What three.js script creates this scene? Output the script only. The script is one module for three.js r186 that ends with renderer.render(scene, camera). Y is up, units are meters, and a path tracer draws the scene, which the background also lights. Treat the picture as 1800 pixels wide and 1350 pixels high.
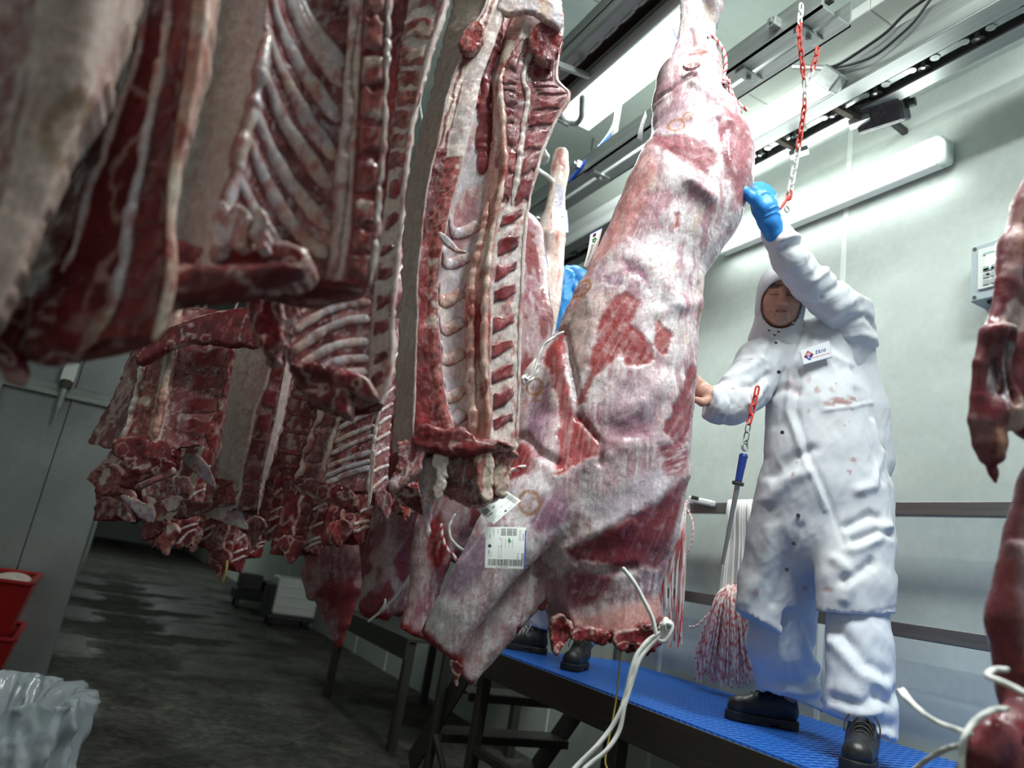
import * as THREE from 'three';
import { mergeGeometries } from 'three/addons/utils/BufferGeometryUtils.js';
import { RoundedBoxGeometry } from 'three/addons/geometries/RoundedBoxGeometry.js';
import { RectAreaLightUniformsLib } from 'three/addons/lights/RectAreaLightUniformsLib.js';

// ---------------------------------------------------------------- camera
// Metres, y up; -z runs down the hall, +x towards the panel wall behind the platform.
const scene = new THREE.Scene();
const FOCAL = 1300, EYE = new THREE.Vector3(0, 1.25, 0);
const ROLL = 9.8 * Math.PI / 180;
const upC = new THREE.Vector3(), fwC = new THREE.Vector3(), rtC = new THREE.Vector3();
{
  const v = [190 - 900, 888 - 675], h = -v[0] * Math.sin(ROLL) + v[1] * Math.cos(ROLL), D = FOCAL * FOCAL / h;
  upC.set(Math.sin(ROLL) * D, Math.cos(ROLL) * D, -FOCAL).normalize();
  fwC.set(v[0], -v[1], -FOCAL).normalize();
  fwC.addScaledVector(upC, -fwC.dot(upC)).normalize();
  rtC.crossVectors(fwC, upC);
}
const toWorld = (x, y, z) => new THREE.Vector3(rtC.x * x + rtC.y * y + rtC.z * z, upC.x * x + upC.y * y + upC.z * z, -(fwC.x * x + fwC.y * y + fwC.z * z));
const camera = new THREE.PerspectiveCamera(2 * Math.atan(675 / FOCAL) * 180 / Math.PI, 4 / 3, 0.05, 60);
camera.position.copy(EYE);
{
  const m = new THREE.Matrix4().makeBasis(toWorld(1, 0, 0), toWorld(0, 1, 0), toWorld(0, 0, 1));
  camera.quaternion.setFromRotationMatrix(m);
}
camera.focus = 2.65;
camera.userData.fStop = 2.0;
scene.add(camera);

const renderer = new THREE.WebGLRenderer({ antialias: true });
renderer.toneMapping = THREE.LinearToneMapping;
renderer.toneMappingExposure = 0.9;
renderer.shadowMap.enabled = true;
scene.background = new THREE.Color(0x000000);
RectAreaLightUniformsLib.init();

// ---------------------------------------------------------------- lights (the fittings themselves are built further down)
const TUBE = new THREE.Color(0.93, 1.0, 0.97);
function areaLight(name, w, h, x, y, z, tx, ty, tz, power) {
  const l = new THREE.RectAreaLight(TUBE, power, w, h);
  l.name = name; l.position.set(x, y, z); l.lookAt(tx, ty, tz); scene.add(l);
  return l;
}
// ceiling fittings: [x, z, length, strength]; the visible one stands over the second rail, the others follow in its row
const CEIL_Y = 4.75, FIT_Y = 4.42;
const FITTINGS = [[2.14, -3.45, 1.25, 105], [1.9, -0.3, 1.25, 100], [1.0, -0.95, 1.25, 108], [2.14, -6.6, 1.25, 14], [1.2, -20, 1.25, 60]];
for (const [x, z, len, s] of FITTINGS) areaLight('ceiling_light_glow', 0.24, len, x, FIT_Y - 0.06, z, x, 0, z, s);
areaLight('wall_light_glow', 1.5, 0.1, 2.955, 3.55, -2.70, 1.5, 3.0, -2.70, 55);
areaLight('wall_light_glow', 1.5, 0.08, 3.005, 3.475, -2.70, 3.06, 2.4, -2.70, 10);
areaLight('wall_light_glow', 1.5, 0.08, 3.005, 3.625, -2.70, 3.06, 4.7, -2.70, 6);

// ---------------------------------------------------------------- helpers
let seed = 7;
const rnd = () => { seed = (seed * 1664525 + 1013904223) >>> 0; return seed / 4294967296; };
const reseed = (s) => { seed = s >>> 0; };
const clamp = (x, a = 0, b = 1) => x < a ? a : x > b ? b : x;
const sstep = (a, b, x) => { const t = clamp((x - a) / (b - a)); return t * t * (3 - 2 * t); };
const lerp = (a, b, t) => a + (b - a) * t;
const mix3 = (a, b, t) => [a[0] + (b[0] - a[0]) * t, a[1] + (b[1] - a[1]) * t, a[2] + (b[2] - a[2]) * t];
const HASH = new Float32Array(4096); for (let i = 0; i < 4096; i++) HASH[i] = rnd();
const hsh = (x, y, z) => HASH[(Math.imul(x, 73856093) ^ Math.imul(y, 19349663) ^ Math.imul(z, 83492791)) & 4095];
function noise(x, y, z = 0) {       // value noise, 0..1
  const i = Math.floor(x), j = Math.floor(y), k = Math.floor(z);
  let u = x - i, v = y - j, w = z - k; u = u * u * (3 - 2 * u); v = v * v * (3 - 2 * v); w = w * w * (3 - 2 * w);
  const a = lerp(lerp(hsh(i, j, k), hsh(i + 1, j, k), u), lerp(hsh(i, j + 1, k), hsh(i + 1, j + 1, k), u), v);
  const b = lerp(lerp(hsh(i, j, k + 1), hsh(i + 1, j, k + 1), u), lerp(hsh(i, j + 1, k + 1), hsh(i + 1, j + 1, k + 1), u), v);
  return lerp(a, b, w);
}
const fbm = (x, y, z = 0) => 0.5 * noise(x, y, z) + 0.28 * noise(x * 2.03 + 9, y * 2.03, z * 2.03) + 0.15 * noise(x * 4.1, y * 4.1 + 5, z * 4.1) + 0.07 * noise(x * 8.3, y * 8.3, z * 8.3 + 3);
// a ray through a picture point, cut with a plane: used to read real positions off the calibrated photograph
const HEAD = toWorld(0, 0, -1).setY(0).normalize(), SIDE = new THREE.Vector3(-HEAD.z, 0, HEAD.x);
const ray = (px, py) => toWorld((px - 900) / FOCAL, -(py - 675) / FOCAL, -1);
const at = (px, py, r) => { const d = ray(px, py); return d.multiplyScalar(r / d.dot(HEAD)).add(EYE); };     // r = level distance ahead
const atX = (px, py, x) => { const d = ray(px, py); return d.multiplyScalar(x / d.x).add(EYE); };
const atY = (px, py, y) => { const d = ray(px, py); return d.multiplyScalar((y - EYE.y) / d.y).add(EYE); };
const perPx = (r) => r / FOCAL * 1.03;
const V = (x, y, z) => new THREE.Vector3(x, y, z);

const taken = {};
function numbered(n) { const k = taken[n] = (taken[n] ?? -1) + 1; return k ? n + '_' + String(k).padStart(3, '0') : n; }
function tag(o, label, category, group, kind) {
  o.userData.label = label; if (category) o.userData.category = category;
  if (group) o.userData.group = group; if (kind) o.userData.kind = kind;
  return o;
}
function thing(name, label, category, pos, group) {
  const g = new THREE.Group(); g.name = numbered(name); if (pos) g.position.copy(pos);
  scene.add(g); return tag(g, label, category, group);
}
function part(name, geo, mat, parent) {           // geometry is given in world space and moved into the thing's own axes
  const m = new THREE.Mesh(geo, mat); m.castShadow = m.receiveShadow = true; m.name = parent ? name : numbered(name);
  if (parent) {
    parent.updateMatrixWorld(true); const w = new THREE.Vector3().setFromMatrixPosition(parent.matrixWorld);
    if (!geo.userData.shifted) { geo.translate(-w.x, -w.y, -w.z); geo.userData.shifted = true; }
    parent.add(m);
  } else {
    geo.computeBoundingBox(); const b = geo.boundingBox, c = V((b.min.x + b.max.x) / 2, b.min.y, (b.min.z + b.max.z) / 2);
    geo.translate(-c.x, -c.y, -c.z); m.position.copy(c); scene.add(m);
  }
  return m;
}
const struct = (name, geo, mat, label) => tag(part(name, geo, mat), label, undefined, undefined, 'structure');
function box(x0, x1, y0, y1, z0, z1, r = 0) {
  const w = Math.abs(x1 - x0), h = Math.abs(y1 - y0), d = Math.abs(z1 - z0);
  const g = r ? new RoundedBoxGeometry(w, h, d, 2, Math.min(r, w / 2.01, h / 2.01, d / 2.01)) : new THREE.BoxGeometry(w, h, d);
  g.translate((x0 + x1) / 2, (y0 + y1) / 2, (z0 + z1) / 2); return g.index ? g.toNonIndexed() : g;
}
function bar(a, b, w, h, r = 0.002, up = V(0, 1, 0)) {        // a bar from a to b, w wide and h high
  const d = b.clone().sub(a), L = d.length(), g = new RoundedBoxGeometry(w, h, L, 1, Math.min(r, w / 2.1, h / 2.1));
  const m = new THREE.Matrix4().lookAt(b, a, up); m.setPosition(a.clone().add(b).multiplyScalar(0.5)); g.applyMatrix4(m);
  return g.index ? g.toNonIndexed() : g;
}
function cyl(a, b, r0, r1 = r0, n = 20) {
  const d = b.clone().sub(a), g = new THREE.CylinderGeometry(r1, r0, d.length(), n);
  g.applyQuaternion(new THREE.Quaternion().setFromUnitVectors(V(0, 1, 0), d.clone().normalize())); g.translate((a.x + b.x) / 2, (a.y + b.y) / 2, (a.z + b.z) / 2);
  return g.toNonIndexed();
}
function tube(pts, r, seg = 40, rad = 8, closed = false) {
  const g = new THREE.TubeGeometry(new THREE.CatmullRomCurve3(pts, closed, 'centripetal'), seg, r, rad, closed).toNonIndexed();
  if (!closed) { const out = [g]; for (const p of [pts[0], pts[pts.length - 1]]) { const s = new THREE.SphereGeometry(r, 8, 6); s.translate(p.x, p.y, p.z); out.push(s.toNonIndexed()); } return merge(out); }
  return g;
}
function merge(list) {
  const names = list.every((g) => g.attributes.color) ? ['position', 'normal', 'uv', 'color'] : ['position', 'normal', 'uv'];
  return mergeGeometries(list.map((g) => { const k = g.index ? g.toNonIndexed() : g; for (const n of Object.keys(k.attributes)) if (!names.includes(n)) k.deleteAttribute(n); return k; }));
}
function paint(geo, f) {       // vertex colours
  const p = geo.attributes.position, c = new Float32Array(p.count * 3);
  for (let i = 0; i < p.count; i++) { const q = f(p.getX(i), p.getY(i), p.getZ(i), i); c[3 * i] = q[0]; c[3 * i + 1] = q[1]; c[3 * i + 2] = q[2]; }
  geo.setAttribute('color', new THREE.BufferAttribute(c, 3)); return geo;
}
function dataTex(n, f, srgb = false, rep = 1) {   // f(u, v) -> [r, g, b] 0..1
  const d = new Uint8Array(n * n * 4);
  for (let j = 0; j < n; j++) for (let i = 0; i < n; i++) { const q = f(i / n, j / n), k = (j * n + i) * 4; d[k] = 255 * clamp(q[0]); d[k + 1] = 255 * clamp(q[1]); d[k + 2] = 255 * clamp(q[2]); d[k + 3] = 255; }
  const t = new THREE.DataTexture(d, n, n); t.wrapS = t.wrapT = THREE.RepeatWrapping; t.magFilter = THREE.LinearFilter; t.minFilter = THREE.LinearFilter;
  if (srgb) t.colorSpace = THREE.SRGBColorSpace; t.repeat.set(rep, rep); t.needsUpdate = true; return t;
}
function canvasTex(w, h, draw) {
  const c = document.createElement('canvas'); c.width = w; c.height = h; draw(c.getContext('2d'), w, h);
  const t = new THREE.CanvasTexture(c); t.colorSpace = THREE.SRGBColorSpace; return t;
}
const tileNoise = (u, v, f, s = 0) => {            // noise that repeats after one tile
  const a = (x, y) => fbm(x * f + s, y * f + s, s), bu = sstep(0.75, 1, u), bv = sstep(0.75, 1, v);
  return lerp(lerp(a(u, v), a(u - 1, v), bu), lerp(a(u, v - 1), a(u - 1, v - 1), bu), bv);
};
const std = (o) => new THREE.MeshStandardMaterial(o);
const phys = (o) => new THREE.MeshPhysicalMaterial(o);
const lin = (r, g, b) => new THREE.Color().setRGB(r, g, b);

// naive surface nets over a signed distance; returns an indexed geometry with smooth normals
function snet(sdf, mn, mx, h) {
  const nx = Math.ceil((mx.x - mn.x) / h) + 1, ny = Math.ceil((mx.y - mn.y) / h) + 1, nz = Math.ceil((mx.z - mn.z) / h) + 1;
  const val = new Float32Array(nx * ny * nz), B = 4, far = B * h * 1.1;
  for (let k0 = 0; k0 < nz; k0 += B) for (let j0 = 0; j0 < ny; j0 += B) for (let i0 = 0; i0 < nx; i0 += B) {
    const c = sdf(mn.x + (i0 + B / 2) * h, mn.y + (j0 + B / 2) * h, mn.z + (k0 + B / 2) * h), skip = Math.abs(c) > far;
    for (let k = k0; k < Math.min(k0 + B, nz); k++) for (let j = j0; j < Math.min(j0 + B, ny); j++) for (let i = i0; i < Math.min(i0 + B, nx); i++)
      val[(k * ny + j) * nx + i] = skip ? c : sdf(mn.x + i * h, mn.y + j * h, mn.z + k * h);
  }
  const idx = new Int32Array(nx * ny * nz).fill(-1), pos = [], tri = [];
  const E = [[0, 1], [0, 2], [0, 4], [1, 3], [1, 5], [2, 3], [2, 6], [3, 7], [4, 5], [4, 6], [5, 7], [6, 7]], c8 = new Float32Array(8);
  for (let k = 0; k < nz - 1; k++) for (let j = 0; j < ny - 1; j++) for (let i = 0; i < nx - 1; i++) {
    let m = 0; const b = (k * ny + j) * nx + i;
    for (let q = 0; q < 8; q++) { c8[q] = val[b + (q & 1) + ((q >> 1) & 1) * nx + (q >> 2) * nx * ny]; if (c8[q] < 0) m |= 1 << q; }
    if (m === 0 || m === 255) continue;
    let sx = 0, sy = 0, sz = 0, n = 0;
    for (const [a, d] of E) if (((m >> a) & 1) !== ((m >> d) & 1)) {
      const t = c8[a] / (c8[a] - c8[d]);
      sx += lerp(a & 1, d & 1, t); sy += lerp((a >> 1) & 1, (d >> 1) & 1, t); sz += lerp(a >> 2, d >> 2, t); n++;
    }
    idx[b] = pos.length / 3; pos.push(mn.x + (i + sx / n) * h, mn.y + (j + sy / n) * h, mn.z + (k + sz / n) * h);
  }
  const quad = (a, b, c, d, f) => { if (a < 0 || b < 0 || c < 0 || d < 0) return; if (f) tri.push(a, b, c, a, c, d); else tri.push(a, c, b, a, d, c); };
  for (let k = 1; k < nz - 1; k++) for (let j = 1; j < ny - 1; j++) for (let i = 1; i < nx - 1; i++) {
    const b = (k * ny + j) * nx + i, s = val[b] < 0, X = 1, Y = nx, Z = nx * ny;
    if (s !== val[b + X] < 0) quad(idx[b - Y - Z], idx[b - Z], idx[b], idx[b - Y], s);
    if (s !== val[b + Y] < 0) quad(idx[b - X - Z], idx[b - X], idx[b], idx[b - Z], s);
    if (s !== val[b + Z] < 0) quad(idx[b - X - Y], idx[b - Y], idx[b], idx[b - X], s);
  }
  const g = new THREE.BufferGeometry(); g.setAttribute('position', new THREE.BufferAttribute(new Float32Array(pos), 3)); g.setIndex(tri); g.computeVertexNormals();
  return g;
}
const smin = (a, b, k) => { const h = Math.max(k - Math.abs(a - b), 0) / k; return Math.min(a, b) - h * h * k * 0.25; };
function rcone(px, py, pz, a, b, ra, rb) {      // tapered capsule
  const bx = b.x - a.x, by = b.y - a.y, bz = b.z - a.z, qx = px - a.x, qy = py - a.y, qz = pz - a.z, L = bx * bx + by * by + bz * bz || 1e-9;
  const t = clamp((qx * bx + qy * by + qz * bz) / L), dx = qx - bx * t, dy = qy - by * t, dz = qz - bz * t;
  return Math.sqrt(dx * dx + dy * dy + dz * dz) - lerp(ra, rb, t);
}
function uvFlat(g, a, b, s = 1) {        // uv in metres along two directions
  const p = g.attributes.position, u = new Float32Array(p.count * 2);
  for (let i = 0; i < p.count; i++) { const x = p.getX(i), y = p.getY(i), z = p.getZ(i); u[2 * i] = (x * a.x + y * a.y + z * a.z) * s; u[2 * i + 1] = (x * b.x + y * b.y + z * b.z) * s; }
  g.setAttribute('uv', new THREE.BufferAttribute(u, 2)); return g;
}

// ---------------------------------------------------------------- the room
const concreteMap = dataTex(400, (u, v) => { const a = tileNoise(u, v, 9, 3), b = tileNoise(u, v, 60, 8), c = tileNoise(u, v, 3, 1), s = 0.16 + 0.26 * a + 0.34 * (b - 0.5) + 0.16 * (c - 0.5); return [s * 1.0, s * 0.99, s * 0.93]; }, true);
const concreteRough = dataTex(320, (u, v) => { const a = tileNoise(u, v, 4, 5), b = tileNoise(u, v, 40, 2); const r = 0.42 + 0.5 * sstep(0.35, 0.6, a) + 0.2 * (b - 0.5); return [r, r, r]; });
const concreteBump = dataTex(400, (u, v) => { const b = tileNoise(u, v, 70, 4); return [b, b, b]; });
for (const t of [concreteMap, concreteRough, concreteBump]) t.repeat.set(0.45, 0.45);
const floorMat = std({ map: concreteMap, roughnessMap: concreteRough, roughness: 1, bumpMap: concreteBump, bumpScale: 0.004, color: lin(0.72, 0.70, 0.65) });
const X_WALL = 3.12, X_LEFT = -2.2, Z_NEAR = 3.2, Z_FAR = -34;
struct('floor', uvFlat(box(X_LEFT - 0.2, X_WALL + 0.2, -0.2, 0, Z_FAR - 0.2, Z_NEAR + 0.2), V(1, 0, 0), V(0, 0, 1)), floorMat, 'dark wet concrete floor with worn grey patches');
const panelNoise = dataTex(256, (u, v) => { const s = 0.92 + 0.1 * (tileNoise(u, v, 5, 2) - 0.5) + 0.06 * (tileNoise(u, v, 40, 6) - 0.5); return [s, s, s]; }, true);
const panelMat = std({ color: lin(0.66, 0.73, 0.68), map: panelNoise, roughness: 0.42 });
const jointMat = std({ color: lin(0.78, 0.84, 0.8), roughness: 0.4 });
{
  const w = struct('wall_right', box(X_WALL + 0.03, X_WALL + 0.2, 0, CEIL_Y, Z_FAR, Z_NEAR), panelMat, 'pale grey green cold room panel wall behind the platform');
  const step = 1.14, z0 = -2.55;
  for (let k = -3; k < 12; k++) {
    const za = z0 - k * step, zb = za - step; if (zb < Z_FAR || za > Z_NEAR) continue;
    part('wall_panel', uvFlat(box(X_WALL, X_WALL + 0.035, 0, CEIL_Y, zb + 0.004, za - 0.004, 0.003), V(0, 0, 1), V(0, 1, 0)), panelMat, w);
    part('joint_strip', box(X_WALL - 0.004, X_WALL + 0.01, 0, CEIL_Y, za - 0.016, za + 0.016, 0.002), jointMat, w);
  }
}
struct('ceiling', box(X_LEFT - 0.2, X_WALL + 0.2, CEIL_Y, CEIL_Y + 0.15, Z_FAR - 0.2, Z_NEAR + 0.2), panelMat, 'dull grey green panel ceiling above the rails');
{
  const c = scene.getObjectByName('ceiling');
  for (let k = 0; k < 7; k++) part('ceiling_panel', box(-2.1, 3.1, CEIL_Y - 0.02, CEIL_Y + 0.01, -1.0 - k * 1.2 - 1.19, -1.0 - k * 1.2, 0.003), panelMat, c);
}
const steelNoise = dataTex(256, (u, v) => { const s = 0.8 + 0.25 * (tileNoise(u, v, 4, 7) - 0.5) + 0.12 * (tileNoise(u, v * 0.3, 50, 9) - 0.5); return [s, s, s]; }, true);
const steelMat = std({ color: lin(0.50, 0.52, 0.50), metalness: 0.75, roughness: 0.38, map: steelNoise });
const galvMat = std({ color: lin(0.50, 0.54, 0.52), metalness: 0.55, roughness: 0.46, map: steelNoise });
const darkSteel = std({ color: lin(0.07, 0.07, 0.065), metalness: 0.5, roughness: 0.5 });
const rustMat = std({ color: lin(0.09, 0.072, 0.055), metalness: 0.3, roughness: 0.7 });
const blackMat = std({ color: lin(0.012, 0.012, 0.013), roughness: 0.5 });
const whitePlastic = std({ color: lin(0.8, 0.82, 0.8), roughness: 0.35 });
const whitePaint = std({ color: lin(0.82, 0.85, 0.80), roughness: 0.5 });
const doorSteel = std({ color: lin(0.40, 0.42, 0.42), metalness: 0.6, roughness: 0.45, map: dataTex(256, (u, v) => { const q = 0.85 + 0.2 * (tileNoise(u, v, 4, 7) - 0.5) + 0.06 * (tileNoise(u, v, 50, 9) - 0.5); return [q, q, q]; }, true) });
struct('wall_left', box(X_LEFT - 0.2, X_LEFT, 0, CEIL_Y, -6.5, Z_NEAR), panelMat, 'pale panel wall along the left of the hall');
struct('wall_near', box(X_LEFT, X_WALL, 0, CEIL_Y, Z_NEAR, Z_NEAR + 0.2), panelMat, 'pale panel wall behind the viewer');
struct('wall_far', box(X_LEFT, X_WALL, 0, CEIL_Y, Z_FAR - 0.2, Z_FAR), panelMat, 'pale panel wall at the far end of the hall');
// steel-clad end wall beside the passage, with a sliding door and its latch
{
  const zW = -6.3, xE = atY(75, 1200, 0).x;
  struct('wall_passage', box(X_LEFT, xE - 0.05, 0, CEIL_Y, zW - 0.22, zW - 0.035), panelMat, 'panel wall closing off the left side before the passage');
  struct('wall_passage_side', box(xE - 0.3, xE - 0.06, 0, CEIL_Y, Z_FAR, zW - 0.9), panelMat, 'dim panel wall running along the passage');
  const d = thing('steel_door', 'grey stainless steel sliding door clad in sheets beside the passage', 'door', V(xE - 0.8, 0, zW));
  part('sheet', uvFlat(box(xE - 0.36, xE, 0.0, 3.2, zW - 0.03, zW + 0.01, 0.004), V(1, 0, 0), V(0, 1, 0), 0.8), doorSteel, d);
  part('sheet', uvFlat(box(xE - 1.6, xE - 0.365, 0.0, 3.2, zW - 0.03, zW + 0.004, 0.004), V(1, 0, 0), V(0, 1, 0), 0.8), doorSteel, d);
  part('edge_return', box(xE - 0.045, xE + 0.004, 0.0, 3.2, zW - 0.2, zW - 0.031, 0.004), steelMat, d);
  const cross = atX(40, 665, xE - 0.6), hb = at(115, 690, 1);
  const yb = EYE.y + (ray(115, 690).y) * (zW / ray(115, 690).z);
  part('cross_bar', box(xE - 0.95, xE + 0.02, yb - 0.045, yb + 0.045, zW + 0.01, zW + 0.05, 0.006), galvMat, d);
  const xl = EYE.x + ray(113, 690).x * (zW / ray(113, 690).z);
  part('latch_block', box(xl - 0.045, xl + 0.045, yb + 0.07, yb + 0.22, zW + 0.05, zW + 0.12, 0.01), whitePlastic, d);
  part('latch_collar', cyl(V(xl, yb + 0.02, zW + 0.09), V(xl, yb + 0.08, zW + 0.09), 0.04), rustMat, d);
  part('latch_pin', merge([cyl(V(xl, yb - 0.13, zW + 0.09), V(xl, yb + 0.03, zW + 0.09), 0.022), cyl(V(xl, yb - 0.22, zW + 0.09), V(xl, yb - 0.12, zW + 0.09), 0.009, 0.016)]), galvMat, d);
  part('guide_post', bar(V(xE - 0.82, 0, zW + 0.03), V(xE - 0.82, 3.2, zW + 0.03), 0.05, 0.05), galvMat, d);
}

// ---------------------------------------------------------------- overhead rails
const RAIL_Y = 3.75;
function railChannel(name, label, x, za, zb) {
  const g = thing(name, label, 'rail', V(x, RAIL_Y - 0.2, (za + zb) / 2), 'overhead rails');
  const b = (x0, x1, y0, y1, n, m) => part(n, box(x + x0, x + x1, RAIL_Y + y0, RAIL_Y + y1, zb, za, 0.004), m, g);
  b(-0.13, -0.118, 0.02, 0.17, 'side_plate', galvMat);
  b(0.05, 0.062, 0.02, 0.17, 'side_plate', galvMat);
  b(-0.13, 0.062, 0.165, 0.178, 'top_plate', galvMat);
  b(-0.13, -0.06, 0.008, 0.02, 'flange', galvMat);
  b(-0.005, 0.062, 0.008, 0.02, 'flange', galvMat);
  return g;
}
{
  // first rail: channel, driven chain and the round rail that carries the hooks
  const x = 1.55, g = railChannel('conveyor_rail', 'galvanised overhead rail with a dark channel and round hook tube over the hanging sides', x - 0.02, 1.5, -9);
  part('web', box(x - 0.15, x - 0.03, RAIL_Y + 0.09, RAIL_Y + 0.1, -9, 1.5), rustMat, g);
  part('hook_tube', cyl(V(x, RAIL_Y - 0.02, -9), V(x, RAIL_Y - 0.02, 1.5), 0.03), galvMat, g);
  for (let k = 0; k < 9; k++) part('hanger_bolt', cyl(V(x - 0.03, RAIL_Y + 0.17, -0.4 - k), V(x - 0.03, CEIL_Y - 0.02, -0.4 - k), 0.012), galvMat, g);
  for (let k = 0; k < 26; k++) part('chain_link', box(x - 0.1, x - 0.075, RAIL_Y + 0.0, RAIL_Y + 0.03, -1.6 - k * 0.13 - 0.1, -1.6 - k * 0.13, 0.012), galvMat, g);
}
{
  const x = 0.42, y = 3.62, g = thing('side_rail', 'round overhead rail that carries the row of hanging sides', 'rail', V(x, y, -3), 'overhead rails');
  part('hook_tube', cyl(V(x, y, -9), V(x, y, 1.5), 0.024), galvMat, g);
  for (let k = 0; k < 6; k++) part('drop_rod', cyl(V(x, y + 0.02, 1.2 - k * 2), V(x, CEIL_Y - 0.02, 1.2 - k * 2), 0.012), galvMat, g);
}
{
  // second rail: two angles with clamps, ends short of the viewer
  const x = 2.15, zE = -1.86, g = thing('angle_rail', 'pair of galvanised angle bars clamped together as a second overhead rail', 'rail', V(x, RAIL_Y - 0.1, -5), 'overhead rails');
  part('angle_bar', merge([box(x - 0.1, x - 0.02, RAIL_Y, RAIL_Y + 0.01, -9, zE), box(x - 0.1, x - 0.09, RAIL_Y, RAIL_Y + 0.13, -9, zE)]), galvMat, g);
  part('angle_bar', merge([box(x + 0.005, x + 0.085, RAIL_Y, RAIL_Y + 0.01, -9, zE), box(x + 0.075, x + 0.085, RAIL_Y, RAIL_Y + 0.13, -9, zE)]), galvMat, g);
  for (const z of [-2.0, -2.35, -2.75, -3.6, -4.4]) {
    part('clamp', merge([box(x - 0.075, x + 0.05, RAIL_Y - 0.014, RAIL_Y - 0.001, z - 0.03, z + 0.03, 0.003), cyl(V(x - 0.01, RAIL_Y - 0.035, z), V(x - 0.01, RAIL_Y, z), 0.014, 0.014, 6)]), galvMat, g);
    part('clamp', merge([box(x - 0.14, x - 0.09, RAIL_Y + 0.04, RAIL_Y + 0.09, z - 0.12, z - 0.08, 0.004), cyl(V(x - 0.155, RAIL_Y + 0.065, z - 0.1), V(x - 0.1, RAIL_Y + 0.065, z - 0.1), 0.012, 0.012, 6)]), galvMat, g);
  }
  for (let k = 0; k < 4; k++) part('drop_rod', bar(V(x - 0.01, RAIL_Y + 0.1, -1.9 - k * 1.6), V(x - 0.01, CEIL_Y, -1.9 - k * 1.6), 0.03, 0.03), darkSteel, g);
}
{
  // third rail beside the wall: channel with the pusher chain in its slot
  const x = 2.68, g = thing('chain_rail', 'galvanised rail with a pusher chain of pale plates in its slot beside the panel wall', 'rail', V(x, RAIL_Y - 0.1, -4), 'overhead rails');
  const zb = -9, za = 1.5;
  part('side_plate', box(x - 0.15, x - 0.14, RAIL_Y, RAIL_Y + 0.16, zb, za, 0.003), galvMat, g);
  part('side_plate', box(x + 0.1, x + 0.11, RAIL_Y, RAIL_Y + 0.16, zb, za, 0.003), galvMat, g);
  part('top_plate', box(x - 0.15, x + 0.11, RAIL_Y + 0.155, RAIL_Y + 0.165, zb, za, 0.003), galvMat, g);
  part('flange', box(x - 0.15, x - 0.06, RAIL_Y - 0.012, RAIL_Y, zb, za, 0.003), galvMat, g);
  part('flange', box(x + 0.035, x + 0.11, RAIL_Y - 0.012, RAIL_Y, zb, za, 0.003), galvMat, g);
  part('slot_back', box(x - 0.06, x + 0.04, RAIL_Y + 0.12, RAIL_Y + 0.13, zb, za), galvMat, g);
  for (let k = 0; k < 24; k++) {
    const z = -1.15 - k * 0.24;
    const l = part('chain_plate', merge([box(x - 0.035, x + 0.005, RAIL_Y + 0.012, RAIL_Y + 0.02, z - 0.13, z, 0.004), cyl(V(x - 0.015, RAIL_Y + 0.008, z - 0.13), V(x - 0.015, RAIL_Y + 0.02, z - 0.13), 0.02), cyl(V(x - 0.015, RAIL_Y + 0.008, z), V(x - 0.015, RAIL_Y + 0.02, z), 0.02)]), galvMat, g);
    part('chain_pin', cyl(V(x - 0.015, RAIL_Y - 0.012, z - 0.185), V(x - 0.015, RAIL_Y + 0.05, z - 0.185), 0.009), steelMat, g);
    part('chain_roller', cyl(V(x + 0.02, RAIL_Y + 0.01, z - 0.2), V(x + 0.02, RAIL_Y + 0.035, z - 0.2), 0.028), darkSteel, g);
  }
  for (const [z, a] of [[-2.25, 0.35], [-2.62, 0.3]]) {
    part('pusher_dog', bar(V(x - 0.06, RAIL_Y + 0.03, z - 0.03), V(x + 0.05, RAIL_Y - 0.06, z + 0.07), 0.045, 0.02, 0.004), rustMat, g);
    part('pusher_dog', bar(V(x + 0.03, RAIL_Y - 0.075, z + 0.02), V(x + 0.08, RAIL_Y - 0.05, z + 0.1), 0.05, 0.03, 0.004), galvMat, g);
  }
}
{
  // first-rail shackle and switch bracket hanging by the far end of the light
  const p = (a, b) => atY(a, b, RAIL_Y - 0.05);
  const g = thing('rail_switch_hook', 'bent pale metal strap hanging under the round hook tube', 'hook', V(1.62, RAIL_Y - 0.15, -3.2));
  part('strap', tube([p(985, 200), p(995, 213), p(1012, 217), p(1022, 205), p(1023, 190), p(1024, 172)], 0.016, 30, 8), galvMat, g);
  part('strap_plate', bar(p(965, 196), p(1000, 216), 0.02, 0.05), galvMat, g);
}
{
  const g = part('air_hose', tube([[1085, 184, 4.36], [1084, 206, 4.2], [1072, 235, 4.02], [1048, 265, 3.9], [1022, 294, 3.8], [1004, 316, 3.76]].map((q) => atY(...q)), 0.011, 40, 8), std({ color: lin(0.02, 0.12, 0.75), roughness: 0.35 }));
  tag(g, 'thin bright blue air hose drooping below the ceiling light', 'hose');
}
{
  const m = std({ color: lin(0.02, 0.02, 0.022), roughness: 0.45 }), p = (a, b) => atX(a, b, 2.5);
  const c = thing('power_cable', 'pair of black cables looping between the overhead rails into a grey conduit', 'cable', p(1460, 118));
  part('cable', tube([p(1458, 119), p(1480, 110), p(1520, 84), p(1560, 55), p(1590, 25), p(1640, -12), p(1700, -60)], 0.007, 50, 8), m, c);
  part('cable', tube([p(1458, 121), p(1500, 112), p(1540, 96), p(1575, 68), p(1605, 40), p(1635, 0), p(1680, -60)], 0.006, 50, 8), m, c);
  part('conduit', cyl(p(1396, 117), p(1458, 120), 0.014), galvMat, c);
  part('junction_box', bar(p(1447, 130), p(1475, 150), 0.06, 0.09, 0.01), galvMat, c);
}

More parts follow.
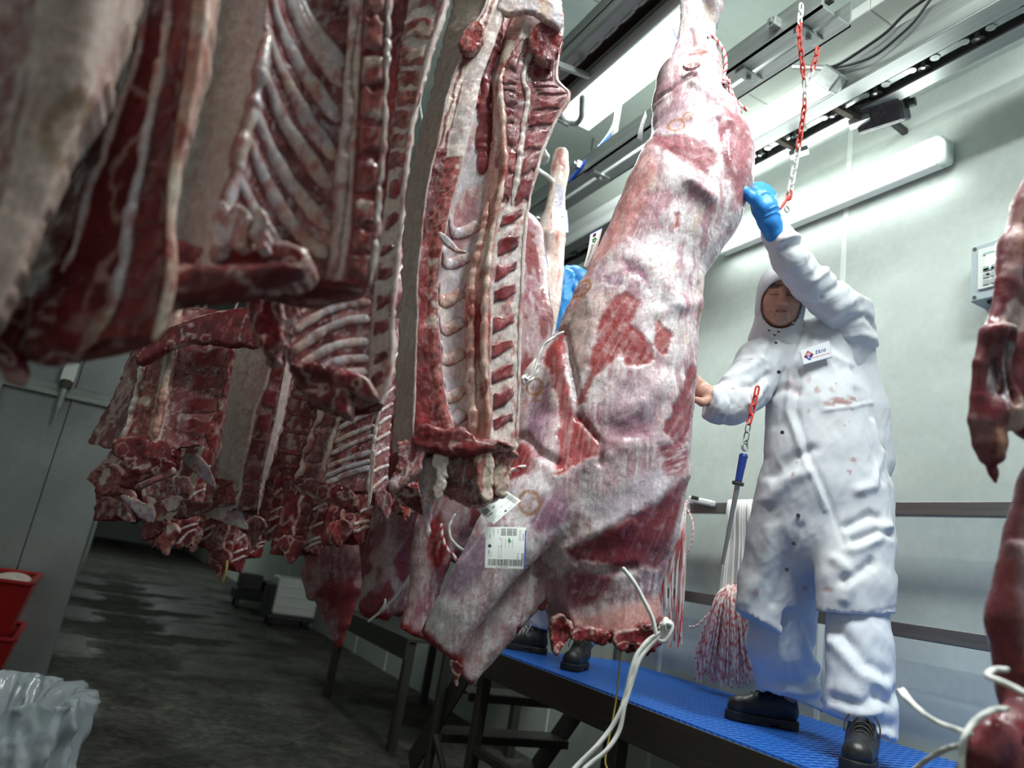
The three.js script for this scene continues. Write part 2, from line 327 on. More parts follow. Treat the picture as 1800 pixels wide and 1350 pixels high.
// ---------------------------------------------------------------- lamps
const tubeGlow = std({ color: lin(0.9, 0.95, 0.92), emissive: lin(0.9, 1.0, 0.96), emissiveIntensity: 2.2, roughness: 0.4 });
function ceilingFitting(x, z, len, label) {
  const g = thing('ceiling_light', label, 'light', V(x, FIT_Y - 0.05, z));
  part('housing', box(x - 0.15, x + 0.15, FIT_Y - 0.03, FIT_Y + 0.06, z - len / 2 - 0.02, z + len / 2 + 0.02, 0.01), whitePaint, g);
  part('light_diffuser', box(x - 0.135, x + 0.135, FIT_Y - 0.05, FIT_Y - 0.028, z - len / 2, z + len / 2, 0.01), tubeGlow, g);
  for (const s of [-0.4, 0.4]) part('suspension_rod', cyl(V(x, FIT_Y + 0.05, z + s), V(x, CEIL_Y, z + s), 0.008), galvMat, g);
  return g;
}
ceilingFitting(2.14, -3.45, 1.25, 'glowing white fluorescent ceiling light beside the round hook tube');
ceilingFitting(1.9, -0.3, 1.25, 'fluorescent ceiling light above the near end of the hook tube');
ceilingFitting(1.0, -0.95, 1.25, 'fluorescent ceiling light above the near end of the row of hanging sides');
ceilingFitting(2.14, -6.6, 1.25, 'fluorescent ceiling light over the far end of the platform');
ceilingFitting(1.2, -20, 1.25, 'fluorescent ceiling light at the far end of the hall');
{
  // white trunking above the second and third rails, with its own tube further along
  const x = 2.62, y = 4.1, g = thing('light_trunking', 'white trunking with cover lids running between the overhead rails', 'trunking', V(x, y, -2.6));
  for (let k = 0; k < 5; k++) { const z = -1.2 - k * 0.8; part('cover_lid', box(x - 0.1, x + 0.1, y, y + 0.07, z - 0.795, z, 0.008), whitePaint, g); }
  for (const z of [-1.6, -3.2, -4.6]) part('drop_rod', cyl(V(x, y + 0.05, z), V(x, CEIL_Y - 0.02, z), 0.008), galvMat, g);
}
{
  // wet-room batten on the wall
  const y = 3.55, x = X_WALL, za = -1.93, zb = -3.48, g = thing('wall_light', 'long glowing sealed fluorescent batten mounted on the panel wall', 'light', V(x - 0.08, y - 0.07, (za + zb) / 2));
  part('base_tray', box(x - 0.075, x - 0.02, y - 0.062, y + 0.062, zb + 0.01, za - 0.01, 0.012), whitePlastic, g);
  part('light_diffuser', box(x - 0.155, x - 0.074, y - 0.06, y + 0.06, zb, za, 0.035), tubeGlow, g);
  for (const z of [za - 0.03, zb + 0.03]) part('end_cap', box(x - 0.15, x - 0.02, y - 0.066, y + 0.066, z - 0.03, z + 0.03, 0.02), phys({ color: lin(0.8, 0.85, 0.83), roughness: 0.15, transmission: 0.5 }), g);
  for (let k = 0; k < 5; k++) part('clip', box(x - 0.1, x - 0.05, y + 0.055, y + 0.07, zb + 0.15 + k * 0.31 - 0.02, zb + 0.15 + k * 0.31 + 0.02, 0.004), whitePlastic, g);
  for (const z of [za - 0.3, zb + 0.3]) part('stand_off', box(x - 0.03, x + 0.001, y - 0.03, y + 0.03, z - 0.03, z + 0.03), galvMat, g);
}

// ---------------------------------------------------------------- meat: colours and relief that belong to the tissue
const RED = [0.235, 0.020, 0.026], DEEP = [0.105, 0.008, 0.012], PINK = [0.47, 0.17, 0.17], PURP = [0.33, 0.13, 0.17], FASC = [0.68, 0.61, 0.64], FAT = [0.72, 0.60, 0.51], BONE = [0.70, 0.52, 0.43], BLUE = [0.58, 0.58, 0.68], SKIN = [0.50, 0.35, 0.31], BROWN = [0.34, 0.15, 0.03], BLOOD = [0.30, 0.006, 0.010];
const meatBump = dataTex(384, (u, v) => { const a = tileNoise(u, v, 10, 3), b = tileNoise(u, v * 0.3, 46, 5), s = 0.65 * a + 0.35 * b; return [s, s, s]; });
meatBump.repeat.set(4, 4);
const meatRough = dataTex(256, (u, v) => { const s = 0.20 + 0.42 * sstep(0.3, 0.7, tileNoise(u, v, 9, 9)); return [s, s, s]; });
meatRough.repeat.set(5, 5);
// fine fibres, flecks and threads too small to model, multiplied over the tissue colours
const meatFine = dataTex(768, (u, v) => {
  const f = tileNoise(u, v * 0.22, 90, 2), g = tileNoise(u, v, 60, 6), w = Math.abs(tileNoise(u, v, 9, 12) - 0.5), t = sstep(0.022, 0.0, w), k = sstep(0.66, 0.78, g);
  const b = 0.78 + 0.42 * (f - 0.5) + 0.34 * (g - 0.5); return [b + 0.2 * t + 0.16 * k, b - 0.02 + 0.24 * t + 0.2 * k, b - 0.02 + 0.24 * t + 0.2 * k];
});
meatFine.repeat.set(3.2, 3.2);
const meatMat = std({ vertexColors: true, map: meatFine, color: lin(1.16, 1.16, 1.16), roughness: 1, roughnessMap: meatRough, bumpMap: meatBump, bumpScale: 0.0022 });
const tone = (c, k) => [c[0] * k, c[1] * k, c[2] * k];
// tissue by kind, at a point x y z (metres): the streaks, cells and flecks of each
const vein = (x, y, z, f, w) => sstep(w, w * 0.3, Math.abs(fbm(x * f, y * f, z * f) - 0.5));
const TISSUE = {
  skin: (x, y, z) => { const n = fbm(x * 9, y * 5, z * 9), s = fbm(x * 60, y * 14, z * 60); let c = mix3(SKIN, FAT, sstep(0.35, 0.75, n) * 0.5); c = mix3(c, PINK, sstep(0.52, 0.75, s) * 0.35); return mix3(c, [0.20, 0.17, 0.20], sstep(0.62, 0.75, fbm(x * 18 + 4, y * 16, z * 18)) * 0.15); },
  fat: (x, y, z) => { const n = fbm(x * 14, y * 8, z * 14), s = fbm(x * 70 + 4, y * 25, z * 70); let c = mix3(FAT, FASC, n); c = mix3(c, PINK, sstep(0.52, 0.72, s) * 0.3); return mix3(c, [0.42, 0.16, 0.14], vein(x + 3, y * 0.5, z, 16, 0.02) * 0.35); },
  layers: (x, y, z, u) => { const w = u * 1.9 + 3.4 * fbm(x * 11, y * 5, z * 11), f = Math.abs((w % 1) - 0.5) * 2, n = fbm(x * 60, y * 16, z * 60); return mix3(mix3(DEEP, PINK, n * 0.75), FAT, sstep(0.38, 0.55, f + 0.7 * (n - 0.5))); },
  sponge: (x, y, z) => { const n = fbm(x * 110, y * 110, z * 110), m = fbm(x * 26, y * 26, z * 26); let c = mix3(DEEP, [0.46, 0.10, 0.09], sstep(0.2, 0.8, n)); return mix3(c, FAT, sstep(0.58, 0.70, m) * 0.75 + vein(x, y, z, 40, 0.03) * 0.25); },
  membrane: (x, y, z) => { const n = fbm(x * 11, y * 6, z * 11), m = fbm(x * 40 + 2, y * 16, z * 40); let c = mix3(FASC, BLUE, sstep(0.4, 0.65, n) * 0.7); c = mix3(c, [0.42, 0.16, 0.18], sstep(0.5, 0.62, fbm(x * 9 + 7, y * 4, z * 9)) * 0.85); return mix3(c, FAT, sstep(0.52, 0.66, m) * 0.6); },
  cartilage: (x, y, z) => { const n = fbm(x * 30, y * 30, z * 30), s = fbm(x * 70, y * 70, z * 70); return mix3(mix3([0.66, 0.56, 0.54], [0.44, 0.34, 0.46], sstep(0.42, 0.62, n)), [0.46, 0.14, 0.14], sstep(0.55, 0.66, s) * 0.7); },
  between: (x, y, z) => { const n = fbm(x * 30, y * 30, z * 30), s = fbm(x * 90, y * 34, z * 90); return mix3(mix3(DEEP, PINK, sstep(0.2, 0.8, n)), FASC, sstep(0.56, 0.70, s) * 0.55 + vein(x, y, z, 26, 0.025) * 0.5); },
  rib: (x, y, z) => { const n = fbm(x * 20, y * 20, z * 20), s = fbm(x * 70, y * 44, z * 70); return mix3(mix3(mix3(BONE, FASC, sstep(0.3, 0.55, n)), BLUE, sstep(0.55, 0.7, n) * 0.5), [0.48, 0.15, 0.14], sstep(0.54, 0.66, s) * 0.75); },
  ridge: (x, y, z) => { const n = fbm(x * 26, y * 12, z * 26), s = fbm(x * 50, y * 24, z * 50); return mix3(mix3(FAT, [0.58, 0.30, 0.24], sstep(0.35, 0.7, n)), BLOOD, sstep(0.58, 0.70, s) * 0.75); },
  chalk: (x, y, z) => { const n = fbm(x * 30, y * 30, z * 30), s = fbm(x * 60 + 5, y * 40, z * 60); return mix3(mix3(FASC, FAT, n), [0.44, 0.10, 0.10], sstep(0.55, 0.68, s) * 0.7); },
  muscle: (x, y, z) => { const n = fbm(x * 22, y * 9, z * 22), s = fbm(x * 110, y * 18, z * 110); return mix3(mix3(DEEP, [0.30, 0.035, 0.04], sstep(0.25, 0.75, n)), [0.50, 0.24, 0.24], sstep(0.55, 0.75, s) * 0.4 + vein(x, y, z, 15, 0.016) * 0.5); },
  marble: (x, y, z) => { const n = fbm(x * 15, y * 15, z * 15); return mix3(mix3(DEEP, RED, sstep(0.2, 0.8, n)), [0.46, 0.29, 0.26], vein(x, y * 0.6, z, 17, 0.05) * 0.9 + sstep(0.62, 0.74, n) * 0.55); },
  dark: (x, y, z) => { const n = fbm(x * 28, y * 28, z * 28), s = fbm(x * 100, y * 30, z * 100); return mix3(mix3(mix3(DEEP, RED, sstep(0.25, 0.8, n)), [0.40, 0.13, 0.13], sstep(0.55, 0.75, s) * 0.5), [0.56, 0.40, 0.36], vein(x + 9, y, z, 13, 0.022) * 0.75); },
};

// A hanging side, lofted between lengthwise edges read off the photograph, with its real thickness behind.
// curves: [[px, py, r], ...] each; strips: tissue names between neighbouring curves.
function hangingSide(o) {
  const rows = o.rows ?? 200, curves = o.curves.map((c) => new THREE.CatmullRomCurve3(c.map((p) => at(...p)), false, 'centripetal'));
  const C = curves.map((c) => { const a = []; for (let i = 0; i <= rows; i++) a.push(c.getPoint(i / rows)); return a; });
  const ns = o.strips.map((s) => s.n ?? 16), tot = ns.reduce((a, b) => a + b, 0);
  const P = [], K = [], U = [];
  for (let k = 0; k < ns.length; k++) for (let i = 0; i < ns[k] + (k === ns.length - 1 ? 1 : 0); i++) { K.push(k); U.push(i / ns[k]); }
  const nc = K.length, toCam = V(-HEAD.x, 0, -HEAD.z), jag = o.jag ?? 0.03, sd = o.seed ?? 1;
  for (let i = 0; i <= rows; i++) {
    const row = [];
    for (let j = 0; j < nc; j++) row.push(C[K[j]][i].clone().lerp(C[K[j] + 1][i], U[j]));
    P.push(row);
  }
  // rough ends, hollow and raised strips
  const N = (i, j) => { const a = P[Math.min(i + 1, rows)][j].clone().sub(P[Math.max(i - 1, 0)][j]), b = P[i][Math.min(j + 1, nc - 1)].clone().sub(P[i][Math.max(j - 1, 0)]); return a.cross(b).normalize(); };
  const disp = [];
  for (let i = 0; i <= rows; i++) {
    const row = [];
    for (let j = 0; j < nc; j++) {
      const s = o.strips[K[j]], p = P[i][j], v = i / rows, u = U[j];
      let d = (s.bulge ?? 0) * Math.sin(Math.PI * u) + (s.rough ?? 0.004) * 2 * (fbm(p.x * 30 + sd, p.y * 30, p.z * 30) - 0.5) + 0.012 * (fbm(p.x * 7, p.y * 7, p.z * 7 + sd) - 0.5) * (s.low ?? 1);
      row.push([N(i, j), d]);
    }
    disp.push(row);
  }
  for (let i = 0; i <= rows; i++) for (let j = 0; j < nc; j++) {
    const e = sstep(0.9, 1, i / rows), p = P[i][j];
    p.addScaledVector(disp[i][j][0], disp[i][j][1]);
    p.y -= e * jag * (fbm(p.x * 18 + sd, p.z * 18, 3) * 2 + 0.6 * noise(p.x * 60, p.z * 60, sd) - 0.8);
    if (j === nc - 1 || j === 0) p.addScaledVector(SIDE, 0.004 * (noise(p.y * 70, sd, j) - 0.5) * 2);
  }
  const front = (u, v) => {                         // point on the front at strip coordinate u (0..strips) and v
    const k = clamp(Math.floor(u), 0, ns.length - 1), off = ns.slice(0, k).reduce((a, b) => a + b, 0), jf = clamp(off + (u - k) * ns[k], 0, nc - 1.001), fi = clamp(v, 0, 0.9999) * rows;
    const i = Math.floor(fi), j = Math.floor(jf), a = fi - i, b = jf - j;
    const p = P[i][j].clone().lerp(P[i + 1][j], a), q = P[i][j + 1].clone().lerp(P[i + 1][j + 1], a);
    return p.lerp(q, b);
  };
  const normalAt = (u, v) => { const e = 0.012, a = front(u, Math.min(v + e, 0.999)).sub(front(u, Math.max(v - e, 0))), b = front(u + e * 4, v).sub(front(u - e * 4, v)), n = a.cross(b).normalize(); return n; };
  // front + back skin in one closed sheet
  const th = o.thick ?? 0.05, back = [], nb = o.nb ?? 14;
  for (let i = 0; i <= rows; i++) {
    const a = P[i][0], b = P[i][nc - 1], row = [];
    for (let q = 1; q < nb; q++) { const t = q / nb, p = b.clone().lerp(a, t), f = Math.pow(Math.sin(Math.PI * t), 0.5), mid = Math.floor((1 - t) * (nc - 1)); const dep = Math.max(0, p.clone().sub(P[i][mid]).dot(HEAD)); row.push(p.addScaledVector(HEAD, th * f + Math.max(0, -p.clone().sub(P[i][mid]).dot(HEAD)) * f)); p.addScaledVector(SIDE, 0); }
    back.push(row);
  }
  const cum = [0]; { const i = rows >> 1; let a = P[i][0]; for (let j = 1; j < nc + nb - 1; j++) { const b = j < nc ? P[i][j] : back[i][j - nc]; cum.push(cum[j - 1] + a.distanceTo(b)); a = b; } }
  const W = nc + nb - 1, pos = new Float32Array((rows + 1) * W * 3), uv = new Float32Array((rows + 1) * W * 2), col = new Float32Array((rows + 1) * W * 3), tri = [];
  for (let i = 0; i <= rows; i++) for (let j = 0; j < W; j++) {
    const p = j < nc ? P[i][j] : back[i][j - nc], q = i * W + j; pos.set([p.x, p.y, p.z], q * 3);
    uv.set([cum[j] + sd * 0.37, p.y], q * 2);
    const s = j < nc ? o.strips[K[j]] : null, t = s ? (typeof s.t === 'function' ? s.t(i / rows) : s.t) : (o.skin ?? 'skin');
    let c = TISSUE[t](p.x + sd, p.y, p.z, j < nc ? U[j] : 0, i / rows);
    if (o.tint) c = [c[0] * o.tint[0], c[1] * o.tint[1], c[2] * o.tint[2]];
    if (o.color && j < nc) c = o.color(c, K[j] + U[j], i / rows, p) ?? c;
    col.set(c, q * 3);
  }
  for (let i = 0; i < rows; i++) for (let j = 0; j < W; j++) { const a = i * W + j, b = i * W + (j + 1) % W, c = a + W, d = b + W; tri.push(a, c, b, b, c, d); }
  const g = new THREE.BufferGeometry(); g.setAttribute('position', new THREE.BufferAttribute(pos, 3)); g.setAttribute('uv', new THREE.BufferAttribute(uv, 2)); g.setAttribute('color', new THREE.BufferAttribute(col, 3)); g.setIndex(tri); g.computeVertexNormals();
  // base point: lowest middle
  let lo = 1e9; const mid = V(0, 0, 0); for (let j = 0; j < nc; j++) { lo = Math.min(lo, P[rows][j].y); mid.add(P[rows][j]); } mid.multiplyScalar(1 / nc); mid.y = lo;
  const T = thing(o.name ?? 'carcass_side', o.label, o.category ?? 'carcass', mid, o.group);
  part('body', g, meatMat, T);
  // the cut end
  for (const [i, nm, up] of [[rows, 'cut_face', -1], [0, 'top_face', 1]]) {
    const ring = []; for (let j = 0; j < W; j++) ring.push(j < nc ? P[i][j] : back[i][j - nc]);
    const cx = V(0, 0, 0); ring.forEach((p) => cx.add(p)); cx.multiplyScalar(1 / W); cx.y += up * (o.dome ?? 0.01);
    const R = 7, cp = [], ct = [], cc = [], cu = [];
    for (let q = 0; q <= R; q++) for (let j = 0; j < W; j++) { const p = ring[j].clone().lerp(cx, q / R); p.y += (q ? 1 : 0) * 0.03 * (fbm(p.x * 25, p.z * 25, sd) - 0.5) * Math.sin(Math.PI * q / R); cp.push(p.x, p.y, p.z); cc.push(...TISSUE[o.cut ?? 'dark'](p.x + sd, p.y, p.z)); cu.push(p.x, p.z); }
    for (let q = 0; q < R; q++) for (let j = 0; j < W; j++) { const a = q * W + j, b = q * W + (j + 1) % W, c = a + W, d = b + W; if (up < 0) ct.push(a, c, b, b, c, d); else ct.push(a, b, c, b, d, c); }
    const cg = new THREE.BufferGeometry(); cg.setAttribute('position', new THREE.BufferAttribute(new Float32Array(cp), 3)); cg.setAttribute('color', new THREE.BufferAttribute(new Float32Array(cc), 3)); cg.setAttribute('uv', new THREE.BufferAttribute(new Float32Array(cu), 2)); cg.setIndex(ct); cg.computeVertexNormals();
    part(nm, cg, meatMat, T);
  }
  const F = { T, front, normalAt, sd };
  if (o.rail !== false) { const tp = V(0, 0, 0); for (let j = 0; j < nc; j++) tp.add(P[0][j]); tp.multiplyScalar(1 / nc).addScaledVector(HEAD, th * 0.4); hookUp(tp, o.hook); }
  for (const r of o.ribs ?? []) addRibs(F, r);
  for (const r of o.vertebrae ?? []) addVertebrae(F, r);
  for (const r of o.cords ?? []) addCord(F, r);
  return F;
}
// each hangs by a rod and roller from the round rail above its row
const SIDE_RAIL_X = 0.42, SIDE_RAIL_Y = 3.62;
function hookUp(tp, x = SIDE_RAIL_X, arm) {
  const top = V(x, SIDE_RAIL_Y, tp.z), g = thing('meat_hook', 'steel hook with a roller carrying a hanging carcass from its overhead rail', 'hook', V(tp.x, tp.y, tp.z), 'hooks and rollers above the hanging meat');
  part('hook_rod', tube([tp.clone().add(V(0, -0.05, 0)), tp.clone().lerp(top, 0.5), top.clone().add(V(0, 0.06, 0))], 0.008, 20, 8), galvMat, g);
  part('roller', cyl(top.clone().add(V(-0.02, 0.055, 0)), top.clone().add(V(0.02, 0.055, 0)), 0.034, 0.034, 20), galvMat, g);
  if (arm) part('carrier_arm', bar(top.clone().add(V(0, 0.055, 0)), V(arm, SIDE_RAIL_Y + 0.09, tp.z), 0.02, 0.03), galvMat, g);
}
// a strap laid along a path on a side's front: ribs, cords, fat seams
function strap(F, path, w, h, tissue, n = 40, m = 10, wob = 0.13) {
  const pts = [], pos = [], col = [], uv = [], tri = [];
  for (let i = 0; i <= n; i++) { const [u, v] = path(i / n); pts.push([F.front(u, v), F.normalAt(u, v), u, v]); }
  for (let i = 0; i <= n; i++) {
    const [p, nn] = pts[i], d = pts[Math.min(i + 1, n)][0].clone().sub(pts[Math.max(i - 1, 0)][0]).normalize(), s = d.clone().cross(nn).normalize();
    const end = Math.sqrt(clamp(Math.min(i, n - i) / (n * 0.06) + 0.15)), k = (1 + wob * 2 * (noise(p.x * 40, p.y * 40, F.sd) - 0.5) + wob * 1.2 * (noise(p.x * 70, p.y * 70, F.sd + 4) - 0.5)) * end, sh = wob * w * 1.5 * (noise(p.x * 30, p.y * 30, F.sd + 9) - 0.5);
    for (let j = 0; j < m; j++) {
      const a = j / m * Math.PI * 2, q = p.clone().addScaledVector(s, Math.cos(a) * w * k + sh).addScaledVector(nn, (Math.sin(a) * h + h * 0.1) * k);
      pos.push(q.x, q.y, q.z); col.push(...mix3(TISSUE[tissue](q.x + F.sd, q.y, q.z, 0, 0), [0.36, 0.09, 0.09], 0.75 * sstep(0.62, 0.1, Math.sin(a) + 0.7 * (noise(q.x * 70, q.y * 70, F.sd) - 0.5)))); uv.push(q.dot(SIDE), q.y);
    }
  }
  for (let i = 0; i < n; i++) for (let j = 0; j < m; j++) { const a = i * m + j, b = i * m + (j + 1) % m, c = a + m, e = b + m; tri.push(a, b, c, b, e, c); }
  for (const [o, f] of [[0, 1], [n * m, 0]]) for (let j = 1; j < m - 1; j++) if (f) tri.push(o, o + j + 1, o + j); else tri.push(o, o + j, o + j + 1);
  const g = new THREE.BufferGeometry(); g.setAttribute('position', new THREE.BufferAttribute(new Float32Array(pos), 3)); g.setAttribute('color', new THREE.BufferAttribute(new Float32Array(col), 3)); g.setAttribute('uv', new THREE.BufferAttribute(new Float32Array(uv), 2)); g.setIndex(tri); g.computeVertexNormals();
  return g;
}
function addRibs(F, { s, v0, v1, n, slope, w = 0.013, h = 0.006, bow = 0.1, u0 = 0.03, u1 = 0.97, tissue = 'rib', name = 'rib' }) {
  for (let i = 0; i < n; i++) {
    const v = lerp(v0, v1, (i + 0.3 * (rnd() - 0.5)) / Math.max(1, n - 1)), sl = slope * (0.92 + 0.16 * rnd()), a = clamp(v, 0.005, 0.985), cut = (t) => clamp(a + sl * t + bow * sl * Math.sin(Math.PI * t), 0.004, 0.985);
    let t1 = 1; while (t1 > 0.15 && (a + sl * t1 > 0.985 || a + sl * t1 < 0.004)) t1 -= 0.02;
    if (t1 < 0.2) continue;
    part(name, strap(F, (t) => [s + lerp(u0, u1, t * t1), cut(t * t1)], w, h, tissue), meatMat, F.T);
  }
}
function addCord(F, { s, v0, v1, w = 0.01, h = 0.006, tissue = 'chalk', name = 'fat_seam', wave = 0.0, s1 = null, n = 60 }) {
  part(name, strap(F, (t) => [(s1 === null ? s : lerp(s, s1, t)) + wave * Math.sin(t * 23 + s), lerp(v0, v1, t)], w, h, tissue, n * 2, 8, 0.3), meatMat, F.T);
}
// sawn vertebrae: proud rough blocks along a strip
function addVertebrae(F, { s, u0 = 0.05, u1 = 0.95, v0, v1, n, gap = 0.14, lift = 0.005, slope = 0, tissue = 'sponge', taper = 0, name = 'vertebra' }) {
  const M = 9;
  for (let k = 0; k < n; k++) {
    const va = lerp(v0, v1, (k + gap * (0.25 + 0.5 * rnd())) / n), vb = lerp(v0, v1, (k + 1 - gap * (0.25 + 0.5 * rnd())) / n), ph = rnd() * 9, pos = [], col = [], uv = [], tri = [], tk = taper * (0.6 + 0.8 * rnd());
    for (let i = 0; i <= M; i++) for (let j = 0; j <= M; j++) {
      const a = i / M, b = j / M, rim = Math.min(a, 1 - a, b, 1 - b), ui = lerp(u0 + 0.06 * (noise(ph, 3, k) - 0.5), u1 + 0.14 * (noise(ph + 4, 7, k) - 0.5), b) + 0.07 * (noise(k * 7 + a * 4, b * 4, F.sd) - 0.5), q = lerp(va, vb, tk ? lerp(0.5 - (0.5 - tk / 2) * 1, 0.5, 0) * 0 + (b < 0.5 ? a : lerp(a, 0.5 + (a - 0.5) * (1 - tk), (b - 0.5) * 2)) : a) + slope * (b - 0.5) + (vb - va) * 0.35 * (noise(b * 4 + ph, a * 3, k) - 0.5);
      const v = clamp(q, 0.003, 0.995), p = F.front(s + ui, v), n_ = F.normalAt(s + ui, v);
      p.addScaledVector(n_, rim === 0 ? -0.006 : lift * (0.5 + 0.5 * sstep(0, 0.25, rim)) + 0.003 * (fbm(p.x * 90, p.y * 90, p.z * 90) - 0.5));
      pos.push(p.x, p.y, p.z); uv.push(p.dot(SIDE), p.y);
      let c = TISSUE[tissue](p.x + F.sd, p.y, p.z); c = mix3(c, FASC, sstep(0.16, 0.0, rim) * 0.55); col.push(...c);
    }
    for (let i = 0; i < M; i++) for (let j = 0; j < M; j++) { const a = i * (M + 1) + j, b = a + 1, c = a + M + 1, d = c + 1; tri.push(a, c, b, b, c, d); }
    const g = new THREE.BufferGeometry(); g.setAttribute('position', new THREE.BufferAttribute(new Float32Array(pos), 3)); g.setAttribute('color', new THREE.BufferAttribute(new Float32Array(col), 3)); g.setAttribute('uv', new THREE.BufferAttribute(new Float32Array(uv), 2)); g.setIndex(tri); g.computeVertexNormals();
    part(name, g, meatMat, F.T);
  }
}
// a free flap, knob or blade of meat or gristle: outline in the photograph at distance r, domed on both faces
function flap(parent, name, pts, r, thick, tissue, { sd = 0, rag = 0.006, tint = 1, rim = 0.5 } = {}) {
  const O = HEAD.clone().multiplyScalar(r).add(V(EYE.x, 0, EYE.z)), L = pts.map(([x, y]) => { const p = at(x, y, r); return [p.clone().sub(O).dot(SIDE), p.y]; });
  const cv = new THREE.CatmullRomCurve3(L.map(([x, y]) => V(x, y, 0)), true, 'centripetal'), P = cv.getSpacedPoints(30).slice(0, 30).map((v) => [v.x, v.y]);
  const x0 = Math.min(...P.map((q) => q[0])), x1 = Math.max(...P.map((q) => q[0])), y0 = Math.min(...P.map((q) => q[1])), y1 = Math.max(...P.map((q) => q[1])), size = Math.max(x1 - x0, y1 - y0), cell = clamp(size / 62, 0.002, 0.006), rr = Math.min(thick * 0.4, size * 0.06), pad = 0.012 + thick * 0.3 + 2 * cell;
  const sdf = (x, y, z) => {
    const d2 = -polySD(P, x, y) + rag * 2.2 * (fbm(x * 34 + sd, y * 34, sd) - 0.5) + rag * (noise(x * 120, y * 120, sd) - 0.5), zz = Math.abs(z + 0.5 * thick * (fbm(x * 9 + sd, y * 9, 2) - 0.5)) - thick * (0.36 + 0.3 * fbm(x * 15, y * 15 + sd, 6));
    const a = Math.max(d2 + rr, 0), b = Math.max(zz + rr, 0); return (Math.min(Math.max(d2 + rr, zz + rr), 0) + Math.hypot(a, b) - rr + 0.004 * (fbm(x * 60, y * 60, z * 60 + sd) - 0.5)) * 0.7;
  };
  const g = snet(sdf, V(x0 - pad, y0 - pad, -thick - pad), V(x1 + pad, y1 + pad, thick + pad), cell), p = g.attributes.position, col = new Float32Array(p.count * 3), uv = new Float32Array(p.count * 2);
  for (let i = 0; i < p.count; i++) {
    const x = p.getX(i), y = p.getY(i), z = p.getZ(i), e = polySD(P, x, y); let c = TISSUE[tissue](x + sd, y, z, x * 8, 0);
    c = mix3(c, [0.58, 0.40, 0.36], rim * sstep(0.010, 0.002, e + 0.012 * (fbm(x * 30, y * 30, sd) - 0.5)) * sstep(0.42, 0.6, fbm(x * 14 + sd, y * 14, 5)));
    col.set(tone(c, tint), 3 * i); uv.set([x, y], 2 * i); p.setXYZ(i, O.x + SIDE.x * x - HEAD.x * z, y, O.z + SIDE.z * x - HEAD.z * z);
  }
  g.setAttribute('color', new THREE.BufferAttribute(col, 3)); g.setAttribute('uv', new THREE.BufferAttribute(uv, 2)); g.computeVertexNormals();
  return part(name, g, meatMat, parent);
}
// polygon painting in an object's own upright plane
function polySD(P, x, y) {           // positive inside
  let d = 1e9, s = -1; const n = P.length;
  for (let i = 0, j = n - 1; i < n; j = i++) {
    const ex = P[j][0] - P[i][0], ey = P[j][1] - P[i][1], wx = x - P[i][0], wy = y - P[i][1], t = clamp((wx * ex + wy * ey) / (ex * ex + ey * ey)), bx = wx - ex * t, by = wy - ey * t;
    d = Math.min(d, bx * bx + by * by);
    const c1 = y >= P[i][1], c2 = y < P[j][1], c3 = ex * wy > ey * wx; if ((c1 && c2 && c3) || (!c1 && !c2 && !c3)) s = -s;
  }
  return s * Math.sqrt(d);
}
function segD(L, x, y) { let d = 1e9; for (let i = 0; i + 1 < L.length; i++) { const ax = L[i][0], ay = L[i][1], ex = L[i + 1][0] - ax, ey = L[i + 1][1] - ay, t = clamp(((x - ax) * ex + (y - ay) * ey) / (ex * ex + ey * ey)); d = Math.min(d, Math.hypot(x - ax - ex * t, y - ay - ey * t)); } return d; }

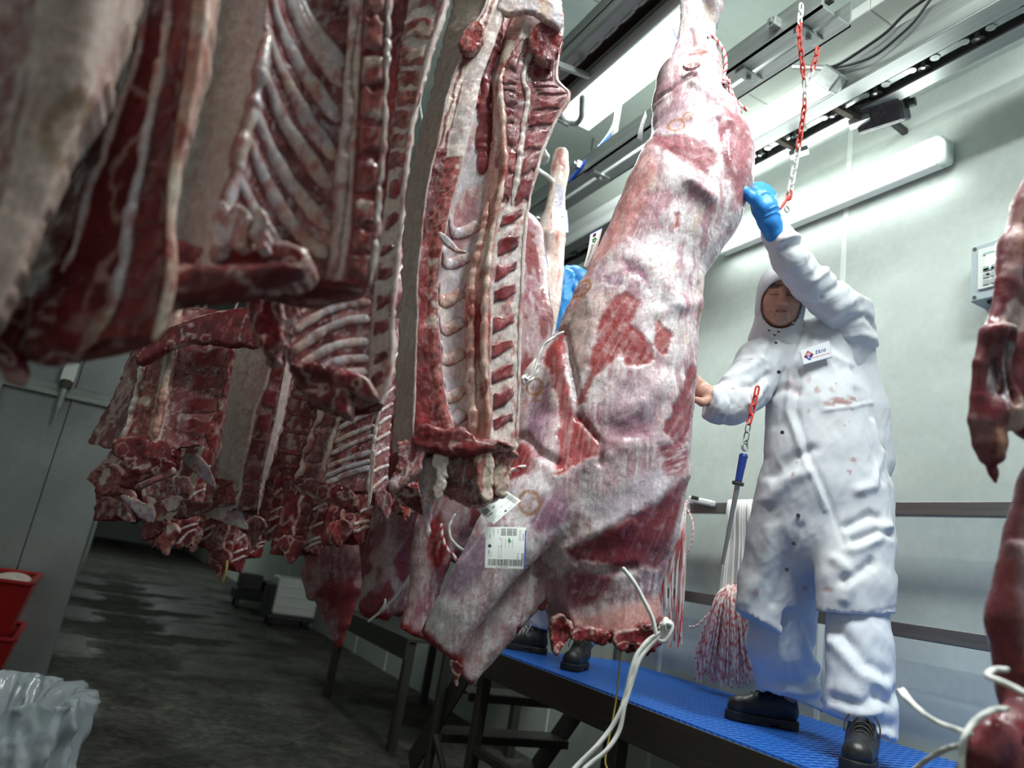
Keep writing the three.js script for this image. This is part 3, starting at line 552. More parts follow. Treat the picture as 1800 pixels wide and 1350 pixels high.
// a carcass in the round: chains of [px, py, radius px, depth offset] joined smoothly
function roundCarcass(o) {
  const r0 = o.r, sq = o.squash ?? 0.8, O = HEAD.clone().multiplyScalar(r0).add(V(EYE.x, 0, EYE.z));
  const loc = (px, py, dz = 0) => { const p = at(px, py, r0 - dz * sq); return [p.clone().sub(O).dot(SIDE), p.y]; };
  const m = perPx(r0), cones = [];
  for (const [ci, ch] of o.chains.entries()) for (let i = 0; i + 1 < ch.length; i++) {
    const A = ch[i], B = ch[i + 1], a = loc(A[0], A[1], A[3] ?? 0), b = loc(B[0], B[1], B[3] ?? 0);
    cones.push([V(a[0], a[1], (A[3] ?? 0)), V(b[0], b[1], (B[3] ?? 0)), A[2] * perPx(r0 - (A[3] ?? 0) * sq), B[2] * perPx(r0 - (B[3] ?? 0) * sq), ci]);
  }
  const k = o.k ?? 0.04, mn = V(1e9, 1e9, 1e9), mx = V(-1e9, -1e9, -1e9);
  for (const [a, b, ra, rb] of cones) for (const [p, r] of [[a, ra], [b, rb]]) { mn.min(V(p.x - r - 0.05, p.y - r - 0.05, (p.z - r - 0.05))); mx.max(V(p.x + r + 0.05, p.y + r + 0.05, (p.z + r + 0.05))); }
  const cuts = (o.cuts ?? []).map((c) => ({ p: loc(c.p[0], c.p[1], c.p[2] ?? 0), n: c.n, w: c.w, jag: c.jag ?? 0.03, z: c.p[2] ?? null }));
  const sdf = (x, y, z) => {
    let d = 1e9; const zz = z / sq;
    let dc = 1e9, last = -1; for (const [a, b, ra, rb, ci] of cones) { if (ci !== last) { d = smin(d, dc, k); dc = 1e9; last = ci; } dc = smin(dc, rcone(x, y, zz, a, b, ra, rb), 0.006); } d = smin(d, dc, k);
    for (const c of cuts) {               // sawn or torn end: a ragged plane with a shallow hollow
      const e = (x - c.p[0]) * c.n[0] + (y - c.p[1]) * c.n[1] + c.jag * 2 * (fbm(x * 16, z * 16, 2 + c.p[0]) - 0.5) + 0.4 * c.jag * (noise(x * 55, z * 55, 7) - 0.5);
      if (Math.abs((x - c.p[0]) * c.n[1] - (y - c.p[1]) * c.n[0]) < c.w) d = Math.max(d, e);
    }
    return d * Math.min(1, sq + 0.1);
  };
  const g = snet(sdf, mn, mx, o.cell);
  const p = g.attributes.position, nrm = g.attributes.normal, col = new Float32Array(p.count * 3), uv = new Float32Array(p.count * 2);
  const pat = (o.patches ?? []).map((q) => ({ ...q, P: q.poly.map(([x, y]) => loc(x, y)), soft: (q.soft ?? 4) * m, warp: (q.warp ?? 8) * m }));
  for (const q of pat) { q.x0 = Math.min(...q.P.map((v) => v[0])) - 0.06; q.x1 = Math.max(...q.P.map((v) => v[0])) + 0.06; q.y0 = Math.min(...q.P.map((v) => v[1])) - 0.06; q.y1 = Math.max(...q.P.map((v) => v[1])) + 0.06; }
  const seams = (o.seams ?? []).map((q) => ({ ...q, L: q.line.map(([x, y]) => loc(x, y)), w: q.w * m }));
  const stamps = (o.stamps ?? []).map((q) => ({ c: loc(q[0], q[1]), r: q[2] * m }));
  const inkz = o.inkz ?? [];
  for (let i = 0; i < p.count; i++) {
    let x = p.getX(i), y = p.getY(i), z = p.getZ(i); const fr = sstep(-0.15, 0.25, nrm.getZ(i));
    // relief: seams between the muscles, rises, fine lumps
    let h = (o.lump ?? 1) * 0.010 * (fbm(x * 9, y * 6, z * 9) - 0.5) + (o.lump ?? 1) * 0.005 * (fbm(x * 32, y * 22, z * 32) - 0.5);
    for (const s of seams) { const d = segD(s.L, x, y); h += fr * s.h * (0.35 + 1.3 * fbm(x * 12 + 2, y * 12, z * 12)) * Math.exp(-d * d / (s.w * s.w)); }
    // tissue
    const n1 = fbm(x * 7, y * 5, z * 7), n2 = fbm(x * 26, y * 14, z * 26), n3 = fbm(x * 75, y * 30, z * 75), st = fbm(x * 85 + y * 12, y * 6 - x * 5, z * 60);
    let c = o.base ? o.base(x, y, z, n1, n2, n3, st) : mix3(FASC, FAT, n2);
    let wasRed = 0;
    for (const q of pat) {
      if (x < q.x0 || x > q.x1 || y < q.y0 || y > q.y1) continue;
      const d = polySD(q.P, x, y) + q.warp * (fbm(x * 22 + 3, y * 22, q.x0) - 0.5) * 2 + q.warp * 0.35 * (noise(x * 110, y * 110, 2) - 0.5);
      const w = sstep(-q.soft, q.soft, d) * (q.a ?? 1) * (q.back ? 1 : sstep(-0.35, 0.0, nrm.getZ(i)));
      if (w <= 0) continue;
      const fib = Math.sin(q.dir ?? 1.3), fic = Math.cos(q.dir ?? 1.3), al = x * fic + y * fib, ac = -x * fib + y * fic, f = fbm(ac * 120, al * 7, z * 20);
      let t = mix3(tone(q.c, 0.82 + 0.36 * n2), FASC, (q.fib ?? 0.25) * sstep(0.5, 0.75, f));
      t = mix3(t, FASC, (q.fleck ?? 0.25) * sstep(0.62, 0.78, fbm(x * 38 + 9, y * 30, z * 38)));
      c = mix3(c, t, w); wasRed = Math.max(wasRed, w); h -= 0.0035 * w * (q.sink ?? 1);
    }
    for (const s of stamps) { const d = Math.hypot(x - s.c[0], (y - s.c[1]) * 0.9); if (d < s.r * 1.15 && nrm.getZ(i) > 0) { const e = Math.max(sstep(0.2, 0.08, Math.abs(d / s.r - 0.86)), 0.75 * sstep(0.6, 0.7, fbm(x * 100, y * 100, 4)) * (d < s.r * 0.85 ? 1 : 0)); c = mix3(c, BROWN, e * (0.55 + 0.5 * n3)); } }
    for (const q of cuts) { const e = Math.abs((x - q.p[0]) * q.n[1] - (y - q.p[1]) * q.n[0]) < q.w ? (x - q.p[0]) * q.n[0] + (y - q.p[1]) * q.n[1] : -1; const w = sstep(-0.035, -0.008, e + 0.03 * (n2 - 0.5) * 2); c = mix3(c, mix3(DEEP, BLOOD, n2), w); }
    if (o.color) c = o.color(c, x, y, z, n1, n2, n3) ?? c;
    col.set(c, 3 * i); uv.set([x + z * 0.5, y], 2 * i);
    x += nrm.getX(i) * h; y += nrm.getY(i) * h; z += nrm.getZ(i) * h;
    p.setXYZ(i, O.x + SIDE.x * x - HEAD.x * z, y, O.z + SIDE.z * x - HEAD.z * z);
  }
  g.setAttribute('color', new THREE.BufferAttribute(col, 3)); g.setAttribute('uv', new THREE.BufferAttribute(uv, 2)); g.computeVertexNormals();
  g.computeBoundingBox(); const bb = g.boundingBox, T = thing(o.name, o.label, 'carcass', V((bb.min.x + bb.max.x) / 2, bb.min.y, (bb.min.z + bb.max.z) / 2), o.group);
  part('body', g, meatMat, T);
  return { T, loc, O, m };
}

// ---------------------------------------------------------------- the veal carcass being moved
const R0 = 2.5;
const MAIN = roundCarcass({
  name: 'veal_carcass', label: 'large pale veal carcass held by the worker, with two crossed forelegs and paper tags', r: R0, cell: 0.005, squash: 0.78, k: 0.022,
  chains: [
    [[1218, -110, 17], [1215, -40, 21], [1216, 0, 23], [1218, 30, 26], [1217, 70, 31], [1216, 105, 42], [1211, 145, 63], [1214, 185, 75], [1226, 222, 89], [1232, 262, 100], [1220, 308, 112], [1200, 355, 114], [1174, 403, 106], [1148, 450, 100], [1132, 500, 108], [1116, 552, 118], [1104, 600, 126], [1094, 645, 134], [1078, 695, 143], [1067, 750, 146], [1062, 800, 146], [1056, 850, 144], [1050, 900, 140], [1046, 950, 126], [1050, 1000, 108], [1056, 1045, 94], [1064, 1085, 93], [1064, 1190, 92]],
    [[1262, -110, 15, 0.03], [1258, -30, 15, 0.02], [1256, 10, 17, 0], [1247, 45, 13, -0.02], [1245, 80, 15, -0.02], [1252, 105, 19, 0], [1254, 135, 22, 0.02]],
    [[985, 800, 80, 0.12], [935, 890, 68, 0.2], [893, 945, 58, 0.24], [845, 1012, 47, 0.27], [803, 1078, 40, 0.28], [762, 1150, 36, 0.28]],
    [[960, 970, 46, 0.02], [925, 1030, 40, 0.08], [878, 1092, 34, 0.12], [812, 1180, 28, 0.15]],
    [[992, 630, 44, 0.0], [960, 680, 48, 0.02], [950, 745, 52, 0.04], [955, 800, 60, 0.05]],
    [[1285, 270, 44, 0.06], [1270, 330, 46, 0.05]],
  ],
  cuts: [{ p: [1066, 1118], n: [0.1, -1], w: 0.3, jag: 0.06 }, { p: [762, 1130, 0.28], n: [-0.5, -0.86], w: 0.085, jag: 0.02 }, { p: [806, 1176, 0.15], n: [-0.55, -0.83], w: 0.06, jag: 0.02 }],
  base: (x, y, z, n1, n2, n3, st) => {
    let c = mix3(FASC, [0.58, 0.40, 0.43], sstep(0.42, 0.62, n1) * 0.8);
    c = mix3(c, PURP, sstep(0.46, 0.62, n2) * 0.65); c = mix3(c, [0.76, 0.72, 0.73], sstep(0.5, 0.66, st) * 0.75);
    c = mix3(c, FAT, sstep(0.55, 0.72, fbm(x * 13 + 5, y * 9, z * 13)) * 0.6);
    return mix3(c, [0.50, 0.16, 0.16], vein(x, y * 0.7, z, 14, 0.010) * 0.55);
  },
  patches: [
    { poly: [[1081, 543], [1103, 559], [1097, 578], [1087, 600], [1109, 619], [1131, 661], [1104, 675], [1080, 673], [1070, 653], [1050, 673], [1026, 697], [1016, 731], [997, 738], [997, 720], [1016, 690], [1026, 641], [1037, 600], [1051, 559]], c: [0.31, 0.055, 0.055], dir: 1.2 },
    { poly: [[1136, 595], [1158, 612], [1153, 648], [1141, 653], [1128, 636]], c: [0.32, 0.07, 0.07], dir: 1.0 },
    { poly: [[1197, 654], [1212, 658], [1210, 702], [1207, 739], [1190, 790], [1166, 795], [1141, 776], [1144, 756], [1158, 739], [1175, 702]], c: [0.30, 0.065, 0.08], dir: 1.1, fleck: 0.4 },
    { poly: [[982, 592], [981, 639], [985, 678], [992, 717], [997, 746], [1019, 761], [1036, 793], [1038, 820], [1012, 827], [965, 851], [968, 827], [968, 776], [970, 727], [958, 673], [954, 641], [968, 609]], c: [0.36, 0.06, 0.06], dir: 1.55, fib: 0.3 },
    { poly: [[1198, 846], [1192, 876], [1164, 951], [1153, 998], [1109, 1000], [1067, 1000], [998, 988], [985, 971], [1026, 948], [1076, 918], [1131, 887], [1162, 848]], c: [0.23, 0.035, 0.045], soft: 7, fib: 0.15 },
    { poly: [[984, 1007], [1067, 1007], [1060, 1040], [1026, 1064], [998, 1064], [978, 1029]], c: [0.27, 0.07, 0.10], soft: 9, fleck: 0.5 },
    { poly: [[1140, 240], [1152, 264], [1181, 274], [1215, 296], [1240, 315], [1235, 330], [1213, 346], [1176, 327], [1157, 305], [1135, 275]], c: [0.34, 0.11, 0.13], soft: 6, dir: -0.5 },
    { poly: [[1250, 225], [1296, 235], [1313, 269], [1301, 315], [1316, 356], [1291, 388], [1274, 386], [1262, 349], [1250, 315], [1242, 280]], c: [0.34, 0.13, 0.15], soft: 9, fleck: 0.45 },
    { poly: [[1149, 150], [1171, 156], [1166, 178], [1147, 178]], c: PURP, soft: 9, a: 0.8 },
    { poly: [[1200, 150], [1245, 160], [1255, 195], [1222, 190]], c: [0.45, 0.25, 0.27], soft: 12, a: 0.7 },
    { poly: [[1150, 215], [1205, 208], [1212, 240], [1190, 268], [1150, 262]], c: [0.46, 0.30, 0.36], soft: 10, a: 0.75, sink: 0.3 },
    { poly: [[1203, 64], [1221, 68], [1219, 92], [1208, 100], [1200, 84]], c: [0.40, 0.20, 0.20], soft: 9, a: 0.7 },
    { poly: [[1205, 106], [1232, 104], [1228, 124], [1208, 128]], c: [0.42, 0.17, 0.16], soft: 5 },
    { poly: [[1115, 370], [1144, 366], [1176, 383], [1160, 405], [1132, 415], [1112, 456], [1090, 440]], c: [0.40, 0.20, 0.24], soft: 10, fib: 0.8, dir: 1.3, a: 0.85 },
    { poly: [[1166, 410], [1175, 408], [1173, 432], [1167, 436]], c: [0.36, 0.08, 0.07], soft: 3, warp: 4 },
    { poly: [[1083, 486], [1120, 508], [1126, 545], [1108, 527], [1086, 505]], c: [0.34, 0.18, 0.24], soft: 7 },
    { poly: [[1049, 511], [1078, 508], [1078, 532], [1054, 532]], c: [0.33, 0.20, 0.27], soft: 6, fib: 0.5 },
    { poly: [[1020, 480], [1048, 470], [1050, 500], [1022, 520]], c: [0.40, 0.26, 0.33], soft: 9, fib: 0.6, a: 0.8 },
    { poly: [[990, 548], [1022, 536], [1030, 600], [1012, 680], [1000, 715], [990, 650]], c: [0.36, 0.25, 0.22], soft: 7, fib: 0.4, a: 0.85 },
    { poly: [[921, 727], [935, 690], [958, 690], [964, 739], [941, 800], [914, 776]], c: [0.30, 0.16, 0.23], soft: 8, fib: 0.45, dir: 1.4 },
    { poly: [[914, 782], [941, 812], [921, 849], [885, 862], [880, 820]], c: [0.26, 0.04, 0.045], soft: 4, fib: 0.35 },
    { poly: [[1040, 745], [1070, 690], [1120, 690], [1150, 700], [1120, 745], [1060, 775]], c: [0.42, 0.30, 0.36], soft: 12, fib: 0.6, a: 0.6, sink: 0 },
    { poly: [[1040, 770], [1075, 745], [1125, 760], [1122, 790], [1060, 788]], c: [0.38, 0.19, 0.25], soft: 10, fib: 0.7, dir: 0.5 },
    { poly: [[806, 960], [856, 950], [848, 1005], [805, 1050], [782, 1040]], c: [0.33, 0.22, 0.31], soft: 9, fib: 0.7, dir: 1.05 },
    { poly: [[938, 882], [985, 888], [992, 925], [950, 945], [925, 938]], c: [0.34, 0.17, 0.24], soft: 9, fib: 0.5 },
    { poly: [[1010, 905], [1080, 855], [1150, 830], [1190, 838], [1130, 890], [1050, 930]], c: [0.50, 0.45, 0.52], soft: 10, fib: 0.6, dir: 0.6, a: 0.7, sink: 0 },
    { poly: [[1130, 800], [1175, 790], [1200, 800], [1190, 842], [1150, 850]], c: [0.30, 0.08, 0.10], soft: 9, fib: 0.8, dir: 0.55 },
    { poly: [[950, 1015], [985, 1010], [1000, 1080], [985, 1100], [962, 1060]], c: [0.40, 0.22, 0.28], soft: 8 },
    { poly: [[990, 1085], [1150, 1045], [1165, 1090], [1080, 1110], [1000, 1105]], c: [0.55, 0.24, 0.21], soft: 10, a: 0.8, sink: 0 },
    { poly: [[1222, 650], [1232, 655], [1222, 760], [1212, 740]], c: [0.36, 0.14, 0.16], soft: 5 },
    { poly: [[1105, 300], [1135, 262], [1140, 330], [1100, 430], [1040, 480], [1015, 540], [985, 590], [1000, 540], [1040, 450]], c: [0.55, 0.22, 0.20], soft: 8, fib: 0.5, dir: 1.05, a: 0.75 },
  ],
  seams: [
    { line: [[984, 590], [988, 650], [1000, 720], [1003, 752]], w: 7, h: -0.02 }, { line: [[1003, 752], [1040, 800], [1036, 830]], w: 5, h: -0.010 }, { line: [[968, 830], [940, 812], [915, 780]], w: 8, h: -0.018 },
    { line: [[965, 851], [1015, 830], [1040, 812], [1110, 792]], w: 16, h: 0.008 }, { line: [[1140, 790], [1145, 755], [1180, 690]], w: 12, h: 0.007 }, { line: [[1192, 360], [1212, 375], [1226, 382]], w: 15, h: 0.018 },
    { line: [[1240, 250], [1246, 300], [1255, 350]], w: 7, h: -0.012 }, { line: [[1137, 185], [1170, 182], [1205, 160]], w: 5, h: -0.010 }, { line: [[1205, 178], [1250, 220], [1262, 250]], w: 10, h: 0.012 },
    { line: [[1160, 300], [1200, 330], [1215, 346]], w: 9, h: -0.003 }, { line: [[1175, 335], [1220, 350], [1235, 380]], w: 12, h: -0.004 }, { line: [[1105, 490], [1150, 520], [1165, 560]], w: 20, h: 0.010 },
    { line: [[1130, 540], [1150, 570], [1140, 590]], w: 14, h: -0.006 }, { line: [[985, 970], [1060, 935], [1140, 880], [1190, 840]], w: 16, h: 0.010 }, { line: [[940, 1005], [985, 1003], [1060, 1006], [1100, 1000]], w: 7, h: -0.010 },
    { line: [[1000, 1000], [990, 1060], [1005, 1095]], w: 6, h: 0.010 }, { line: [[1210, 66], [1212, 96]], w: 6, h: -0.014 }, { line: [[1204, 120], [1232, 110]], w: 5, h: 0.012 }, { line: [[1140, 580], [1190, 560], [1230, 540]], w: 12, h: 0.008 }, { line: [[1080, 750], [1110, 730], [1145, 700]], w: 20, h: 0.014 },
  ],
  stamps: [[1174, 252, 15], [1193, 240, 9], [1016, 520, 17], [1228, 566, 14], [936, 690, 15], [941, 708, 9], [922, 895, 18]],
  color: (c, x, y, z, n1, n2, n3) => {              // skinned shins are pinker than the fascia
    const k = sstep(1.32, 1.12, y + x * 0.25) * sstep(-0.16, -0.24, x); c = mix3(c, mix3([0.58, 0.36, 0.34], [0.50, 0.22, 0.21], sstep(0.45, 0.7, n2)), k * 0.85);
    return c;
  },
});
for (const p of [[[966, 1095], [985, 1080], [1008, 1105], [992, 1128], [976, 1152], [968, 1122]], [[1075, 1112], [1110, 1102], [1150, 1092], [1168, 1080], [1170, 1104], [1150, 1120], [1126, 1152], [1106, 1130], [1086, 1146]], [[1000, 1112], [1040, 1100], [1070, 1110], [1060, 1136], [1030, 1124], [1012, 1130]]]) flap(MAIN.T, 'neck_tatter', p, 2.36, 0.07, 'dark', { sd: p[0][0] });
flap(MAIN.T, 'neck_tatter', [[940, 1030], [956, 1036], [962, 1070], [950, 1074]], 2.42, 0.03, 'dark', { sd: 3 });
flap(MAIN.T, 'shin_end', [[790, 1160], [806, 1160], [818, 1176], [808, 1190], [802, 1204], [796, 1188]], 2.36, 0.05, 'dark', { sd: 6 });
flap(MAIN.T, 'skin_flap', [[1200, 116], [1212, 113], [1228, 110], [1230, 116], [1220, 122], [1208, 124]], 2.38, 0.016, 'between', { sd: 8, rag: 0.003 });

// ---------------------------------------------------------------- hanging sides, from the viewer back
const cols = (ys, xs, r) => ys.map((y, i) => [xs[i], y, Array.isArray(r) ? r[i] : r]);
reseed(11);
{ // skin side of the nearest one
  const y = [-140, 0, 100, 157, 217, 267, 327, 377, 447, 540];
  hangingSide({ label: 'pink outer fat of a side with a brown inspection stamp, nearest the steel door', group: 'hanging veal sides', seed: 3, rows: 150, thick: 0.12,
    curves: [cols(y, [-240, -240, -240, -240, -240, -240, -240, -240, -240, -240], 0.86), cols(y, [78, 72, 62, 55, 42, 30, 10, -10, -40, -90], 0.74), cols(y, [270, 236, 200, 182, 135, 105, 78, 50, 14, -50], 0.80)],
    strips: [{ t: 'marble', n: 20, bulge: -0.02 }, { t: 'skin', n: 40, bulge: 0.03, rough: 0.002 }], skin: 'skin',
    color: (c, u, v, p) => { const d = Math.hypot((u - 1.52) * 1.0, (v - 0.47) * 3.0); if (d < 0.42 && u > 1) return mix3(c, [0.28, 0.15, 0.07], 0.7 * Math.max(sstep(0.1, 0.03, Math.abs(d - 0.33)), 0.8 * sstep(0.5, 0.66, fbm(p.x * 120, p.y * 120, 3)) * sstep(0.42, 0.3, d))); return c; } });
}
{ // marbled forequarter with a strip of spine
  const y = [-140, 0, 120, 230, 330, 430, 520, 610];
  hangingSide({ label: 'dark red marbled side with a strip of sawn spine, cut slantwise at its lower end', group: 'hanging veal sides', seed: 5, rows: 190, thick: 0.09, jag: 0.03, cut: 'dark',
    curves: [cols(y, [275, 238, 200, 150, 100, 60, 22, -8], 0.98), cols([-140, 0, 120, 230, 330, 430, 515, 600], [312, 300, 282, 262, 240, 224, 205, 172], 0.93), cols([-140, 0, 115, 215, 315, 405, 480, 560], [352, 340, 328, 310, 297, 292, 292, 280], 0.92), cols([-140, 0, 110, 205, 300, 385, 455, 530], [388, 376, 360, 334, 308, 298, 300, 300], 0.94)],
    strips: [{ t: 'marble', n: 40, bulge: 0.01 }, { t: 'muscle', n: 18, bulge: -0.006 }, { t: 'ridge', n: 10, bulge: 0.012 }],
    vertebrae: [{ s: 1, v0: 0.02, v1: 0.97, n: 10, tissue: 'muscle', lift: 0.004, gap: 0.1 }], cords: [{ s: 1.0, v0: 0.01, v1: 0.97, w: 0.008, h: 0.008, tissue: 'rib', wave: 0.01 }, { s: 0.62, s1: 0.5, v0: 0.01, v1: 0.8, w: 0.006, h: 0.006, tissue: 'rib', wave: 0.02 }] });
  const T = scene.getObjectByName('carcass_side_001');
  flap(T, 'lower_flap', [[62, 640], [50, 600], [90, 540], [180, 490], [300, 470], [420, 470], [520, 468], [545, 480], [500, 500], [400, 530], [300, 548], [250, 590], [180, 620], [110, 642]], 0.97, 0.05, 'dark', { sd: 4, rag: 0.002 });
  flap(T, 'lower_flap', [[0, 590], [20, 540], [60, 520], [70, 560], [40, 600], [45, 650], [30, 678], [12, 665], [4, 630]], 0.97, 0.03, 'dark', { sd: 2, rag: 0.002 });
}
{ // side with the open chest
  const y = [-160, 0, 100, 200, 300, 400, 455];
  hangingSide({ label: 'side with a thick pink fat edge and bare white ribs in its open chest', group: 'hanging veal sides', seed: 8, rows: 180, thick: 0.09, jag: 0.035,
    curves: [cols(y, [400, 366, 350, 330, 312, 298, 290], 1.12), cols(y, [492, 470, 460, 436, 408, 390, 382], 1.04), cols([-160, 0, 110, 215, 320, 420, 480], [630, 618, 612, 602, 592, 586, 580], 1.16), cols([-160, 0, 110, 215, 325, 425, 488], [650, 640, 634, 628, 622, 616, 606], 1.13), cols([-160, 0, 110, 215, 330, 430, 495], [692, 684, 680, 677, 668, 660, 650], 1.14)],
    strips: [{ t: 'fat', n: 24, bulge: 0.02, rough: 0.002 }, { t: 'between', n: 44, bulge: -0.05, rough: 0.003 }, { t: 'chalk', n: 8, bulge: 0.006 }, { t: 'muscle', n: 16 }],
    ribs: [{ s: 1, v0: -0.28, v1: 0.98, n: 13, slope: 0.36, w: 0.0145, h: 0.007, bow: -0.12 }],
    vertebrae: [{ s: 3, u0: 0.0, u1: 0.92, v0: 0.01, v1: 0.98, n: 10, tissue: 'sponge', gap: 0.1 }], cords: [{ s: 2.5, v0: 0.01, v1: 0.97, w: 0.011, h: 0.009, tissue: 'chalk', wave: 0.06 }, { s: 3.98, v0: 0.01, v1: 0.97, w: 0.005, h: 0.004, tissue: 'chalk' }, { s: 1.03, v0: 0.25, v1: 0.99, w: 0.013, h: 0.012, tissue: 'rib', wave: 0.02 }] });
  const T = scene.getObjectByName('carcass_side_002');
  flap(T, 'brisket_end', [[296, 452], [330, 440], [390, 448], [440, 442], [500, 440], [545, 452], [548, 485], [520, 500], [450, 508], [380, 520], [320, 512], [290, 485]], 1.08, 0.09, 'dark', { sd: 6 });
  for (const [x, yy, s] of [[395, 420, 16], [425, 425, 18], [462, 430, 14]]) flap(T, 'gristle_knob', [[x - s, yy - 38], [x, yy - 55], [x + s, yy - 36], [x + s * 0.8, yy + 8], [x - 4, yy + 18], [x - s, yy + 6]], 1.03, 0.03, 'rib', { sd: x });
}
{ // spine edge and neck panel behind it
  const y = [-160, 0, 100, 165, 235, 300, 400, 480, 560, 640, 700];
  hangingSide({ label: 'side with a white-edged strip of sawn vertebrae above a striped neck panel', group: 'hanging veal sides', seed: 13, rows: 230, thick: 0.10, jag: 0.03,
    curves: [cols(y, [600, 600, 595, 590, 580, 570, 550, 530, 512, 508, 545], [1.5, 1.5, 1.5, 1.5, 1.5, 1.5, 1.5, 1.47, 1.44, 1.44, 1.45]), cols(y, [738, 720, 706, 700, 690, 685, 672, 662, 655, 652, 645], 1.48), cols(y, [806, 782, 752, 737, 722, 713, 705, 697, 690, 688, 672], 1.46), cols(y, [815, 791, 760, 742, 727, 718, 709, 701, 695, 693, 676], 1.5)],
    strips: [{ t: (v) => v > 0.66 ? 'between' : 'muscle', n: 44, rough: 0.006 }, { t: 'chalk', n: 18 }, { t: 'fat', n: 5 }],
    ribs: [{ s: 0, v0: 0.70, v1: 1.0, n: 8, slope: -0.07, w: 0.010, h: 0.005, bow: 0.3, u0: 0.05 }],
    vertebrae: [{ s: 1, u0: -0.1, u1: 0.9, v0: 0.01, v1: 0.5, n: 9, gap: 0.12 }, { s: 1, u0: 0.1, u1: 0.85, v0: 0.5, v1: 0.97, n: 8, gap: 0.42, taper: 0.5, slope: -0.012, tissue: 'muscle' }], cords: [{ s: 1.97, v0: 0.01, v1: 0.97, w: 0.005, h: 0.003, tissue: 'chalk' }] });
  const T = scene.getObjectByName('carcass_side_003');
  flap(T, 'neck_flap', [[508, 640], [540, 640], [600, 650], [640, 662], [668, 700], [655, 712], [640, 705], [618, 690], [622, 742], [600, 730], [560, 715], [530, 690]], 1.44, 0.05, 'dark', { sd: 5 });
  flap(T, 'neck_muscle', [[440, 540], [470, 515], [500, 520], [505, 560], [498, 620], [470, 630], [455, 600]], 1.4, 0.05, 'dark', { sd: 9 });
  flap(T, 'fat_strip', [[470, 640], [500, 560], [520, 500], [532, 500], [525, 560], [500, 625], [485, 652]], 1.39, 0.02, 'between', { sd: 3 });
}
{ // open side in front of the big carcass
  const y = [-170, 0, 60, 140, 165, 220, 300, 400, 500, 600, 700, 785];
  const F = hangingSide({ label: 'open side with a white lined belly, red breastbone and a full length of sawn spine', group: 'hanging veal sides', seed: 21, rows: 330, thick: 0.11, jag: 0.03,
    curves: [cols(y, [810, 796, 780, 762, 756, 742, 722, 710, 706, 700, 695, 690], 2.1), cols(y, [868, 856, 825, 795, 788, 775, 757, 742, 734, 732, 728, 724], 1.98), cols(y, [886, 876, 852, 817, 810, 797, 780, 760, 752, 752, 763, 788], 1.99), cols(y, [902, 896, 876, 846, 841, 830, 810, 785, 770, 774, 785, 812], 2.0), cols(y, [915, 904, 890, 868, 866, 864, 856, 846, 818, 819, 821, 828], 2.08), cols(y, [940, 928, 915, 885, 885, 889, 890, 873, 861, 858, 860, 864], 2.03), cols(y, [990, 986, 991, 982, 1003, 975, 944, 925, 919, 915, 914, 910], 2.06)],
    strips: [{ t: 'skin', n: 12 }, { t: (v) => v > 0.5 ? 'muscle' : 'layers', n: 14 }, { t: (v) => v > 0.52 ? 'sponge' : 'fat', n: 10, bulge: 0.006 }, { t: (v) => v > 0.62 ? 'membrane' : 'membrane', n: 30, bulge: -0.04 }, { t: 'ridge', n: 18, bulge: 0.012 }, { t: (v) => v < 0.19 ? 'fat' : v < 0.6 ? 'between' : 'chalk', n: 24 }],
    ribs: [{ s: 3, v0: 0.62, v1: 0.97, n: 8, slope: 0.015, w: 0.018, h: 0.006, bow: 1.2, tissue: 'rib' }],
    vertebrae: [{ s: 5, u0: -0.12, u1: 0.26, v0: 0.21, v1: 0.60, n: 8, tissue: 'muscle', gap: 0.07 }, { s: 5, u0: 0.44, u1: 0.97, v0: 0.19, v1: 0.60, n: 9, gap: 0.07, tissue: 'muscle', slope: -0.006 }, { s: 5, u0: 0.06, u1: 0.84, v0: 0.60, v1: 0.97, n: 9, gap: 0.34, slope: -0.016, taper: 0.4, tissue: 'muscle' }],
    cords: [{ s: 5.36, s1: 5.36, v0: 0.2, v1: 0.60, w: 0.010, h: 0.007, tissue: 'chalk', name: 'spinal_cord' }, { s: 4.4, v0: 0.6, v1: 0.98, w: 0.013, h: 0.013, tissue: 'ridge' }, { s: 4.9, v0: 0.25, v1: 0.98, w: 0.011, h: 0.011, tissue: 'ridge', wave: 0.03 }, { s: 1.02, v0: 0.05, v1: 0.98, w: 0.004, h: 0.003, tissue: 'chalk' }, { s: 3.75, s1: 3.9, v0: 0.12, v1: 0.55, w: 0.022, h: 0.014, tissue: 'muscle', name: 'tenderloin' }, { s: 3.25, s1: 3.6, v0: 0.14, v1: 0.4, w: 0.012, h: 0.010, tissue: 'muscle', name: 'tenderloin' }, { s: 5.97, v0: 0.22, v1: 0.98, w: 0.006, h: 0.003, tissue: 'chalk' }],
    color: (c, u, v, p) => {
      if (u > 4.1 && u < 5.05) { const d = Math.hypot((u - 4.6) * 0.7, (v - 0.80) * 9); c = mix3(c, BLOOD, sstep(0.62, 0.2, d + 0.5 * (fbm(p.x * 60, p.y * 40, 2) - 0.5))); }
      if (v < 0.2 && u > 3.5) { const n = fbm(p.x * 14, p.y * 10, 5); c = mix3(c, [0.30, 0.11, 0.13], sstep(0.5, 0.6, n) * 0.8); }
      if (u > 3 && u < 4 && v > 0.6) { c = mix3(c, RED, sstep(0.5, 0.3, Math.abs(((v - 0.62) / 0.05) % 1 - 0.5)) * sstep(3.5, 3.2, u) * 0.7); }
      return c; } });
  const T = F.T;
  flap(T, 'cartilage_blade', [[772, 408], [790, 420], [808, 438], [822, 444], [806, 446], [785, 434], [770, 416]], 1.97, 0.014, 'rib', { sd: 2, rag: 0 });
  flap(T, 'neck_end', [[740, 748], [790, 758], [815, 752], [838, 770], [890, 778], [905, 790], [870, 800], [820, 805], [760, 800], [725, 790]], 2.02, 0.08, 'dark', { sd: 12 });
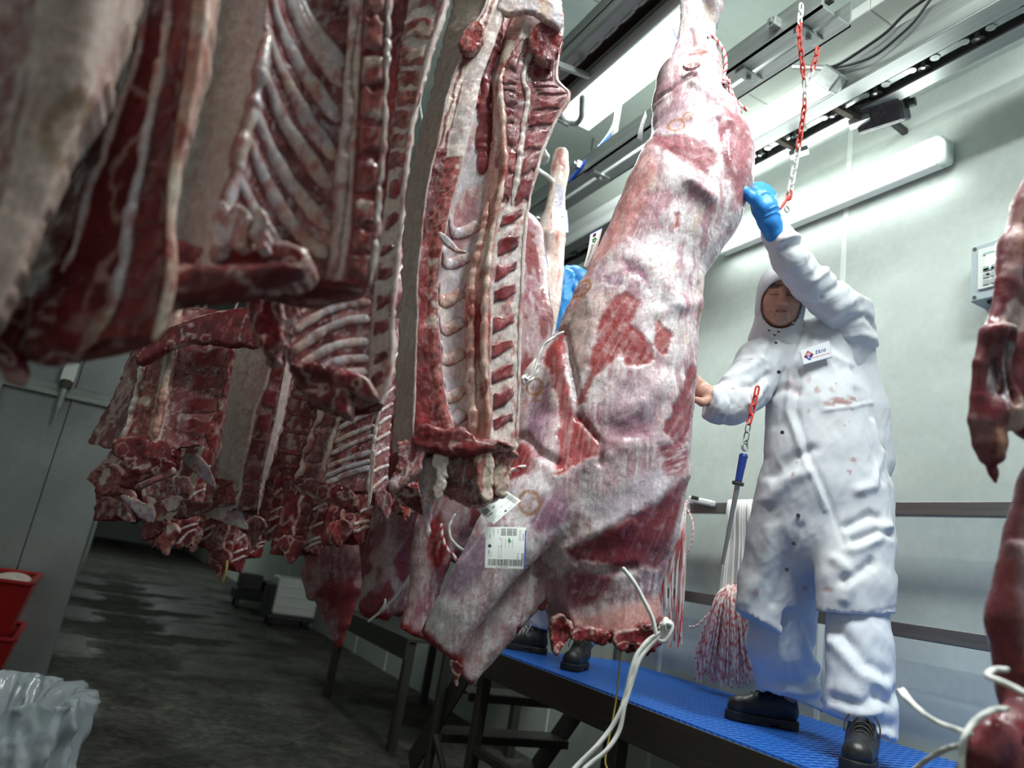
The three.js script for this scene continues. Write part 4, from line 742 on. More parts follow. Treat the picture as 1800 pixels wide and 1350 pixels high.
  flap(T, 'neck_muscle', [[700, 780], [722, 775], [745, 790], [742, 830], [715, 850], [692, 866], [685, 850], [700, 815]], 2.0, 0.05, 'between', { sd: 14 });
  flap(T, 'neck_muscle', [[812, 790], [860, 785], [905, 795], [912, 804], [880, 805], [872, 822], [845, 820], [820, 806]], 2.03, 0.06, 'muscle', { sd: 15 });
  for (const [n, p, r, th, t] of [['neck_mass', [[742, 790], [800, 786], [872, 798], [888, 830], [884, 868], [850, 890], [806, 884], [764, 852]], 2.08, 0.09, 'between'], ['neck_bone', [[838, 800], [862, 796], [866, 840], [862, 884], [846, 880], [836, 840]], 2.01, 0.05, 'ridge'], ['neck_bone', [[868, 800], [892, 806], [894, 850], [886, 876], [872, 868], [866, 830]], 2.03, 0.05, 'ridge'], ['fat_strip', [[762, 800], [786, 798], [784, 846], [770, 882], [760, 870], [766, 836]], 2.0, 0.02, 'fat'], ['throat_flap', [[738, 806], [768, 806], [776, 836], [764, 880], [750, 952], [744, 900], [736, 850]], 2.03, 0.025, 'cartilage'], ['throat_flap', [[692, 862], [712, 852], [742, 872], [748, 905], [722, 896], [700, 884]], 2.14, 0.05, 'dark']]) flap(T, n, p, r, th, t, { sd: p[0][0] });
  flap(T, 'pelvis_bone', [[872, 20], [900, 30], [925, 22], [960, 40], [985, 55], [990, 30], [970, 5], [930, -10], [885, -5]], 2.0, 0.03, 'rib', { sd: 4 });
  flap(T, 'rump_muscle', [[935, 55], [960, 45], [985, 58], [980, 95], [965, 118], [945, 108], [930, 80]], 2.03, 0.04, 'muscle', { sd: 6 });
  flap(T, 'cut_muscle', [[820, 55], [840, 42], [852, 55], [845, 80], [825, 98], [808, 85]], 1.97, 0.03, 'sponge', { sd: 8 });
}
reseed(23);
{ // cluster under the near sides
  const y = [545, 630, 680, 730, 775];
  const F = hangingSide({ label: 'short dark side with a bloody seam and five square vertebrae above the steel door', group: 'hanging veal sides', seed: 31, rows: 110, thick: 0.12, jag: 0.03,
    curves: [cols(y, [268, 226, 206, 180, 154], 2.75), cols(y, [276, 256, 244, 231, 217], 2.6), cols(y, [302, 290, 280, 270, 260], 2.56), cols(y, [322, 311, 302, 293, 284], 2.57), cols(y, [432, 406, 396, 384, 365], 2.62)],
    strips: [{ t: 'marble', n: 24, bulge: -0.02 }, { t: 'sponge', n: 12, rough: 0.008 }, { t: 'ridge', n: 10, bulge: 0.01 }, { t: 'between', n: 30, rough: 0.004 }],
    vertebrae: [{ s: 3, u0: 0.22, u1: 0.97, v0: -0.05, v1: 0.97, n: 5, tissue: 'muscle', gap: 0.22 }], cords: [{ s: 1.02, v0: 0.2, v1: 0.97, w: 0.012, h: 0.012, tissue: 'chalk', wave: 0.03 }, { s: 3.97, v0: 0.02, v1: 0.98, w: 0.012, h: 0.012, tissue: 'sponge', wave: 0.02, name: 'cut_edge' }, { s: 2.5, v0: 0.1, v1: 0.96, w: 0.014, h: 0.012, tissue: 'ridge', wave: 0.05 }] });
  flap(F.T, 'neck_muscle', [[208, 776], [250, 770], [310, 785], [307, 828], [262, 842], [234, 860], [210, 856], [230, 820], [203, 795]], 2.6, 0.08, 'dark', { sd: 31 });
  flap(F.T, 'fat_rim', [[262, 842], [307, 822], [309, 832], [270, 850], [240, 862], [236, 856]], 2.57, 0.02, 'between', { sd: 32, rag: 0.003 });
  flap(F.T, 'diaphragm', [[236, 640], [250, 600], [300, 575], [400, 545], [470, 540], [480, 600], [430, 612], [340, 606], [290, 622], [262, 640], [246, 648]], 2.5, 0.04, 'dark', { sd: 35, rim: 1 });
}
{
  const y = [570, 650, 750, 850, 888];
  const F = hangingSide({ label: 'side showing a smooth pale slab of fat and one narrow red strip of vertebrae', group: 'hanging veal sides', seed: 37, rows: 120, thick: 0.12, jag: 0.03,
    curves: [cols(y, [430, 408, 394, 383, 386], 2.98), cols(y, [488, 475, 446, 425, 421], 2.86), cols(y, [515, 501, 481, 459, 455], 2.86), cols(y, [528, 516, 494, 467, 458], 2.92)],
    strips: [{ t: 'fat', n: 30, bulge: 0.02 }, { t: 'between', n: 18 }, { t: 'fat', n: 8 }],
    vertebrae: [{ s: 1, u0: 0.04, u1: 0.96, v0: 0, v1: 0.97, n: 9, tissue: 'muscle', gap: 0.16 }], cords: [{ s: 0.97, v0: 0.02, v1: 0.97, w: 0.01, h: 0.01, tissue: 'fat', wave: 0.02 }] });
  flap(F.T, 'blade_cartilage', [[360, 902], [388, 890], [419, 886], [430, 908], [437, 932], [415, 926], [393, 918]], 2.9, 0.014, 'cartilage', { sd: 3, rag: 0.002, rim: 0.6 });
  flap(F.T, 'shoulder_cut', [[322, 878], [352, 882], [386, 884], [366, 898], [338, 908], [309, 912], [316, 896]], 2.85, 0.04, 'dark', { sd: 7 });
  flap(F.T, 'blade_cartilage', [[318, 803], [348, 800], [370, 825], [379, 857], [355, 842], [336, 824]], 2.75, 0.014, 'cartilage', { sd: 9, rag: 0.002, rim: 0.6 });
  flap(F.T, 'ragged_end', [[372, 848], [410, 846], [424, 858], [420, 884], [396, 890], [376, 876]], 2.88, 0.06, 'sponge', { sd: 12 });
}
{
  const y = [600, 700, 780, 840, 900];
  const F = hangingSide({ label: 'jumbled dark shoulder end with lilac cartilage hanging behind the short dark side', group: 'hanging veal sides', seed: 41, rows: 80, thick: 0.14, jag: 0.05,
    curves: [cols(y, [250, 225, 200, 165, 170], 3.3), cols(y, [310, 290, 262, 250, 250], 3.15), cols(y, [380, 375, 360, 345, 330], 3.25)], strips: [{ t: 'marble', n: 26, rough: 0.012 }, { t: 'layers', n: 26, rough: 0.012 }] });
  for (const [p, t, r] of [[[[154, 842], [190, 812], [222, 834], [240, 880], [215, 870], [180, 872], [165, 852]], 'sponge', 3.1], [[[216, 872], [240, 878], [272, 897], [266, 919], [240, 902]], 'cartilage', 3.08], [[[255, 949], [257, 918], [292, 920], [282, 938]], 'dark', 3.2], [[[260, 850], [300, 840], [335, 842], [330, 870], [296, 880], [262, 872]], 'between', 3.05], [[[186, 868], [215, 880], [236, 918], [215, 912]], 'between', 3.12], [[[290, 880], [318, 874], [316, 892], [300, 900]], 'cartilage', 3.0]]) flap(F.T, t === 'cartilage' ? 'blade_cartilage' : 'shoulder_cut', p, r, 0.04, t, { sd: p[0][0] });
}
{
  const y = [560, 680, 740, 800, 852];
  const F = hangingSide({ label: 'side with dark inner ribs, a wavy seam and a fan of striped neck bones', group: 'hanging veal sides', seed: 43, rows: 140, thick: 0.12, jag: 0.03,
    curves: [cols(y, [545, 512, 500, 488, 500], 2.6), cols(y, [600, 575, 559, 536, 522], 2.43), cols(y, [632, 612, 596, 578, 566], 2.4), cols(y, [690, 678, 664, 656, 650], 2.42), cols(y, [704, 694, 688, 685, 682], 2.5)],
    strips: [{ t: 'marble', n: 22, bulge: -0.03 }, { t: 'between', n: 16 }, { t: 'between', n: 30, rough: 0.006 }, { t: 'between', n: 10 }],
    ribs: [{ s: 0, v0: 0.2, v1: 0.95, n: 7, slope: 0.02, w: 0.008, h: 0.006, tissue: 'muscle' }, { s: 2, v0: 0.22, v1: 1.1, n: 11, slope: -0.13, w: 0.0085, h: 0.008, bow: 0.1 }, { s: 3, v0: 0.2, v1: 1.0, n: 8, slope: -0.06, w: 0.007, h: 0.006 }],
    vertebrae: [{ s: 1, u0: 0.1, u1: 0.8, v0: 0.3, v1: 0.97, n: 5, tissue: 'muscle', gap: 0.14 }], cords: [{ s: 1.0, v0: 0.25, v1: 0.98, w: 0.014, h: 0.012, tissue: 'ridge', wave: 0.08 }, { s: 1.95, v0: 0.3, v1: 0.97, w: 0.010, h: 0.010, tissue: 'ridge' }, { s: 2.98, v0: 0.3, v1: 0.99, w: 0.007, h: 0.008, tissue: 'fat' }] });
  flap(F.T, 'shoulder_cut', [[516, 846], [545, 842], [582, 850], [627, 868], [632, 900], [592, 890], [552, 876]], 2.42, 0.07, 'dark', { sd: 43 });
  flap(F.T, 'ragged_end', [[664, 862], [684, 866], [688, 884], [680, 914], [672, 898], [662, 886]], 2.46, 0.03, 'between', { sd: 44 });
  flap(F.T, 'loose_sinew', [[652, 790], [658, 792], [657, 830], [650, 890], [645, 896], [646, 880], [651, 830]], 2.38, 0.01, 'fat', { sd: 45, rag: 0 });
}
// further sides along the rail: only their lower ends show
const FAR_SIDES = [[520, 962, 88, 3.3, 'dark side with a webbed white lower panel behind the fan of neck bones'], [605, 935, 80, 3.0, 'side with a frayed bright edge above the white tub'], [455, 930, 70, 3.7, 'dim side with two trailing sinews beside the blade of cartilage'], [300, 940, 84, 4.0, 'dim side end with small lilac cartilage over the far floor'], [395, 985, 66, 4.6, 'dim side ending in one pointed strip of meat'], [430, 968, 60, 5.2, 'dim narrow side just above the far black trolley'], [345, 945, 60, 5.4, 'very dim side at the far end of the row'], [720, 880, 70, 2.75, 'side with a pale strip behind the open side with the red breastbone']];
FAR_SIDES.forEach(([x, yb, w, r, label], i) => {
  reseed(100 + i); const lean = (y) => (yb - y) * 0.24, y = [yb - 330, yb - 200, yb - 100, yb - 40, yb], c = (o) => y.map((v, k) => [x + o * w * (k > 2 ? 1 : 0.95) + lean(v), v + (o > 0.2 ? 6 : 0) + 4 * rnd(), r + Math.abs(o) * 0.05]);
  const F = hangingSide({ label, group: 'hanging veal sides', seed: 50 + i * 3, rows: 90, thick: 0.1, jag: 0.06, curves: [c(-0.5), c(-0.12), c(0.15), c(0.5)], strips: [{ t: 'marble', n: 14, rough: 0.01 }, { t: 'between', n: 12 }, { t: 'marble', n: 16, rough: 0.008 }],
    ribs: [{ s: 2, v0: 0.5, v1: 1.05, n: 5, slope: -0.09, w: 0.007, h: 0.004 }], vertebrae: [{ s: 1, v0: 0.4, v1: 0.97, n: 6, tissue: 'muscle', gap: 0.2 }], cords: [{ s: 1.0, v0: 0.3, v1: 0.97, w: 0.009, h: 0.009, tissue: 'ridge', wave: 0.06 }] });
  const q = w * 0.2; flap(F.T, 'ragged_end', [[x - q * 1.6, yb - 14], [x, yb - 22], [x + q, yb - 8], [x + q * 0.4, yb + 10], [x - q * 0.5, yb + 26 + 14 * rnd()], [x - q * 1.3, yb + 8]], r - 0.03, 0.04, ['dark', 'muscle', 'between', 'sponge'][i % 4], { sd: i });
});
// whole carcasses further down the rail of the big one
const paleBase = (x, y, z, n1, n2, n3, st) => { let c = mix3([0.50, 0.34, 0.36], PURP, sstep(0.42, 0.56, n1)); c = mix3(c, FASC, sstep(0.55, 0.66, st) * 0.6); c = mix3(c, [0.55, 0.42, 0.38], sstep(0.55, 0.62, n2) * 0.5); return mix3(c, RED, sstep(0.50, 0.56, fbm(x * 9 + 4, y * 5, z * 9)) * 0.9); };
roundCarcass({ name: 'veal_carcass', label: 'whole veal carcass behind, with a yellow tie round its hanging foreleg', group: 'veal carcasses on the second row', r: 3.1, cell: 0.01, squash: 0.8, base: paleBase,
  chains: [[[900, 420, 60], [880, 560, 95], [850, 700, 105], [830, 800, 105], [815, 880, 80], [820, 940, 50]], [[800, 860, 58, 0.1], [768, 930, 40, 0.12], [756, 985, 33, 0.12], [748, 1030, 26, 0.12], [742, 1062, 25, 0.12], [724, 1125, 27, 0.12]], [[830, 900, 40, 0], [845, 960, 34, 0], [850, 1000, 30, 0]]], cuts: [{ p: [728, 1108], n: [-0.2, -1], w: 0.09, jag: 0.02 }],
  patches: [{ poly: [[752, 925], [780, 905], [790, 950], [785, 1010], [760, 1000]], c: [0.28, 0.03, 0.035], soft: 5, back: 1 }] });
roundCarcass({ name: 'veal_carcass', label: 'whole veal carcass with a rope-tied ragged neck beside the platform end', group: 'veal carcasses on the second row', r: 3.6, cell: 0.011, squash: 0.8, base: paleBase,
  chains: [[[800, 420, 60], [775, 560, 80], [745, 700, 88], [715, 820, 85], [695, 920, 66], [688, 1000, 48], [685, 1120, 40]], [[700, 930, 30, 0.1], [668, 1000, 26, 0.12], [655, 1065, 22, 0.12]]], cuts: [{ p: [685, 1085], n: [0.2, -1], w: 0.25, jag: 0.06 }] });
roundCarcass({ name: 'veal_carcass', label: 'dim whole veal carcass with a torn pointed neck in front of the white tub', group: 'veal carcasses on the second row', r: 4.2, cell: 0.012, squash: 0.8, base: (x, y, z, a, b, c, d) => mix3(paleBase(x, y, z, a, b, c, d), RED, 0.35),
  chains: [[[690, 480, 55], [670, 620, 66], [640, 760, 72], [615, 880, 70], [600, 960, 62], [592, 1020, 46], [594, 1090, 22], [595, 1130, 8]], [[600, 960, 30, 0.1], [556, 1010, 24, 0.1], [548, 1045, 10, 0.1]]], cuts: [] });
for (const q of [[900, 420, 3.1], [800, 420, 3.6], [690, 480, 4.2]]) hookUp(at(...q), at(...q).x, 1.53);
// hind leg of the carcass being handled by the second worker
roundCarcass({ name: 'veal_carcass', label: 'pale carcass hung by its hind shank on a steel hook, with two blank white tags', group: 'veal carcasses on the second row', r: 3.5, cell: 0.009, squash: 0.85, base: (x, y, z, n1, n2, n3, st) => { let c = mix3([0.72, 0.60, 0.54], [0.62, 0.36, 0.30], sstep(0.45, 0.65, n1)); c = mix3(c, [0.42, 0.10, 0.08], sstep(0.6, 0.7, fbm(x * 30, y * 12, z * 30)) * 0.8); return mix3(c, FASC, sstep(0.5, 0.7, st) * 0.4); },
  chains: [[[986, 272, 15], [984, 300, 18], [980, 335, 16], [976, 370, 19], [966, 420, 30], [950, 475, 44], [938, 530, 48], [926, 590, 48], [912, 660, 46], [895, 740, 55]]],
  patches: [{ poly: [[975, 330], [990, 335], [988, 372], [974, 370]], c: [0.50, 0.48, 0.60], soft: 5 }, { poly: [[925, 480], [958, 490], [950, 540], [935, 570], [925, 560]], c: [0.34, 0.14, 0.12], soft: 5, fib: 0.7, dir: 1.4 }] });
{
  const g = thing('meat_hook', 'white coated steel hook holding the hind shank of the pale carcass', 'hook', at(955, 300, 3.5)), p = (x, y, d = 0) => at(x, y, 3.5 + d);
  part('hook_rod', tube([p(972, 318, -0.06), p(960, 308), p(948, 300), p(942, 285), p(946, 270), p(952, 262)], 0.011, 30, 8), whitePlastic, g);
  part('roller', cyl(p(946, 268, -0.03), p(954, 280, 0.03), 0.04, 0.04, 20), galvMat, g);
}
// dark pieces hanging at the right edge, close to the viewer
const darkBase = (x, y, z, n1, n2, n3, st) => { let c = mix3([0.16, 0.022, 0.03], [0.24, 0.05, 0.06], n1); c = mix3(c, [0.44, 0.30, 0.32], sstep(0.56, 0.72, fbm(x * 12, y * 5, z * 12)) * 0.6); return mix3(c, PURP, sstep(0.6, 0.75, st) * 0.35); };
const JR = 1.35;
const J1 = roundCarcass({ name: 'hanging_offal', label: 'dark red hanging cut with pale fat lobes in front of the control box', r: JR, cell: 0.004, squash: 0.7, k: 0.03, lump: 0.35, base: darkBase,
  chains: [[[1870, 300, 60], [1845, 380, 72], [1818, 450, 62], [1802, 510, 52], [1800, 560, 52], [1800, 620, 62], [1800, 690, 66], [1815, 735, 44]], [[1785, 440, 34, 0.02], [1770, 500, 22, 0.04], [1758, 550, 17, 0.05], [1740, 592, 18, 0.06], [1722, 640, 13, 0.07], [1720, 700, 15, 0.07], [1715, 740, 14, 0.07], [1722, 780, 13, 0.07], [1730, 805, 10, 0.07]], [[1735, 800, 8, 0.05], [1746, 830, 9, 0.05], [1750, 846, 5, 0.05]], [[1745, 585, 14, 0.08], [1765, 580, 14, 0.09], [1780, 578, 9, 0.09]], [[1756, 600, 26, 0.0], [1756, 660, 28, 0.0], [1758, 710, 30, 0.02]], [[1772, 600, 12, 0.07], [1768, 650, 11, 0.08], [1778, 690, 12, 0.08]], [[1758, 720, 20, 0.08], [1778, 722, 24, 0.08], [1785, 745, 14, 0.08]], [[1745, 745, 18, 0.08], [1752, 778, 19, 0.08], [1758, 800, 10, 0.08]]],
  patches: [{ poly: [[1740, 545], [1762, 540], [1790, 570], [1790, 590], [1760, 598], [1735, 600], [1728, 585]], c: [0.62, 0.46, 0.44], soft: 4, back: 1, sink: 0 }, { poly: [[1722, 700], [1735, 610], [1748, 620], [1735, 680], [1728, 740]], c: [0.40, 0.36, 0.40], soft: 3, back: 1 }, { poly: [[1730, 720], [1760, 700], [1795, 700], [1800, 755], [1770, 762], [1768, 800], [1745, 806], [1728, 770]], c: [0.50, 0.30, 0.26], soft: 4, back: 1, sink: 0 }, { poly: [[1702, 756], [1722, 765], [1735, 806], [1715, 808]], c: [0.60, 0.30, 0.18], soft: 6, back: 1, sink: 0 }, { poly: [[1790, 350], [1760, 420], [1752, 480], [1775, 470], [1800, 380]], c: [0.50, 0.24, 0.20], soft: 12, back: 1, a: 0.7 }],
  seams: [{ line: [[1740, 600], [1736, 660], [1742, 720]], w: 6, h: -0.016 }, { line: [[1790, 400], [1782, 500], [1790, 560]], w: 6, h: -0.014 }] });
hookUp(at(1840, 330, 1.35), at(1840, 300, 1.35).x); hookUp(at(1900, 780, 1.35), at(1900, 300, 1.35).x);
const J2 = roundCarcass({ name: 'hanging_offal', label: 'dark red hanging shoulder tied with white rope beside the platform', r: JR, cell: 0.005, squash: 0.75, k: 0.02, lump: 0.6, base: darkBase,
  chains: [[[1900, 780, 70], [1880, 880, 85], [1865, 960, 90], [1850, 1040, 92], [1842, 1100, 97], [1845, 1160, 88], [1838, 1215, 76], [1820, 1250, 50]], [[1805, 1255, 34, 0.04], [1785, 1300, 52, 0.06], [1765, 1345, 64, 0.08], [1745, 1400, 62, 0.08]], [[1745, 1300, 34, 0.12], [1728, 1325, 30, 0.13]]],
  patches: [{ poly: [[1762, 1040], [1775, 960], [1795, 890], [1800, 960], [1780, 1080], [1775, 1150], [1765, 1120]], c: [0.42, 0.30, 0.33], soft: 8, a: 0.8, sink: 0 }], seams: [{ line: [[1775, 960], [1785, 1080], [1775, 1180]], w: 8, h: 0.010 }, { line: [[1738, 1285], [1790, 1300], [1830, 1310]], w: 6, h: -0.014 }] });

// ---------------------------------------------------------------- raised platform, stair, handrail
const PLAT = 0.85, PX0 = 2.0, PX1 = 3.06, PZ0 = -3.95, PZ1 = 1.6;
const brownSteel = std({ color: lin(0.10, 0.088, 0.078), metalness: 0.45, roughness: 0.42, map: steelNoise });
const blueMat = std({ color: lin(0.035, 0.16, 0.54), roughness: 0.36 });
{
  const g = thing('work_platform', 'steel work platform with a blue ribbed plastic mat along the panel wall', 'platform', V((PX0 + PX1) / 2, 0, (PZ0 + PZ1) / 2));
  part('fascia', box(PX0 - 0.012, PX0, PLAT - 0.15, PLAT - 0.008, PZ0, PZ1, 0.003), brownSteel, g);
  part('fascia', box(PX1 - 0.012, PX1, PLAT - 0.15, PLAT - 0.03, PZ0, PZ1, 0.003), brownSteel, g);
  part('end_beam', box(PX0, PX1 - 0.012, PLAT - 0.15, PLAT - 0.03, PZ0, PZ0 + 0.012, 0.003), brownSteel, g);
  part('deck', box(PX0, PX1, PLAT - 0.045, PLAT - 0.028, PZ0, PZ1), brownSteel, g);
  const mat = part('mat', box(PX0 + 0.004, PX1, PLAT - 0.028, PLAT - 0.010, PZ0 + 0.004, PZ1), blueMat, g);
  const ribs = []; reseed(5);
  for (let z = PZ0 + 0.01; z < PZ1; z += 0.034) ribs.push(box(PX0 + 0.006, PX1 - 0.002, PLAT - 0.011, PLAT - 0.001, z, z + 0.016));
  for (let x = PX0 + 0.012; x < PX1; x += 0.062) ribs.push(box(x, x + 0.02, PLAT - 0.011, PLAT - 0.003, PZ0 + 0.01, PZ1));
  const rb = part('mat_ribs', merge(ribs), blueMat, mat); rb.userData.kind = 'stuff';
  for (const [x, z] of [[2.05, -2.62], [2.95, -2.62], [2.05, -0.9], [2.95, -0.9], [2.05, -3.85], [2.95, -3.85]]) {
    const l = part('leg', bar(V(x, 0.012, z), V(x, PLAT - 0.1, z), 0.06, 0.06, 0.006, V(1, 0, 0)), brownSteel, g);
    part('foot_plate', box(x - 0.06, x + 0.06, 0, 0.012, z - 0.06, z + 0.06), galvMat, l);
  }
  for (const z of [-2.62, -0.9]) part('cross_beam', box(2.05, 2.95, PLAT - 0.14, PLAT - 0.05, z - 0.03, z + 0.03, 0.004), brownSteel, g);
  part('tie_bar', box(2.03, 2.07, 0.30, 0.34, -3.85, -0.9, 0.004), brownSteel, g);
  part('tie_bar', box(2.93, 2.97, 0.45, 0.49, -3.85, -0.9, 0.004), galvMat, g);
}
{
  const g = thing('platform_stair', 'dark steel stair of two serrated treads at the far end of the blue platform', 'stair', V(2.5, 0, -4.3));
  for (const x of [2.04, 2.95]) part('stringer', bar(V(x, 0.80, PZ0 - 0.02), V(x, 0.02, -4.62), 0.014, 0.15, 0.003), darkSteel, g);
  for (const [y, z] of [[0.57, -4.13], [0.29, -4.38]]) {
    const t = part('tread', box(2.05, 2.94, y - 0.008, y, z - 0.12, z + 0.12, 0.003), brownSteel, g);
    part('nosing', box(2.05, 2.94, y - 0.045, y - 0.001, z + 0.115, z + 0.122), brownSteel, t); part('nosing', box(2.05, 2.94, y - 0.045, y - 0.001, z - 0.122, z - 0.115), brownSteel, t);
    const teeth = []; for (let x = 2.07; x < 2.93; x += 0.03) teeth.push(box(x, x + 0.012, y - 0.002, y + 0.007, z + 0.105, z + 0.12)); part('teeth', merge(teeth), galvMat, t).userData.kind = 'stuff';
  }
  part('newel_post', bar(V(2.0, 0.01, -4.28), V(2.0, 1.0, -4.28), 0.045, 0.045, 0.004, V(1, 0, 0)), darkSteel, g);
  part('foot_plate', box(1.95, 2.05, 0, 0.012, -4.33, -4.23), galvMat, g);
  part('brace', bar(V(2.0, 0.28, -4.26), V(2.04, 0.02, -3.98), 0.03, 0.03), darkSteel, g);
}
{
  const g = thing('far_platform', 'dim grey steel platform carrying on beyond the stair', 'platform', V(2.5, 0, -5.8));
  part('fascia', box(2.0, 2.015, 0.58, 0.72, -6.7, -4.95, 0.003), darkSteel, g); part('deck', box(2.015, 3.06, 0.7, 0.72, -6.7, -4.95), darkSteel, g);
  for (const z of [-5.0, -6.65]) for (const x of [2.05, 2.95]) part('leg', box(x - 0.03, x + 0.03, 0, 0.7, z - 0.03, z + 0.03, 0.004), darkSteel, g);
}
const RX = 3.0, railSteel = std({ color: lin(0.30, 0.28, 0.265), metalness: 0.6, roughness: 0.4, map: steelNoise });
{
  const ya = atX(1680, 884, RX).y - 0.028, yb = atX(1640, 1103, RX).y - 0.028;
  const g = thing('handrail', 'dark square steel handrail with a knee rail along the panel wall', 'handrail', V(RX, PLAT, -2));
  part('top_rail', box(RX - 0.02, RX + 0.02, ya - 0.03, ya + 0.03, -4.0, 1.5, 0.004), railSteel, g);
  part('knee_rail', box(RX - 0.02, RX + 0.02, yb - 0.03, yb + 0.03, -4.0, 1.5, 0.004), railSteel, g);
  for (const z of [-3.95, -0.55, 1.2]) part('post', box(RX - 0.02, RX + 0.02, PLAT - 0.009, ya - 0.03, z - 0.02, z + 0.02, 0.004), railSteel, g);
}

// ---------------------------------------------------------------- control box, black speaker, chain, ropes, tags, crates
{
  const yT = atX(1760, 418, X_WALL - 0.1).y, yB = atX(1712, 530, X_WALL - 0.1).y, zL = atX(1706, 470, X_WALL - 0.1).z, x0 = X_WALL - 0.10;
  const g = thing('control_box', 'grey metal control box with a lit display on the panel wall', 'control box', V(x0, yB, zL + 0.2));
  part('casing', box(x0, X_WALL - 0.001, yB, yT, zL, zL + 0.46, 0.006), std({ color: lin(0.36, 0.42, 0.44), roughness: 0.5, metalness: 0.2 }), g);
  const f = part('keypad_panel', box(x0 - 0.008, x0 + 0.002, yB + 0.045, yT - 0.03, zL + 0.035, zL + 0.40, 0.004), std({ color: lin(0.62, 0.66, 0.62), roughness: 0.5 }), g);
  part('display_screen', box(x0 - 0.011, x0 - 0.006, yT - 0.13, yT - 0.065, zL + 0.07, zL + 0.36, 0.002), std({ color: lin(0.7, 0.75, 0.6), emissive: lin(0.9, 1.0, 0.75), emissiveIntensity: 1.0 }), f);
  part('screen_bezel', merge([box(x0 - 0.012, x0 - 0.006, yT - 0.14, yT - 0.13, zL + 0.06, zL + 0.37), box(x0 - 0.012, x0 - 0.006, yT - 0.065, yT - 0.056, zL + 0.06, zL + 0.37)]), std({ color: lin(0.25, 0.42, 0.42), roughness: 0.5 }), f);
  const km = std({ color: lin(0.34, 0.37, 0.36), roughness: 0.5 }), kd = std({ color: lin(0.1, 0.12, 0.12), roughness: 0.5 });
  for (let i = 0; i < 6; i++) part('key', box(x0 - 0.012, x0 - 0.007, yT - 0.165, yT - 0.155, zL + 0.075 + i * 0.045, zL + 0.087 + i * 0.045), kd, f);
  for (let j = 0; j < 3; j++) for (let i = 0; i < 3; i++) part('key', box(x0 - 0.012, x0 - 0.007, yB + 0.06 + j * 0.032, yB + 0.084 + j * 0.032, zL + 0.06 + i * 0.033, zL + 0.086 + i * 0.033, 0.002), km, f);
  for (let j = 0; j < 2; j++) for (let i = 0; i < 4; i++) part('key', box(x0 - 0.012, x0 - 0.007, yB + 0.07 + j * 0.045, yB + 0.09 + j * 0.045, zL + 0.19 + i * 0.045, zL + 0.215 + i * 0.045, 0.002), kd, f);
  for (const [y, z] of [[yB + 0.018, zL + 0.018], [yT - 0.018, zL + 0.018]]) part('corner_screw', cyl(V(x0 - 0.003, y, z), V(x0 + 0.002, y, z), 0.008, 0.008, 12), darkSteel, g);
  part('cable_gland', merge([cyl(V(x0 + 0.05, yB - 0.03, zL + 0.16), V(x0 + 0.05, yB, zL + 0.16), 0.016), box(x0 + 0.02, x0 + 0.08, yB - 0.012, yB, zL + 0.06, zL + 0.13), cyl(V(x0 + 0.05, yB - 0.09, zL + 0.2), V(x0 + 0.05, yB, zL + 0.2), 0.012)]), blackMat, g);
}
{ // black box under the chain rail
  const c = atX(1548, 197, 2.8), m = std({ color: lin(0.05, 0.052, 0.058), roughness: 0.5, map: dataTex(128, (u, v) => { const s = 0.45 + 1.0 * sstep(0.48, 0.75, tileNoise(u, v, 5, 3)); return [s, s, s]; }) });
  const g = thing('speaker_box', 'dusty black speaker box on a bracket under the chain rail', 'speaker', V(c.x, c.y - 0.1, c.z));
  const ax = V(-0.28, -0.02, -0.96).normalize(), fr = V(-0.66, -0.52, 0.5), f2 = fr.addScaledVector(ax, -fr.dot(ax)).normalize(), up2 = f2.clone().cross(ax).normalize(), M = new THREE.Matrix4().makeBasis(ax.clone().negate(), up2.y < 0 ? up2.negate() : up2, f2); if (M.determinant() < 0) M.makeBasis(ax, up2, f2); M.setPosition(c);
  const put = (q) => q.applyMatrix4(M);
  part('cabinet', put(new RoundedBoxGeometry(0.22, 0.15, 0.12, 3, 0.014).translate(0, 0, -0.02)), m, g); part('front_cover', put(new RoundedBoxGeometry(0.205, 0.135, 0.02, 2, 0.008).translate(0, 0, 0.044)), m, g);
  part('bracket', merge([put(new THREE.BoxGeometry(0.012, 0.16, 0.04).translate(0.118, 0.06, -0.03)), put(new THREE.BoxGeometry(0.012, 0.16, 0.04).translate(-0.118, 0.06, -0.03)), put(new THREE.BoxGeometry(0.248, 0.012, 0.04).translate(0, 0.14, -0.03)), bar(V(c.x + 0.05, c.y + 0.06, c.z - 0.05), V(X_WALL, c.y + 0.08, c.z - 0.09), 0.03, 0.03)]), blackMat, g);
  for (const s of [-1, 1]) part('bracket_knob', put(new THREE.CylinderGeometry(0.022, 0.022, 0.03, 18).rotateZ(Math.PI / 2).translate(s * 0.135, 0, -0.03)), blackMat, g);
}
// chain links along a path; colour by index
function linkChain(g, path, pitch, mats, wire, len, wid, name = 'chain_link') {
  const c = new THREE.CatmullRomCurve3(path, false, 'centripetal'), L = c.getLength(), n = Math.floor(L / pitch);
  for (let i = 0; i < n; i++) {
    const p = c.getPointAt((i + 0.5) / n), t = c.getTangentAt((i + 0.5) / n), pts = [];
    for (let k = 0; k < 16; k++) { const a = k / 16 * Math.PI * 2, s = Math.sin(a), q = Math.cos(a); pts.push(V(wid * q, (len - wid) * Math.sign(s) * Math.min(1, Math.abs(s) * 4) + wid * s, 0)); }
    const l = new THREE.TubeGeometry(new THREE.CatmullRomCurve3(pts, true), 24, wire, 6, true); l.rotateY((i % 2 ? 0.5 : -0.9) + 0.2 * Math.sin(i * 3)); l.applyQuaternion(new THREE.Quaternion().setFromUnitVectors(V(0, 1, 0), t)); l.translate(p.x, p.y, p.z);
    part(name, l, mats(i, n), g);
  }
}
